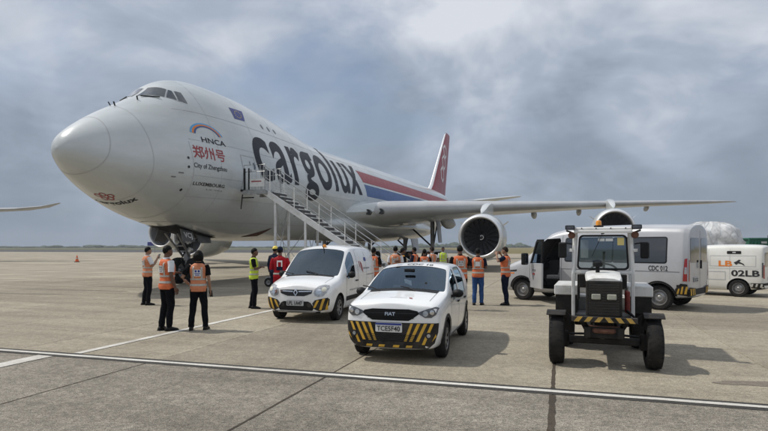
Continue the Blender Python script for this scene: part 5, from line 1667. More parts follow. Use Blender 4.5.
        decal('side_lettering', fit_text('aeroportos brasil', -.15, .64, .7, .055, .012, mirror=s > 0), fl, 'decal_grey', t, 0)
        MB().tube([(1.13, s * .32 - .12, 1.085), (1.06, s * .35 - .3, 1.125), (1.02, s * .35 - .50, 1.155)], 0.011, 6).build('wiper', 'black_plastic', t)
        decal('bonnet_seam', poly2([(1.2, s * .635), (1.72, s * .60), (1.72, s * .608), (1.2, s * .643)]), shot(bvh, 'top', .003), 'seam', t, 0.1)
    decal('cowl_panel', poly2([(1.09, -.62), (1.18, -.62), (1.18, .62), (1.09, .62)]), shot(bvh, 'top', .006), 'black_plastic', t, 0.08)
    o = MB().lathe([(0, .001), (0, .055), (.015, .058), (.02, .045), (.065, .038), (.075, .001)], 16, Matrix.Translation((.18, .02, 1.745)) @ Matrix.Rotation(-pi / 2, 4, 'Y')).build('roof_beacon', 'amber', t, smooth=True)
    MB().tube([(.30, .05, 1.70), (.42, .05, 1.78)], 0.012, 6).build('aerial', 'black_plastic', t)
    dashboard(t, .80, .93, 1.45, .5)
    steering(t, .52, .36, 1.06)
    for y in (-.36, .36):
        seat(t, .10, y, .52, .64)
    MB().box((-.30, 0, 1.05), (.04, 1.35, 1.25)).build('bulkhead', 'cabin_dark', t)
    return t
delivery_van()

def minibus():
    """silver-white high roof minibus, driver's door open"""
    a, b = at(521.5, 299.8), at(661, 310.2)
    d = (Vector((a.x, a.y, 0)) - Vector((b.x, b.y, 0)))
    WB = d.length - .1
    d.normalize()
    hd = atan2(d.y, d.x)
    n = Vector((-d.y, d.x, 0))       # left of the minibus
    loc = (Vector((a.x, a.y, 0)) + Vector((b.x, b.y, 0))) / 2 - n * 0.95
    t = thing('minibus', 'silver high-roof minibus with open driver door and dark side windows', 'minibus', loc, hd)
    XF, XR = WB / 2, -WB / 2
    x0 = XF + .80; x9 = XR - .74
    st = [
        S(x0 - .03, .28, .60, .74, .50, .88, .82, .88, .94, .85, 1.02, .80, 1.06, .70, 1.10, .38, 1.115),
        S(x0 - .20, .26, .64, .88, .55, .99, .92, .985, 1.05, .95, 1.12, .88, 1.16, .76, 1.20, .42, 1.22),
        S(x0 - .62, .26, .66, .95, .58, 1.03, 1.06, 1.02, 1.20, .98, 1.27, .91, 1.31, .80, 1.36, .44, 1.375),
        S(x0 - .98, .26, .66, .95, .58, 1.035, 1.14, 1.03, 1.30, 1.0, 1.38, .95, 1.42, .87, 1.47, .47, 1.49),
        S(x0 - 1.38, .26, .66, .95, .58, 1.035, 1.18, 1.03, 1.55, .99, 1.80, .91, 1.85, .84, 1.92, .46, 1.94),
        S(x0 - 1.72, .26, .66, .95, .58, 1.035, 1.20, 1.03, 1.68, .985, 2.06, .86, 2.14, .78, 2.24, .44, 2.22),
        S(x0 - 2.10, .26, .66, .95, .58, 1.035, 1.20, 1.03, 1.72, .985, 2.15, .87, 2.24, .78, 2.33, .44, 2.36),
        S(x0 - 2.6, .26, .66, .95, .58, 1.035, 1.20, 1.03, 1.73, .99, 2.18, .89, 2.30, .80, 2.38, .45, 2.40),
        S(-.6, .26, .66, .95, .58, 1.035, 1.20, 1.03, 1.73, .99, 2.18, .90, 2.31, .81, 2.40, .45, 2.42),
        S(x9 + 1.0, .28, .66, .95, .58, 1.035, 1.20, 1.03, 1.73, .99, 2.18, .90, 2.31, .81, 2.40, .45, 2.42),
        S(x9 + .14, .34, .66, .93, .58, 1.02, 1.20, 1.015, 1.73, .975, 2.15, .89, 2.27, .80, 2.36, .45, 2.38),
        S(x9, .38, .62, .86, .58, .95, 1.20, .945, 1.72, .91, 2.10, .83, 2.22, .75, 2.35, .42, 2.37),
    ]
    glass = {'windshield': lambda q: q[0] == 's' and q[1] in (3, 4) and q[2] in (6, 7),
             'side_window': lambda q: False}
    R = .345
    # doorway of the driver's door cut into the shell (left side)
    dx0, dx1 = x0 - 2.13, x0 - 1.10
    door_poly = [(dx0, .42), (dx1 - .06, .42), (dx1, .55), (dx1, 1.22), (dx1 - .42, 1.92), (dx1 - .52, 2.0), (dx0 + .04, 2.02), (dx0, 1.95)]
    dm = MB().prism(door_poly, lambda u, v, k: Vector((u, k, v)), .12, 1.4)
    win_poly = [(dx0 + .12, 1.30), (dx1 - .10, 1.30), (dx1 - .46, 1.88), (dx0 + .12, 1.92)]
    dm2 = MB().prism(win_poly, lambda u, v, k: Vector((u, k, v)), -1.4, .16)
    body, bvh, parts = make_body(t, st, [.05, .08, .09, .09, .08, .07, .06, .05], [.03] * 8, glass, [(XF, .86, R, R, .22), (XR, .86, R, R, .22)], 'van_silver', 'glass_dark', extra_cut=[dm, dm2], levels=3, crease={('line', 5): .45, ('line', 6): .35, ('ring', 10): .55, ('ring', 11): .75, ('ring', 9): .2, 'from': 2})
    def side(s, off): return shot(bvh, 'left' if s > 0 else 'right', off)
    def front(off): return shot(bvh, 'front', off)
    def rear(off): return shot(bvh, 'rear', off)
    # long side windows: rubber frame, dark panes, glazing bar
    for s in (1, -1):
        spans = [(-2.15 + XR * 0 - .55, -.72), (-.66, .58)] if s > 0 else [(-2.7, -.72), (-.66, .58)]
        for k, (u0, u1) in enumerate(((x9 + .55, x9 + 1.98), (x9 + 2.02, x9 + 3.0), (x9 + 3.2, dx0 - .18))):
            f = decal('window_frame', poly2(rounded(u0 - .03, u1 + .03, 1.29, 2.03, .07)), side(s, .004), 'black_plastic', t, 0.15)
            decal('side_window', poly2(rounded(u0, u1, 1.32, 2.0, .05)), side(s, .010), 'cockpit_glass', f, 0.15)
        decal('side_crease', poly2([(x9 + .2, 1.06), (dx0 - .05, 1.06), (dx0 - .05, 1.075), (x9 + .2, 1.075)]), side(s, .004), 'seam', t, 0.2)
        decal('lower_moulding', poly2([(XR + .5, .52), (dx0 - .03, .52), (dx0 - .03, .66), (XR + .5, .66)]), side(s, .012), 'black_plastic', t, 0.2)
        decal('lower_moulding', poly2([(x9 + .14, .56), (XR - .46, .56), (XR - .46, .72), (x9 + .14, .72)]), side(s, .012), 'black_plastic', t, 0.2)
        decal('arch_moulding', ring2(XR, R, R * 1.21, R * 1.36, 20, radians(8), radians(172)), side(s, .008), 'black_plastic', t, 0)
        decal('arch_moulding', ring2(XF, R, R * 1.21, R * 1.36, 20, radians(8), radians(172)), side(s, .008), 'black_plastic', t, 0)
        decal('fleet_number', fit_text('CDC 012', x9 + .50, 1.09, .50, .14, .02, mirror=s > 0), side(s, .006), 'decal_black', t, 0.2)
        for x in (dx0 - .06, dx0 - 1.2, x9 + 3.1):
            decal('panel_seam', poly2([(x, .35), (x + .012, .35), (x + .012, 2.1), (x, 2.1)]), side(s, .003), 'seam', t, 0.1)
        # rear corner: tall lamp and hazard panel
        l = decal('tail_lamp', poly2([(x9 + .03, .82), (x9 + .13, .82), (x9 + .12, 1.0), (x9 + .09, 1.42), (x9 + .03, 1.44)]), side(s, .010), 'lamp_red', t, 0.06)
        decal('lamp_segment', poly2([(x9 + .04, 1.02), (x9 + .10, 1.02), (x9 + .09, 1.20), (x9 + .04, 1.20)]), side(s, .016), 'lamp_clear', l, 0.06)
        hp = decal('hazard_panel', poly2([(x9 + .02, .42), (x9 + .30, .46), (x9 + .32, .60), (x9 + .18, .76), (x9 + .03, .74)]), side(s, .012), 'hazard_black', t, 0.06)
        for u in (.06, .15, .24):
            decal('hazard_bar', poly2([(x9 + u, .48), (x9 + u + .05, .48), (x9 + u + .0, .68 - (.06 if u > .2 else 0)), (x9 + u - .035, .68 - (.06 if u > .2 else 0))]), side(s, .016), 'hazard_yellow', hp, 0.06)
        wheel(t, XF, s * .87, R, .22, 'steel'); wheel(t, XR, s * .87, R, .22, 'steel')
    # rear doors
    rb_ = decal('rear_bumper', poly2([(-.86, .36), (.86, .36), (.92, .60), (-.92, .60)]), rear(.02), 'black_plastic', t, 0.15)
    for s in (-1, 1):
        decal('rear_window', poly2(rounded(s * .45 - .36, s * .45 + .36, 1.32, 2.0, .06)), rear(.006), 'cockpit_glass', t, 0.15)
        decal('tail_lamp', poly2([(s * .86, .82), (s * .925, .82), (s * .91, 1.40), (s * .87, 1.40)]), rear(.008), 'lamp_red', t, 0.1)
        hp = decal('hazard_panel', poly2([(s * .45, .42), (s * .88, .42), (s * .90, .66), (s * .45, .62)]), rear(.03), 'hazard_black', t, 0.1)
        for u in (.50, .62, .75):
            decal('hazard_bar', poly2([(s * u, .44), (s * (u + .06), .44), (s * (u + .12), .62), (s * (u + .06), .62)]), rear(.034), 'hazard_yellow', hp, 0.1)
    decal('door_seam', poly2([(-.008, .62), (.008, .62), (.008, 2.2), (-.008, 2.2)]), rear(.004), 'seam', t, 0.1)
    plate(t, rear(.012), .18, .58, .78, .92, 'CDC 012', 'plate_grey')
    MB().bar(rear(.05)(.07, 1.15, 1), rear(.05)(.07, 1.38, 1), .04, .04).build('door_handle', 'black_plastic', t)
    # front: lamps, grille, mirrors
    for s in (-1, 1):
        ps = [(.46, .74), (.60, .70), (.86, .80), (.93, .98), (.88, 1.06), (.66, .98)]
        decal('headlight', poly2(ps if s > 0 else mirror_y(ps)), front(.008), 'lamp_clear', t, 0.06)
    decal('grille', poly2([(-.42, .70), (.42, .70), (.50, .84), (.40, .92), (-.40, .92), (-.50, .84)]), front(.008), 'gloss_black', t, 0.1)
    decal('front_bumper', poly2([(-.82, .32), (.82, .32), (.92, .56), (.46, .66), (-.46, .66), (-.92, .56)]), front(.010), 'black_plastic', t, 0.1)
    fm = decal('wing_mark', poly2([(x0 - .62, 1.0), (x0 - .30, .97), (x0 - .34, .92), (x0 - .60, .94)]), side(1, .006), 'decal_black', t, 0.1)
    decal('wing_mark', poly2([(x0 - .52, .86), (x0 - .36, .86), (x0 - .36, .90), (x0 - .52, .90)]), side(1, .006), 'decal_orange', t, 0.1)
    # the open driver's door: hinged at its front edge, swung well out
    hinge = Vector((dx1, 1.03, 0)); ang = radians(41)
    def dr(u, v, k):
        # u measured back from the hinge, k through the thickness (outwards)
        p = Vector((-u, k - .02 * 0, 0)); c, s_ = cos(-ang), sin(-ang)
        bow = -.05 * max(0, (v - 1.2)) ** 1.0 * 1.2
        p = Vector((-u, k + bow, 0))
        return hinge + Vector((p.x * c - p.y * s_, p.x * s_ + p.y * c, v))
    W = dx1 - dx0
    low = [(.02, .44), (W - .02, .44), (W - .01, 1.24), (.02, 1.22)]
    dd = MB().prism(low, dr, -.06, 0.0).build('driver_door', 'van_silver', t, bevel=0.01)
    fr_o = [(.02, 1.22), (W - .01, 1.24), (W - .03, 1.98), (.52, 1.98), (.42, 1.90)]
    fr_i = [(.13, 1.24), (W - .09, 1.26), (W - .10, 1.90), (.57, 1.90), (.50, 1.86)]
    for k in range(1, 5):
        q = [fr_o[k], fr_o[(k + 1) % 5], fr_i[(k + 1) % 5], fr_i[k]]
        MB().prism(q, dr, -.05, 0.0).build('door_frame', 'black_plastic', dd)
    MB().prism(fr_i, dr, -.028, -.022).build('door_glass', 'glass_clear', dd)
    MB().prism([(.1, .55), (W - .12, .55), (W - .12, 1.12), (.1, 1.15)], dr, -.085, -.06).build('door_card', 'cabin_dark', dd)
    MB().prism([(.30, .86), (.44, .86), (.44, .92), (.30, .92)], dr, 0.0, .02).build('door_mark', 'decal_red', dd)
    MB().prism([(.25, .98), (.5, .98), (.5, 1.04), (.25, 1.04)], dr, 0.0, .012).build('door_mark', 'decal_grey', dd)
    m1 = dr(.10, 1.30, .12)
    mo = MB().box((m1.x + .02, m1.y + .14, m1.z + .06), (.14, .24, .38)).build('wing_mirror', 'black_plastic', dd, bevel=0.04, segs=2)
    MB().box((m1.x - .055, m1.y + .14, m1.z + .06), (.012, .19, .31)).build('mirror_glass', 'cockpit_glass', mo)
    mirror(t, x0 - 1.15, -1.2, 1.36, w=.24, h=.38)
    MB().prism(win_poly, lambda u, v, k: Vector((u, k - .06 * (v - 1.2), v)), -1.0, -.99).build('door_glass', 'glass_clear', t)
    # cab seen through the doorway
    dashboard(t, dx1 + .02, 1.12, 1.7, .5)
    steering(t, dx1 - .26, .52, 1.26, .2, .9)
    seat(t, dx0 + .34, .55, .72, .75)
    decal('door_step', poly2([(dx0 + .03, .16), (dx1 - .1, .16), (dx1 - .1, .9), (dx0 + .03, .9)]), lambda u, v, k: Vector((u, v, .46)), 'black_plastic', t, 0)
    MB().box((dx0 + .5, .62, 1.16), (.1, .34, .5)).build('seat_jacket', 'shirt_navy', t, bevel=0.06) if False else None
    return t
minibus()

def cargo_van():
    """cream panel van on the right: rear wheel and rear corner in view"""
    w = at(738.4, 297)
    hd = radians(180 - 44)
    d = Vector((cos(hd), sin(hd), 0)); n = Vector((-d.y, d.x, 0))
    XR, XF = -1.30, 1.30
    loc = Vector((w.x, w.y, 0)) - d * XR - n * .80
    t = thing('panel_van', 'cream white panel van marked 02LB with striped rear bumper corner', 'van', loc, hd)
    st = [
        S(1.90, .24, .52, .62, .42, .74, .64, .735, .72, .70, .78, .64, .815, .55, .85, .30, .865),
        S(1.76, .21, .55, .72, .44, .81, .72, .80, .82, .76, .88, .70, .92, .60, .955, .32, .97),
        S(1.20, .20, .58, .78, .45, .84, .88, .83, .99, .80, 1.035, .745, 1.06, .67, 1.095, .35, 1.11),
        S(1.0, .20, .58, .78, .45, .84, .92, .83, 1.03, .80, 1.075, .755, 1.10, .70, 1.14, .37, 1.155),
        S(.62, .20, .58, .78, .45, .84, .97, .835, 1.20, .80, 1.365, .73, 1.395, .68, 1.44, .36, 1.455),
        S(.30, .20, .58, .78, .45, .84, .99, .835, 1.30, .80, 1.60, .70, 1.645, .64, 1.695, .35, 1.715),
        S(-.05, .20, .58, .78, .45, .84, 1.0, .84, 1.34, .82, 1.70, .73, 1.745, .65, 1.78, .36, 1.795),
        S(-.30, .20, .58, .78, .45, .84, 1.0, .84, 1.36, .825, 1.74, .76, 1.785, .68, 1.82, .37, 1.835),
        S(-1.4, .22, .58, .78, .45, .84, 1.0, .84, 1.36, .825, 1.75, .765, 1.795, .69, 1.83, .38, 1.845),
        S(-1.95, .28, .58, .76, .46, .825, 1.0, .825, 1.36, .805, 1.73, .75, 1.775, .67, 1.81, .37, 1.82),
        S(-2.04, .32, .55, .70, .46, .77, 1.0, .77, 1.34, .755, 1.69, .70, 1.73, .63, 1.765, .35, 1.775),
    ]
    glass = {'windshield': lambda q: q[0] == 's' and q[1] in (3, 4) and q[2] in (6, 7), 'side_window': lambda q: q[0] == 's' and q[1] in (4, 5) and q[2] in (3, 4)}
    R = .30
    body, bvh, parts = make_body(t, st, [.05, .08, .09, .08, .07, .06, .05, .04], [.02] * 8, glass, [(XF, .73, R, R, .19), (XR, .73, R, R, .19)], 'van_cream', 'glass_dark')
    for s in (1, -1):
        f = lambda off, s=s: shot(bvh, 'left' if s > 0 else 'right', off)
        mt = s > 0
        decal('fleet_number', fit_text('02LB', -1.93, .72, .84, .22, .03, mirror=mt), f(.006), 'decal_black', t, 0.2)
        decal('logo_lettering', fit_text('LB', -1.12, 1.06, .42, .20, .03, mirror=mt), f(.006), 'decal_orange', t, 0.2)
        bird = [(-1.16, 1.20), (-1.24, 1.24), (-1.32, 1.30), (-1.38, 1.29), (-1.33, 1.23), (-1.46, 1.16), (-1.50, 1.08), (-1.40, 1.15), (-1.30, 1.17), (-1.24, 1.12)]
        decal('logo_bird', poly2(bird), f(.007), 'decal_black', t, 0.2)
        decal('roof_vent', poly2(rounded(-1.38, -.95, 1.50, 1.60, .02)), f(.01), 'black_plastic', t, 0.1)
        decal('vent_slot', poly2([(-1.22, 1.53), (-1.12, 1.53), (-1.12, 1.57), (-1.22, 1.57)]), f(.016), 'plate_grey', t, 0)
        for x in (-.38, -1.05):
            decal('panel_seam', poly2([(x, .30), (x + .012, .30), (x + .012, 1.66), (x, 1.66)]), f(.003), 'seam_light', t, 0.1)
        decal('panel_seam', poly2([(-1.9, .98), (.0, .98), (.0, .992), (-1.9, .992)]), f(.003), 'seam_light', t, 0.15)
        decal('panel_emboss', frame2(-.92, .05, .58, .88, .02), f(.004), 'seam_light', t, 0.2)
        decal('panel_emboss', frame2(-1.82, -.42, 1.06, 1.44, .014), f(.004), 'seam_light', t, 0.2)
        hp = decal('hazard_corner', poly2([(-2.03, .30), (-1.60, .34), (-1.56, .50), (-2.03, .50)]), f(.012), 'hazard_black', t, 0.08)
        for u in (-1.98, -1.85, -1.72, -1.62):
            decal('hazard_bar', poly2([(u, .36), (u + .05, .36), (u + .08 * (-1 if mt else -1), .48), (u - .12 + .02, .48)]) if False else poly2([(u, .37), (u + .055, .37), (u + .025, .48), (u - .03, .48)]), f(.016), 'paint_white', hp, 0.08)
        decal('tail_lamp', poly2([(-2.02, .70), (-1.985, .70), (-1.985, 1.2), (-2.02, 1.2)]), f(.008), 'lamp_smoked', t, 0.1)
        wheel(t, XF, s * .74, R, .19, 'steel'); wheel(t, XR, s * .74, R, .19, 'steel')
        mirror(t, .72, s * .95, 1.08)
        decal('rear_window', poly2(rounded(s * .36 - .29, s * .36 + .29, 1.06, 1.55, .05)), shot(bvh, 'rear', .006), 'cockpit_glass', t, 0.15)
        decal('tail_lamp', poly2([(s * .66, .66), (s * .77, .66), (s * .76, 1.12), (s * .68, 1.12)]), shot(bvh, 'rear', .008), 'lamp_red', t, 0.1)
        ps = [(.46, .66), (.66, .64), (.74, .80), (.60, .84)]
        decal('headlight', poly2(ps if s > 0 else mirror_y(ps)), shot(bvh, 'front', .008), 'lamp_clear', t, 0.06)
    decal('rear_bumper', poly2([(-.72, .28), (.72, .28), (.77, .50), (-.77, .50)]), shot(bvh, 'rear', .02), 'black_plastic', t, 0.15)
    decal('door_seam', poly2([(-.008, .50), (.008, .50), (.008, 1.72), (-.008, 1.72)]), shot(bvh, 'rear', .004), 'seam', t, 0.1)
    decal('grille', poly2([(-.38, .66), (.38, .66), (.40, .76), (-.40, .76)]), shot(bvh, 'front', .008), 'gloss_black', t, 0.1)
    plate(t, shot(bvh, 'rear', .01), -.2, .2, .58, .70, '02LB', 'plate_grey')
cargo_van()

mat('lamp_dull', (0.42, 0.42, 0.34), 0.35, col2=(0.28, 0.28, 0.24), vscale=10)
mat('hazard_worn', (0.58, 0.36, 0.06), 0.6, col2=(0.30, 0.21, 0.07), vscale=9)
def tow_tractor():
    a, b = at(556, 362.5), at(654, 369)
    ax = (Vector((a.x, a.y, 0)) + Vector((b.x, b.y, 0))) / 2
    hd = atan2(-U.y, -U.x) - radians(3)
    t = thing('tow_tractor', 'white and black tow tractor with open cab, amber beacon and striped bumper bar', 'tractor', ax, hd)
    # local: x forwards (front axle at 0), y left
    def big_wheel(x, y, r, w, steer=0.0, lug=26):
        s = 1 if y > 0 else -1
        prof = [(-w * .46, r * .55), (-w * .5, r * .8), (-w * .44, r * .93), (-w * .28, r * .985), (0, r), (w * .28, r * .985), (w * .44, r * .93), (w * .5, r * .8), (w * .46, r * .55), (w * .2, r * .5), (-w * .2, r * .5)]
        o = MB().lathe(prof, 40, Matrix.Rotation(pi / 2, 4, 'Z')).build('wheel', 'tyre', t, smooth=30)
        o.location = (x, y, r); o.rotation_euler = (0, 0, steer)
        lo = None
        for k in range(lug):
            for q in (-1, 1):
                ang = 2 * pi * (k + (.5 if q > 0 else 0)) / lug
                M = Matrix.Rotation(ang, 4, 'Y')
                if lo is None:
                    lo = MB().bar((0, .01, r * .985), (r * .07, w * .42, r * .955), r * .05, r * .03, (0, 0, 1)).build('tyre_lug', 'tyre', o)
                    lo_neg = MB().bar((0, -.01, r * .985), (r * .07, -w * .42, r * .955), r * .05, r * .03, (0, 0, 1)).build('tyre_lug', 'tyre', o)
                    lo_neg.matrix_local = Matrix.Rotation(pi / lug, 4, 'Y')
                elif k > 0:
                    copy_part(lo if q < 0 else lo_neg, o, M)
        R = Matrix.Rotation(s * pi / 2, 4, 'Z')
        rm = MB().lathe([(w * .46, r * .57), (w * .45, r * .52), (w * .1, r * .46), (w * .05, r * .30), (w * .16, r * .24), (w * .2, r * .1), (w * .2, .001)], 28, R).build('rim', 'steel_rim', o, smooth=30)
        for k in range(6):
            an = 2 * pi * k / 6
            MB().lathe([(w * .08, .012), (w * .17, .012), (w * .17, .001)], 6, R @ Matrix.Translation((0, r * .28 * cos(an), r * .28 * sin(an)))).build('wheel_nut', 'dull_metal', rm)
        return o
    for s in (1, -1):
        big_wheel(0, s * .66, .36, .22, radians(2))
        big_wheel(-1.75, s * .60, .50, .28, 0, 30)
        # front mudguard: thin curved flap behind and over the tyre
        rings = []
        for k in range(7):
            an = radians(62 + 15 * k)
            c = Vector((.43 * cos(an), 0, .36 + .43 * sin(an)))
            rings.append([c + Vector((0, s * .53, 0)), c + Vector((0, s * .80, 0)), c * 1.0 + Vector((.012 * cos(an), s * .80, .012 * sin(an))), c + Vector((.012 * cos(an), s * .53, .012 * sin(an)))])
        MB().loft(rings).bar((-.1, s * .55, .76), (-.1, s * .35, .62), .03, .03).build('front_mudguard', 'tractor_black', t)
        # rear wing: white flat top, dark sides
        MB().box((-1.75, s * .58, 1.08), (1.15, .38, .05)).box((-1.19, s * .58, 1.02), (.05, .38, .17)).build('rear_wing', 'tractor_white', t, bevel=.012)
        MB().box((-1.21, s * .58, .80), (.04, .34, .28)).box((-1.75, s * .415, .80), (1.1, .04, .54)).build('wing_side', 'tractor_black', t)
        MB().box((-.10, s * .55, .36), (.12, .12, .24)).build('steering_knuckle', 'tractor_black', t, bevel=.02)
        MB().tube([(-.18, s * .55, .42), (-.18, s * .1, .44)], .018, 8).build('tie_rod', 'dark_metal', t)
    # chassis and axle
    MB().box((0, 0, .37), (.12, 1.0, .10)).build('front_axle', 'tractor_black', t, bevel=.02)
    MB().box((-.85, .22, .52), (2.3, .10, .16)).box((-.85, -.22, .52), (2.3, .10, .16)).box((-1.75, 0, .5), (.26, .9, .26)).box((.22, 0, .52), (.1, .54, .16)).build('chassis', 'tractor_black', t, bevel=.015)
    MB().box((-.55, 0, .60), (.9, .30, .32)).build('engine_block', 'tractor_black', t, bevel=.03)
    MB().tube([(.18, -.17, .56), (.28, -.12, .55), (.30, 0, .55), (.28, .12, .55), (.18, .17, .56)], .035, 8).box((.2, 0, .56), (.08, .42, .10)).build('tow_hook', 'rust', t, smooth=True)
    # bumper bar with slanted stripes
    bb = MB().box((.30, 0, .715), (.07, .88, .08)).build('bumper_bar', 'hazard_black', t, bevel=.008)
    for s in (1, -1):
        for u in (.06, .20, .34):
            q = [(s * u, .679), (s * (u + .07), .679), (s * (u + .015), .751), (s * (u - .055), .751)]
            MB().prism(q, lambda y, z, k: Vector((k, y, z)), .334, .3385).build('bumper_stripe', 'hazard_worn', bb)
        MB().bar((.28, s * .30, .70), (.05, s * .24, .55), .06, .06).build('bumper_bracket', 'tractor_black', t)
    # bonnet: white top, black sides and grille
    rings = []
    for x, w, z in ((.22, .225, 1.285), (.16, .245, 1.315), (-.25, .26, 1.345), (-.80, .27, 1.36)):
        rings.append([Vector((x, w, z - .06)), Vector((x, w * .93, z - .012)), Vector((x, w * .6, z + .012)), Vector((x, 0, z + .018)), Vector((x, -w * .6, z + .012)), Vector((x, -w * .93, z - .012)), Vector((x, -w, z - .06)), Vector((x, -w * .9, z - .09)), Vector((x, w * .9, z - .09))])
    MB().loft(rings).build('bonnet', 'tractor_white', t, smooth=40)
    MB().box((-.30, 0, .99), (1.0, .48, .53)).build('engine_cover', 'tractor_black', t, bevel=.02)
    g = MB().box((.215, 0, .985), (.05, .49, .56)).build('grille_shell', 'tractor_black', t, bevel=.025, segs=2)
    MB().box((.238, 0, .985), (.012, .41, .47)).build('grille_mesh', 'gloss_black', g)
    br = None
    for k in range(12):
        z = .775 + k * .038
        if br is None:
            br = MB().box((0, 0, 0), (.016, .40, .012)).build('grille_slat', 'tractor_black', g); br.location = (.248, 0, z)
        else:
            copy_part(br, g).location = (.248, 0, z)
    for s in (1, -1):
        h = MB().box((.258, s * .105, 1.035), (.035, .125, .08)).build('headlight', 'lamp_dull', g, bevel=.01)
        MB().box((.250, s * .105, 1.035), (.03, .15, .105)).build('headlight_bezel', 'black_plastic', h, bevel=.01)
    # breather on the bonnet, with bracket; radiator hose in red on the left
    MB().lathe([(0, .03), (.10, .03), (.10, .065), (.14, .075), (.165, .07), (.18, .03), (.18, .001)], 16, Matrix.Translation((-.30, .08 * -1, 1.35)) @ Matrix.Rotation(-pi / 2, 4, 'Y')).build('air_breather', 'black_plastic', t, smooth=30)
    MB().box((-.35, .34, .92), (.18, .07, .34)).build('side_tank', 'tractor_red', t, bevel=.02)
    MB().tube([(-.2, .33, .8), (-.1, .42, .72), (-.05, .42, .6)], .02, 8).build('hose', 'black_plastic', t, smooth=True)
    # cab: posts, roof, windscreen frame
    XC, WZ0, WZ1 = -.88, 1.36, 2.0
    def post(p, q, w=.055):
        return MB().bar(p, q, w, w).build('cab_post', 'tractor_white', t, bevel=.008)
    for s in (1, -1):
        post((XC, s * .45, .62), (XC, s * .45, 1.36)); post((XC, s * .45, 1.30), (XC - .02, s * .415, 2.0))
        post((-1.95, s * .48, 1.12), (-1.93, s * .46, 2.0))
        MB().bar((XC, s * .475, 1.70), (XC + .03, s * .50, 1.70), .05, .05).build('post_hinge', 'tractor_white', t)
    MB().bar((XC, -.45, WZ0 - .02), (XC, .45, WZ0 - .02), .05, .05).build('windscreen_sill', 'tractor_white', t, bevel=.008)
    # roof
    rf = MB().box((-1.42, 0, 2.045), (1.22, .90, .055)).build('cab_roof', 'tractor_white', t, bevel=.015)
    MB().box((-.80, 0, 2.0), (.04, .88, .05)).build('roof_lip', 'tractor_white', rf, bevel=.01)
    for y in (-.32, -.1, .12, .34):
        MB().lathe([(0, .012), (.012, .010), (.014, .001)], 8, Matrix.Translation((-.808, y, 2.055)) ).build('roof_bolt', 'dark_metal', rf)
    # windscreen with rubber seal
    out = rounded(-.40, .40, WZ0 + .02, WZ1 - .05, .07); inn = rounded(-.37, .37, WZ0 + .05, WZ1 - .08, .05)
    n = len(out)
    out = [(u * (1 - .10 * (v - WZ0) / (WZ1 - WZ0)), v) for u, v in out]; inn = [(u * (1 - .10 * (v - WZ0) / (WZ1 - WZ0)), v) for u, v in inn]
    vs = [Vector((XC + .03, u, v)) for u, v in out] + [Vector((XC + .03, u, v)) for u, v in inn] + [Vector((XC - .01, u, v)) for u, v in out] + [Vector((XC - .01, u, v)) for u, v in inn]
    fs = []
    for k in range(n):
        q = (k + 1) % n
        fs += [(k, q, n + q, n + k), (2 * n + k, 3 * n + k, 3 * n + q, 2 * n + q), (k, 2 * n + k, 2 * n + q, q), (n + k, n + q, 3 * n + q, 3 * n + k)]
    MB().add(vs, fs).build('screen_seal', 'black_plastic', t)
    gl = MB().prism(inn, lambda y, z, k: Vector((k, y, z)), XC + .004, XC + .012).build('windshield', 'glass_tractor', t)
    MB().box((XC + .016, .27, 1.84), (.004, .10, .12)).build('screen_sticker', 'sticker_yellow', gl)
    for y, w in ((-.02, .10), (.10, .11)):
        MB().box((XC + .016, y, 1.868), (.004, w, .045)).build('screen_label', 'paper', gl, bevel=.001)
    MB().box((XC - .2, -.28, 1.72), (.01, .12, .30)).build('cab_papers', 'paper', t)
    MB().bar((XC + .04, 0, 1.98), (XC + .035, -.16, 1.60), .012, .008).build('wiper', 'black_plastic', t)
    MB().box((XC + .045, 0, 1.985), (.03, .05, .05)).build('wiper_motor', 'black_plastic', t)
    # work lamps at the roof corners, mirrors
    for s in (1, -1):
        w = MB().box((-.80, s * .50, 2.07), (.11, .15, .075)).build('work_lamp', 'black_plastic', t, bevel=.02, segs=2)
        MB().box((-.743, s * .50, 2.07), (.01, .12, .05)).build('lamp_lens', 'lamp_smoked', w)
        r = MB().lathe([(-.07, .03), (-.05, .05), (0, .058), (.012, .05), (.014, .001)], 14, Matrix.Translation((-.80, s * .475, 1.945))).build('round_lamp', 'rust', t, smooth=30)
        MB().bar((-.82, s * .48, 1.99), (-.82, s * .56, 2.02), .03, .03).build('lamp_bracket', 'tractor_black', t)
        m = MB().box((-.86, s * .62, 1.70), (.05, .13, .26)).build('wing_mirror', 'black_plastic', t, bevel=.02)
        MB().tube([(-.87, s * .47, 1.80), (-.86, s * .58, 1.82)], .012, 6).build('mirror_arm', 'black_plastic', m)
    # beacon
    bc = MB().lathe([(0, .001), (0, .075), (.03, .075), (.035, .055)], 16, Matrix.Translation((-.95, .06 * -1, 2.072)) @ Matrix.Rotation(-pi / 2, 4, 'Y')).build('beacon_base', 'black_plastic', t, smooth=30)
    MB().lathe([(.03, .046), (.10, .042), (.115, .028), (.117, .001)], 16, Matrix.Translation((-.95, .06 * -1, 2.072)) @ Matrix.Rotation(-pi / 2, 4, 'Y')).build('beacon_lens', 'amber', bc, smooth=30)
    # cowl, dash, wheel, seat, floor
    MB().box((-.85, 0, 1.20), (.08, .72, .22)).build('dash_panel', 'tractor_black', t, bevel=.01)
    steering(t, -1.05, .02, 1.37, .20, 1.05)
    MB().box((-1.25, 0, .62), (.85, .84, .04)).build('cab_floor', 'dark_metal', t)
    MB().box((-1.62, 0, .92), (.42, .46, .12)).box((-1.86, 0, 1.15), (.1, .46, .42)).build('seat', 'seat_cloth', t, bevel=.03)
    MB().box((-2.18, 0, .72), (.42, .84, .30)).build('rear_ballast', 'tractor_white', t, bevel=.03)
    MB().box((-2.45, 0, .55), (.16, .12, .16)).build('tow_coupling', 'dark_metal', t, bevel=.02)
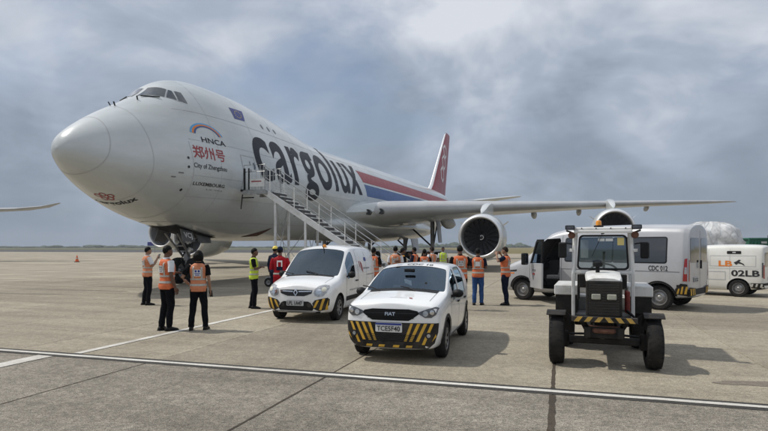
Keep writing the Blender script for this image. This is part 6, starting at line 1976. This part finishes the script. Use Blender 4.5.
    MB().tube([(-.95, -.37, .9), (-.95, -.37, 1.3)], .02, 6).build('grab_rail', 'tractor_black', t)
tow_tractor()

# ------------------------------------------------------------------ cargo pallet under a net, green container, cone, sign
def pallet():
    c = Vector(((709 - 384) / 557 * 30.0, 30.0, 0))
    t = thing('cargo_pallet', 'tall domed cargo pallet wrapped in white plastic under a net', 'cargo', c, radians(-20))
    MB().box((0, 0, .52), (3.2, 2.5, .10)).build('pallet_base', 'bare_metal', t, bevel=.02)
    fr = MB().box((0, 0, .36), (3.3, .12, .14)).box((0, .9, .36), (3.3, .12, .14)).box((0, -.9, .36), (3.3, .12, .14)).box((1.4, 0, .36), (.12, 2.3, .14)).box((-1.4, 0, .36), (.12, 2.3, .14)).build('dolly_frame', 'hazard_yellow', t)
    for x in (-1.2, 1.2):
        for y in (-1, 1):
            w = MB().lathe([(-.08, .08), (-.08, .2), (.08, .2), (.08, .08)], 18, Matrix.Rotation(pi / 2, 4, 'Z')).build('wheel', 'tyre', t, smooth=True); w.location = (x, y, .2)
    rg = random.Random(5)
    # load: lumpy domed block
    NU, NV = 48, 22
    def load(u, v, lift=0.0):
        th = 2 * pi * u; c_, s_ = cos(th), sin(th)
        q = 5.0
        k = (abs(c_) ** q + abs(s_) ** q) ** (-1 / q)
        if v < .62:
            zz = .57 + v / .62 * 1.55; sc = 1.0 - .06 * (v / .62)
        else:
            a = (v - .62) / .38 * pi / 2
            zz = 2.12 + .95 * sin(a); sc = .94 * max(.01, cos(a)) ** .75
        b = .05 * sin(13 * th + 7 * v + sin(9 * th)) * sin(19 * v + 3 * th) + .045 * sin(7 * th + 3 * v * 6) * sin(11 * v + 2 * th) + .03 * sin(17 * th + 9 * v) + .025 * sin(31 * v + 5 * th)
        sc2 = sc * (1 + b * (1 if v < .9 else .3))
        return Vector((1.5 * k * c_ * sc2 + lift * c_, 1.18 * k * s_ * sc2 + lift * s_, zz + b * .6 * (v > .5) + lift * (.6 if v > .6 else 0)))
    rings = [[load(u / NU, v / NV) for u in range(NU)] for v in range(NV + 1)]
    MB().loft(rings).build('wrapped_load', 'net_white', t, smooth='all')
    for k in range(20):
        for sg in (1, -1):
            pts = [load((k / 20 + sg * .18 * v / 18) % 1.0, v / 18 * .97, .02) for v in range(19)]
            MB().tube(pts, .007, 4, cap=False).build('net_rope', 'net_rope', t)
pallet()
def green_container():
    c = Vector(((757.5 - 384) / 557 * 34.0, 34.0, 0))
    t = thing('green_container', 'dark green ribbed metal container behind the cream van', 'container', c, radians(-12))
    L, W, H = 1.35, 1.2, 2.28
    MB().box((0, 0, .2 + (H - .2) / 2), (L - .06, W - .06, H - .22)).build('shell', 'green_paint', t, bevel=.01)
    for k in range(7):
        x = -L / 2 + .1 + k * (L - .2) / 6
        for y in (-W / 2, W / 2):
            MB().box((x, y, 1.15), (.07, .05, 1.8)).build('side_rib', 'green_paint', t, bevel=.008)
    for x in (-L / 2, L / 2):
        for y in (-W / 2, W / 2):
            MB().box((x, y, H / 2), (.09, .09, H)).build('corner_post', 'green_paint', t, bevel=.01)
    for z in (.2, H - .05):
        for y in (-W / 2, W / 2):
            MB().box((0, y, z), (L, .08, .10)).build('rail', 'green_paint', t, bevel=.01)
        for x in (-L / 2, L / 2):
            MB().box((x, 0, z), (.08, W, .10)).build('rail', 'green_paint', t, bevel=.01)
    MB().box((.1, -W / 2 - .03, 2.0), (.3, .03, .12)).build('notice', 'plate_grey', t)
    for x in (.58, ):
        MB().tube([(x, 0, H), (x, 0, H + .16)], .03, 6).build('vent_pipe', 'dark_metal', t)
green_container()
def cone(px, py, label):
    p = at(px, py)
    t = thing('traffic_cone', label, 'traffic cone', p)
    MB().lathe([(0.0, .30), (.05, .30), (.05, .20)], 20, Matrix.Rotation(-pi / 2, 4, 'Y')).build('base', 'black_plastic', t)
    MB().lathe([(.05, .20), (.75, .04), (.76, .001)], 20, Matrix.Rotation(-pi / 2, 4, 'Y')).build('cone_body', 'cone_orange', t, smooth=40)
    MB().lathe([(.35, .138), (.48, .108)], 20, Matrix.Rotation(-pi / 2, 4, 'Y')).build('reflective_band', 'reflective', t, smooth=True)
cone(77, 262, 'lone orange traffic cone on the far apron at left')
def far_sign():
    p = Vector(((152 - 384) / 557 * 150.0, 150.0, -.02))
    t = thing('airfield_sign', 'small dark blue airfield sign on posts beyond the nose', 'sign', p)
    MB().box((0, 0, 2.5), (2.4, .2, 1.0)).build('sign_panel', 'flag_blue', t, bevel=.03)
    for x in (-.8, .8):
        MB().bar((x, 0, 0), (x, 0, 2.1), .1, .1).build('post', 'dull_metal', t)
far_sign()

# ------------------------------------------------------------------ the air itself
hz = MB().box((0, 640, 14.5), (3600, 1500, 31.6)).build('haze', None)
hz['kind'] = 'stuff'
hm_ = bpy.data.materials.new('haze'); hm_.use_nodes = True
tn = hm_.node_tree
for n_ in list(tn.nodes):
    tn.nodes.remove(n_)
ho = tn.nodes.new('ShaderNodeOutputMaterial'); hv_ = tn.nodes.new('ShaderNodeVolumePrincipled')
hv_.inputs['Color'].default_value = (0.80, 0.86, 0.95, 1)
hv_.inputs['Density'].default_value = 0.00028
tn.links.new(hv_.outputs[0], ho.inputs['Volume'])
hz.data.materials.append(hm_)

# ------------------------------------------------------------------ people
def eval_remesh(mb, voxel, smooth=6):
    me = mb.mesh('tmp')
    bm = bmesh.new(); bm.from_mesh(me); bmesh.ops.recalc_face_normals(bm, faces=bm.faces); bm.to_mesh(me); bm.free()
    o = bpy.data.objects.new('tmp', me); WORK.collection.objects.link(o)
    r = o.modifiers.new('r', 'REMESH'); r.mode = 'VOXEL'; r.voxel_size = voxel
    s = o.modifiers.new('s', 'SMOOTH'); s.iterations = smooth; s.factor = .5
    out = applied(o)
    bpy.data.objects.remove(o); bpy.data.meshes.remove(me)
    return out
def ell_ring(c, rx, ry, n=20, yaw=0.0, q=2.3):
    out = []
    for k in range(n):
        a = 2 * pi * k / n
        x = math.copysign(abs(cos(a)) ** (2 / q), cos(a)) * rx; y = math.copysign(abs(sin(a)) ** (2 / q), sin(a)) * ry
        out.append(Vector((c[0] + x * cos(yaw) - y * sin(yaw), c[1] + x * sin(yaw) + y * cos(yaw), c[2])))
    return out
def bez(a, b, c, n=5):
    return [Vector(a) * (1 - t) ** 2 + Vector(b) * 2 * t * (1 - t) + Vector(c) * t * t for t in [k / n for k in range(n + 1)]]

ARMS = {  # elbow and wrist as offsets from the shoulder for H = 1.75, x outwards, y forwards
    'hang': ((.05, -.03, -.28), (.07, .05, -.53)),
    'front': ((.06, .02, -.28), (-.08, .22, -.24)),
    'phone': ((.06, .10, -.25), (-.03, .25, -.02)),
    'hip': ((.16, -.06, -.26), (.03, .05, -.42)),
    'fold': ((.05, .06, -.27), (-.20, .21, -.22)),
    'shade': ((.16, .14, -.10), (.02, .22, .10)),
    'pocket': ((.10, -.06, -.27), (.02, .06, -.47)),
}
def person(label, px, py, facing, H=1.75, arms=('hang', 'hang'), vest='vest_orange', shirt='shirt_black', sleeves='short', trousers='trouser_black',
           skin='skin_mid', hair='hair_black', hairstyle='short', legs=(0.0, 0.0), spread=.11, cap=None, prints=None, width=1.0, held=None, depth=None, head_yaw=0.0, group='people on the apron', overall=False, lean=0.0):
    """facing: compass angle of the face in the ground plane, degrees from +X anticlockwise"""
    if depth is None:
        p = at(px, py)
    else:
        p = Vector(((px - 384) / 557 * depth, depth, 0))
    t = thing('person', label, 'person', (p.x, p.y, 0), radians(facing - 90), group)
    k = H / 1.75; wd = width
    def V(x, y, z): return Vector((x * k, (y + lean * max(0, z - .9)) * k, z * k))
    hipx = .088 * wd
    # skeleton
    feet = []
    for s, fw in ((1, legs[0]), (-1, legs[1])):
        ank = V(s * spread, -.03 + fw, .085); hip = V(s * hipx, 0, .90); knee = (ank + hip) / 2 + V(0, .035 + .02 * abs(fw), .02)
        feet.append((s, ank, knee, hip))
    sh = {s: V(s * .185 * wd, -.01, 1.425) for s in (1, -1)}
    arm = {}
    for s, nm in ((1, arms[1]), (-1, arms[0])):
        e, w = ARMS[nm]
        arm[s] = (sh[s] + Vector((s * e[0], e[1], e[2])) * k, sh[s] + Vector((s * w[0], w[1], w[2])) * k)
    TOR = [(.84, .150, .108, 0), (.92, .165, .115, -.01), (1.02, .152, .105, 0), (1.12, .148, .102, .005), (1.24, .162, .112, .008), (1.34, .176, .115, 0), (1.41, .168, .098, -.01), (1.455, .115, .078, -.015), (1.49, .062, .060, -.01), (1.56, .052, .056, 0), (1.60, .05, .056, .005)]
    def tor_rings(g, z0, z1, gx=0.0):
        rr = []
        z = z0
        while z <= z1 + 1e-6:
            rx, ry, yo = interp(TOR, z)
            rr.append(ell_ring(V(0, yo, z), (rx * wd + g + gx) * k, (ry * wd + g) * k))
            z += (z1 - z0) / max(6, int((z1 - z0) / .045))
        return rr
    # ---- body: torso, limbs and head grown into one surface
    mb = MB().loft(tor_rings(0, .84, 1.60))
    for s, ank, knee, hip in feet:
        mb.tube([hip + V(0, 0, .02), hip * .6 + knee * .4 + V(0, .008, 0), knee, knee * .55 + ank * .45 + V(0, -.02, 0), ank, ank - V(0, 0, .04)], [.088 * k * wd, .078 * k * wd, .056 * k, .054 * k, .038 * k, .038 * k], 14)
        mb.tube([ank + V(0, -.05, -.03), ank + V(0, .06, -.045), ank + V(0, .15, -.055)], [.038 * k, .042 * k, .03 * k], 10, flat=.75)
    for s in (1, -1):
        e, w = arm[s]
        mb.tube([sh[s] - V(s * .03, 0, 0), sh[s] * .92 + e * .08, sh[s] * .55 + e * .45, e, e * .6 + w * .4, w], [.058 * k, .056 * k, .048 * k, .040 * k, .040 * k, .027 * k], 12)
    R = Matrix.Rotation(head_yaw, 3, 'Z')
    hc = V(0, .025, 1.648)
    mb.ellipsoid(hc + V(0, -.012, .012), (.074 * k, .094 * k, .098 * k), 18, 12, R)
    mb.ellipsoid(hc + R @ V(0, .028, -.05), (.056 * k, .062 * k, .068 * k), 16, 10, R)
    mb.ellipsoid(hc + R @ V(0, .082, -.018), (.0135 * k, .022 * k, .026 * k), 8, 6, R)
    for s in (1, -1):
        mb.ellipsoid(hc + R @ V(s * .076, -.008, -.012), (.012 * k, .022 * k, .032 * k), 8, 6, R)
    me = eval_remesh(mb, .0125, 4)
    # hands joined on: palm, four fingers, thumb
    hb = MB()
    for s in (1, -1):
        e, w = arm[s]
        d = (w - e).normalized()
        side = Vector((0, 1, 0)) - d * d.y
        if side.length < .3: side = Vector((0, 0, 1)) - d * d.z
        side.normalize(); nrm = d.cross(side).normalized()
        if nrm.x * s > 0: nrm = -nrm                     # palm turned towards the body
        pc = w + d * .045 * k
        hb.tube([w - d * .02, w + d * .02 * k, pc, w + d * .088 * k], [.024 * k, .034 * k, .041 * k, .036 * k], 10, flat=1.0) if False else None
        rings = []
        for tt, hw, th in ((-.02, .024, .022), (.015, .030, .019), (.05, .040, .017), (.088, .039, .014)):
            c = w + d * tt * k
            rings.append([c + side * (hw * k * cos(2 * pi * q / 10)) + nrm * (th * k * sin(2 * pi * q / 10)) for q in range(10)])
        hb.loft(rings)
        for f, (off, ln) in enumerate(((.030, .068), (.010, .078), (-.010, .073), (-.029, .056))):
            b = w + d * .082 * k + side * off * k
            c1 = b + d * ln * .45 * k + nrm * .006 * k; c2 = c1 + d * ln * .32 * k + nrm * .016 * k; c3 = c2 + d * ln * .14 * k + nrm * .020 * k
            hb.tube([b, c1, c2, c3], [.0088 * k, .0085 * k, .0078 * k, .006 * k], 6)
        tb = w + d * .03 * k + side * .032 * k
        hb.tube([tb, tb + d * .028 * k + side * .022 * k + nrm * .006 * k, tb + d * .062 * k + side * .026 * k + nrm * .018 * k], [.012 * k, .011 * k, .008 * k], 6)
    hm = hb.mesh('hands')
    bm = bmesh.new(); bm.from_mesh(me); bm.from_mesh(hm)
    bmesh.ops.recalc_face_normals(bm, faces=bm.faces)
    bm.to_mesh(me); bm.free(); bpy.data.meshes.remove(hm)
    body = link('body', me, skin, t, 'all')
    # face
    for s in (1, -1):
        MB().ellipsoid(hc + R @ V(s * .030, .072, .006), (.0135 * k, .009 * k, .008 * k), 8, 6, R).build('eye', 'cockpit_glass', t, smooth='all')
    MB().ellipsoid(hc + R @ V(0, .082, -.056), (.024 * k, .008 * k, .006 * k), 8, 5, R).build('mouth', 'rust', t, smooth='all')
    # hair
    rg = random.Random(int(px * 7))
    hv = MB()
    def hair_cap(c, r, low, n=20, m=12):
        rings = []
        for j in range(m + 1):
            ph = pi / 2 - (pi / 2 + low) * j / m
            ring = []
            for q in range(n):
                th = 2 * pi * q / n
                front = max(0, sin(th))            # y forward = face side: hairline higher
                ph2 = max(ph, -low + (front ** .8) * (low + .62) + (.42 * abs(cos(th)) ** 5 if sin(th) < .35 else 0))
                jit = 1 + rg.uniform(-.045, .045)
                ring.append(c + R @ Vector((r[0] * cos(ph2) * cos(th) * jit, r[1] * cos(ph2) * sin(th) * jit, r[2] * sin(ph2) * jit)))
            rings.append(ring)
        hv.loft(rings, cap=False)
        hv.f.append(tuple(range(len(hv.v) - n * (m + 1), len(hv.v) - n * m)))
    cc = hc + V(0, -.014, .014)
    if hairstyle == 'short':
        hair_cap(cc, (.080 * k, .099 * k, .104 * k), .72)
    elif hairstyle == 'bob':
        hair_cap(cc, (.094 * k, .110 * k, .112 * k), .55)
        rings = []
        for z, rx, ry, yo in ((.04, .100, .090, -.03), (-.02, .112, .090, -.035), (-.07, .116, .082, -.04), (-.115, .104, .062, -.045), (-.13, .07, .04, -.045)):
            rings.append([cc + R @ (V(rx * cos(2 * pi * q / 20), yo + ry * sin(2 * pi * q / 20) * (1 if sin(2 * pi * q / 20) < 0 else .55), z)) for q in range(20)])
        hv.loft(rings)
    if hairstyle != 'none':
        hv.build('hair', hair, t, smooth='all')
    if cap:
        cpm = MB()
        rings = []
        for j in range(7):
            ph = j / 6 * pi / 2
            rings.append([cc + R @ V(.088 * cos(ph) * cos(2 * pi * q / 20), .106 * cos(ph) * sin(2 * pi * q / 20), .012 + .10 * sin(ph)) for q in range(20)])
        cpm.loft(rings)
        cpm.loft([[cc + R @ V(.075, .06, .03), cc + R @ V(.04, .17, .012), cc + R @ V(-.04, .17, .012), cc + R @ V(-.075, .06, .03)], [cc + R @ V(.075, .06, .036), cc + R @ V(.04, .17, .018), cc + R @ V(-.04, .17, .018), cc + R @ V(-.075, .06, .036)]])
        cpm.build('cap', cap, t, smooth=40)
    # ---- trousers
    g = .016
    mb = MB().loft(tor_rings(g, .84, 1.02))
    for s, ank, knee, hip in feet:
        mb.tube([hip + V(0, 0, .03), hip * .6 + knee * .4 + V(0, .006, 0), knee, knee * .5 + ank * .5 + V(0, -.016, 0), ank + V(0, -.008, -.015)], [.100 * k * wd, .094 * k * wd, .074 * k, .068 * k, .062 * k], 16)
    tm = eval_remesh(mb, .0125, 5)
    rngs = random.Random(int(px))
    ph = [rngs.uniform(0, 6) for _ in range(4)]
    def wrinkle(me_, fn):      # cloth folds pushed out along the normals
        nr = [v.normal.copy() for v in me_.vertices]; cs = [v.co.copy() for v in me_.vertices]
        flat = []
        for c_, n_ in zip(cs, nr):
            q_ = c_ + n_ * fn(c_) * k
            flat += [q_.x, q_.y, q_.z]
        me_.vertices.foreach_set('co', flat); me_.update()
    def leg_fold(c_):
        z = c_.z / k
        low = max(0, 1 - z / .28)
        return .004 * sin(19 * z + 14 * c_.x + ph[0] + 6 * c_.y) + .007 * low * sin(44 * z + ph[1] + 9 * c_.y) + .003 * sin(31 * z + 40 * c_.x + 25 * c_.y + ph[1]) * max(0, 1 - abs(z - .62) / .2)
    wrinkle(tm, leg_fold)
    link('trousers', tm, trousers, t, 'all')
    # ---- shoes
    for s, ank, knee, hip in feet:
        rings = []
        yaw = -s * .18
        Ry = Matrix.Rotation(yaw, 3, 'Z')
        for y, w_, h_ in ((-.085, .028, .06), (-.07, .038, .085), (-.02, .042, .105), (.05, .044, .085), (.12, .047, .062), (.17, .036, .048), (.185, .015, .03)):
            ring = []
            for q in range(12):
                a = 2 * pi * q / 12
                ring.append(Vector((ank.x, ank.y, 0)) + Ry @ Vector((w_ * k * cos(a), y * k, (h_ / 2 + max(-1, sin(a)) * h_ / 2) * k)))
            rings.append(ring)
        sh_o = MB().loft(rings).build('shoe', 'shoe_black', t, smooth=60)
        MB().loft([[Vector((p.x, p.y, .002)) for p in [Vector((ank.x, ank.y, 0)) + Ry @ Vector((sx * .046 * k, yy * k, 0)) for sx, yy in ((-.8, -.09), (.8, -.09), (1.05, .1), (.5, .19), (-.5, .19), (-1.05, .1))]],
                   [Vector((p.x, p.y, .022)) for p in [Vector((ank.x, ank.y, 0)) + Ry @ Vector((sx * .046 * k, yy * k, 0)) for sx, yy in ((-.8, -.09), (.8, -.09), (1.05, .1), (.5, .19), (-.5, .19), (-1.05, .1))]]]).build('sole', 'shoe_black', sh_o)
    # ---- shirt sleeves and collar
    for s in (1, -1):
        e, w = arm[s]
        if sleeves == 'short':
            pts = [sh[s] - V(s * .02, 0, -.005), sh[s] * .75 + e * .25, sh[s] * .25 + e * .75]; rr = [.068 * k, .066 * k, .060 * k]
        else:
            pts = [sh[s] - V(s * .02, 0, -.005), sh[s] * .6 + e * .4, e, e * .5 + w * .5, e * .06 + w * .94]; rr = [.068 * k, .064 * k, .054 * k, .049 * k, .042 * k]
        MB().tube(pts, rr, 14).build('sleeve', shirt, t, smooth=50)
    MB().loft([ell_ring(V(0, -.012, z), r * k, r2 * k) for z, r, r2 in ((1.44, .125, .088), (1.475, .082, .075), (1.50, .066, .068), (1.515, .064, .066))], cap=False).build('collar', shirt, t, smooth='all')
    # ---- vest or overall top
    vm = overall and shirt or vest
    mb = MB()
    rr = tor_rings(.022, .86 if not overall else .92, 1.43, .004)
    rr += [ell_ring(V(0, -.012, z), r * k * wd, r2 * k) for z, r, r2 in ((1.462, .130, .094), (1.482, .092, .080))]
    mb.loft(rr, cap=False)
    top = mb.build('overall_top' if overall else 'vest', vm, t, smooth='all')
    wrinkle(top.data, lambda c_: .004 * sin(24 * c_.x + 22 * c_.z / k + ph[2]) + .0025 * sin(45 * c_.z / k + ph[3] + 18 * c_.x) + .004 * (c_.z / k < .95) * sin(34 * c_.x + ph[1]))
    def band(z0, z1, gg, m='reflective', nm='reflective_band'):
        MB().loft([ell_ring(V(0, interp(TOR, z)[2], z), (interp(TOR, z)[0] * wd + .022 + gg) * k, (interp(TOR, z)[1] * wd + .018 + gg) * k) for z in (z0, (z0 + z1) / 2, z1)], cap=False).build(nm, m, top, smooth='all')
    if not overall or prints == 'red':
        band(.985, 1.03, .012)
        if not overall:
            band(1.115, 1.15, .012)
    # vertical reflective braces front and back over the shoulders
    if not overall:
        for s in (1, -1):
            for fb in (1, -1):
                vs = []
                for j in range(9):
                    z = 1.13 + (1.46 - 1.13) * j / 8
                    rx, ry, yo = interp(TOR, min(z, 1.41))
                    for xx in (.075, .115):
                        x = xx * wd * (1 - .25 * max(0, (z - 1.38)) / .1)
                        yy = (ry * wd + .030) * max(0, 1 - (x / (rx * wd + .03)) ** 2.3) ** (1 / 2.3)
                        if z > 1.41: yy *= max(.15, 1 - (z - 1.41) / .06)
                        vs.append(V(s * x, yo + fb * yy, z))
                MB().add(vs, [(2 * j, 2 * j + 1, 2 * j + 3, 2 * j + 2) for j in range(8)]).build('reflective_brace', 'reflective', top, smooth='all')
    # print on the back
    if prints:
        def back(u, v, kk):
            rx, ry, yo = interp(TOR, v)
            yy = (ry * wd + .032) * max(.05, 1 - (abs(u) / (rx * wd + .03)) ** 2.3) ** (1 / 2.3)
            return V(u, yo - yy, v)
        if prints == 'red':
            decal('back_print', poly2([(-.075, 1.33), (.075, 1.33), (.075, 1.375), (-.075, 1.375)], [(-.075, 1.2), (-.045, 1.2), (-.045, 1.33), (-.075, 1.33)], [(.045, 1.2), (.075, 1.2), (.075, 1.33), (.045, 1.33)]), back, 'decal_white', top, 0.03)
            decal('back_print', poly2([(-.09, 1.10), (.09, 1.10), (.08, 1.20), (-.08, 1.20)]), back, 'shirt_navy', top, 0.03)
        else:
            b = decal('back_print', poly2([(-.07, 1.20), (.07, 1.20), (.07, 1.345), (-.07, 1.345)]), back, 'decal_white', top, 0.03)
            def back2(u, v, kk): return back(u, v, kk) + Vector((0, -.003, 0))
            for u0, u1, v0, v1 in ((-.055, -.01, 1.285, 1.335), (.01, .055, 1.285, 1.335), (-.06, .06, 1.25, 1.27), (-.05, .05, 1.215, 1.235)):
                decal('print_mark', poly2([(u0, v0), (u1, v0), (u1, v1), (u0, v1)]), back2, prints, top, 0.03)
    if held:
        s = 1 if held[0] == 'R' else -1
        e, w = arm[s]; d = (w - e).normalized()
        c = w + d * .10 * k
        q = d.to_track_quat('Z', 'Y').to_matrix()
        if held[1] == 'phone':
            o = MB().box((0, 0, 0), (.075, .012, .15), None).build('mobile_phone', 'gloss_black', None, bevel=.006)
        else:
            o = MB().box((0, 0, 0), (.09, .05, .20), None).build('handbag', 'shirt_black', None, bevel=.02)
        M = Matrix.Translation((p.x, p.y, 0)) @ Matrix.Rotation(radians(facing - 90), 4, 'Z')
        o.matrix_world = M @ Matrix.Translation(c) @ q.to_4x4()
        tag(o, held[2], 'phone' if held[1] == 'phone' else 'bag')
    return t

G = 'people on the apron'
person('man in orange vest raising a phone, leftmost of the people', 147.5, 305, 40, 1.74, ('hang', 'phone'), 'vest_faded', 'shirt_white', 'short', skin='skin_mid', legs=(.02, -.04), prints='decal_grey', held=('R', 'phone', 'dark phone held up by the leftmost man'))
person('man in orange vest and white shirt sleeves standing on the left', 167, 330.5, 50, 1.77, ('front', 'hang'), 'vest_orange', 'shirt_white', 'short', skin='skin_dark', legs=(.03, -.03), prints='decal_grey', head_yaw=-.2, spread=.10)
person('dark-haired woman in orange vest with blue back print', 198.5, 330, 97, 1.66, ('hip', 'hang'), 'vest_faded', 'shirt_black', 'short', skin='skin_mid', hairstyle='bob', legs=(.06, -.02), spread=.15, prints='plate_blue', width=.96, held=('R', 'phone', 'black phone hanging in the dark-haired woman\'s hand'))
person('man in yellow-green vest and black clothes with folded arms', 254, 308.5, 8, 1.70, ('fold', 'fold'), 'vest_yellow', 'shirt_black', 'short', skin='skin_dark', legs=(.05, -.05), prints=None, spread=.10)
person('worker in red overalls and dark cap seen from behind', 280, 309, 95, 1.74, ('front', 'front'), None, 'overall_red', 'long', 'overall_red', skin='skin_dark', cap='shirt_navy', overall=True, prints='red', width=1.03)
person('worker with yellow cap half hidden behind the red overalls', 275.0, 0, 60, 1.76, ('hang', 'hang'), None, 'shirt_navy', 'long', 'trouser_navy', skin='skin_dark', cap='decal_yellow', overall=True, depth=18.5)
person('man in orange vest between the white van and the hatchback', 373.5, 0, 70, 1.72, ('hang', 'front'), 'vest_orange', 'shirt_black', 'short', 'trouser_navy', skin='skin_dark', depth=17.6, prints='decal_white')
person('man in pale orange vest under the wing, above the hatchback roof', 395.5, 0, 80, 1.76, ('front', 'front'), 'vest_faded', 'shirt_white', 'short', 'trouser_navy', skin='skin_mid', depth=19.0, prints='decal_grey')
person('man in amber vest beside the pale orange vest', 402.5, 0, 20, 1.70, ('hang', 'front'), 'vest_amber', 'shirt_black', 'short', 'trouser_navy', skin='skin_dark', depth=19.8)
person('person in orange vest over dark long sleeves near the main gear', 414.5, 0, 150, 1.72, ('front', 'phone'), 'vest_orange', 'shirt_navy', 'long', 'trouser_navy', skin='skin_dark', depth=22.0)
person('man in bright orange vest behind the hatchback roof lettering', 424.5, 0, 88, 1.66, ('front', 'front'), 'vest_orange', 'shirt_black', 'short', 'trouser_navy', skin='skin_dark', depth=20.0, prints='decal_white')
person('person with pinkish vest right of the bright orange vest', 432, 0, 130, 1.74, ('hip', 'phone'), 'vest_faded', 'shirt_white', 'short', 'trouser_navy', skin='skin_mid', hair='hair_brown', depth=21.0)
person('distant man in yellow-green vest facing the camera by the engine', 443, 0, -85, 1.72, ('hang', 'hang'), 'vest_yellow', 'shirt_white', 'short', 'trouser_black', skin='skin_dark', depth=28.0)
person('broad man in orange vest right of the hatchback, seen from behind', 460, 310, 92, 1.78, ('front', 'front'), 'vest_orange', 'shirt_black', 'short', 'trouser_black', skin='skin_dark', width=1.1, prints='decal_grey')
person('person in orange vest and blue jeans in front of the engine', 478, 305, 75, 1.70, ('front', 'front'), 'vest_orange', 'shirt_navy', 'short', 'jeans_blue', skin='skin_dark', legs=(.04, -.04), prints='decal_white')
person('man in orange vest photographing the engine beside the minibus', 505.5, 305, 150, 1.74, ('shade', 'shade'), 'vest_orange', 'shirt_navy', 'short', 'trouser_navy', skin='skin_mid', hair='hair_brown', legs=(.03, -.03), prints='decal_grey', spread=.10)

bpy.data.scenes.remove(WORK)
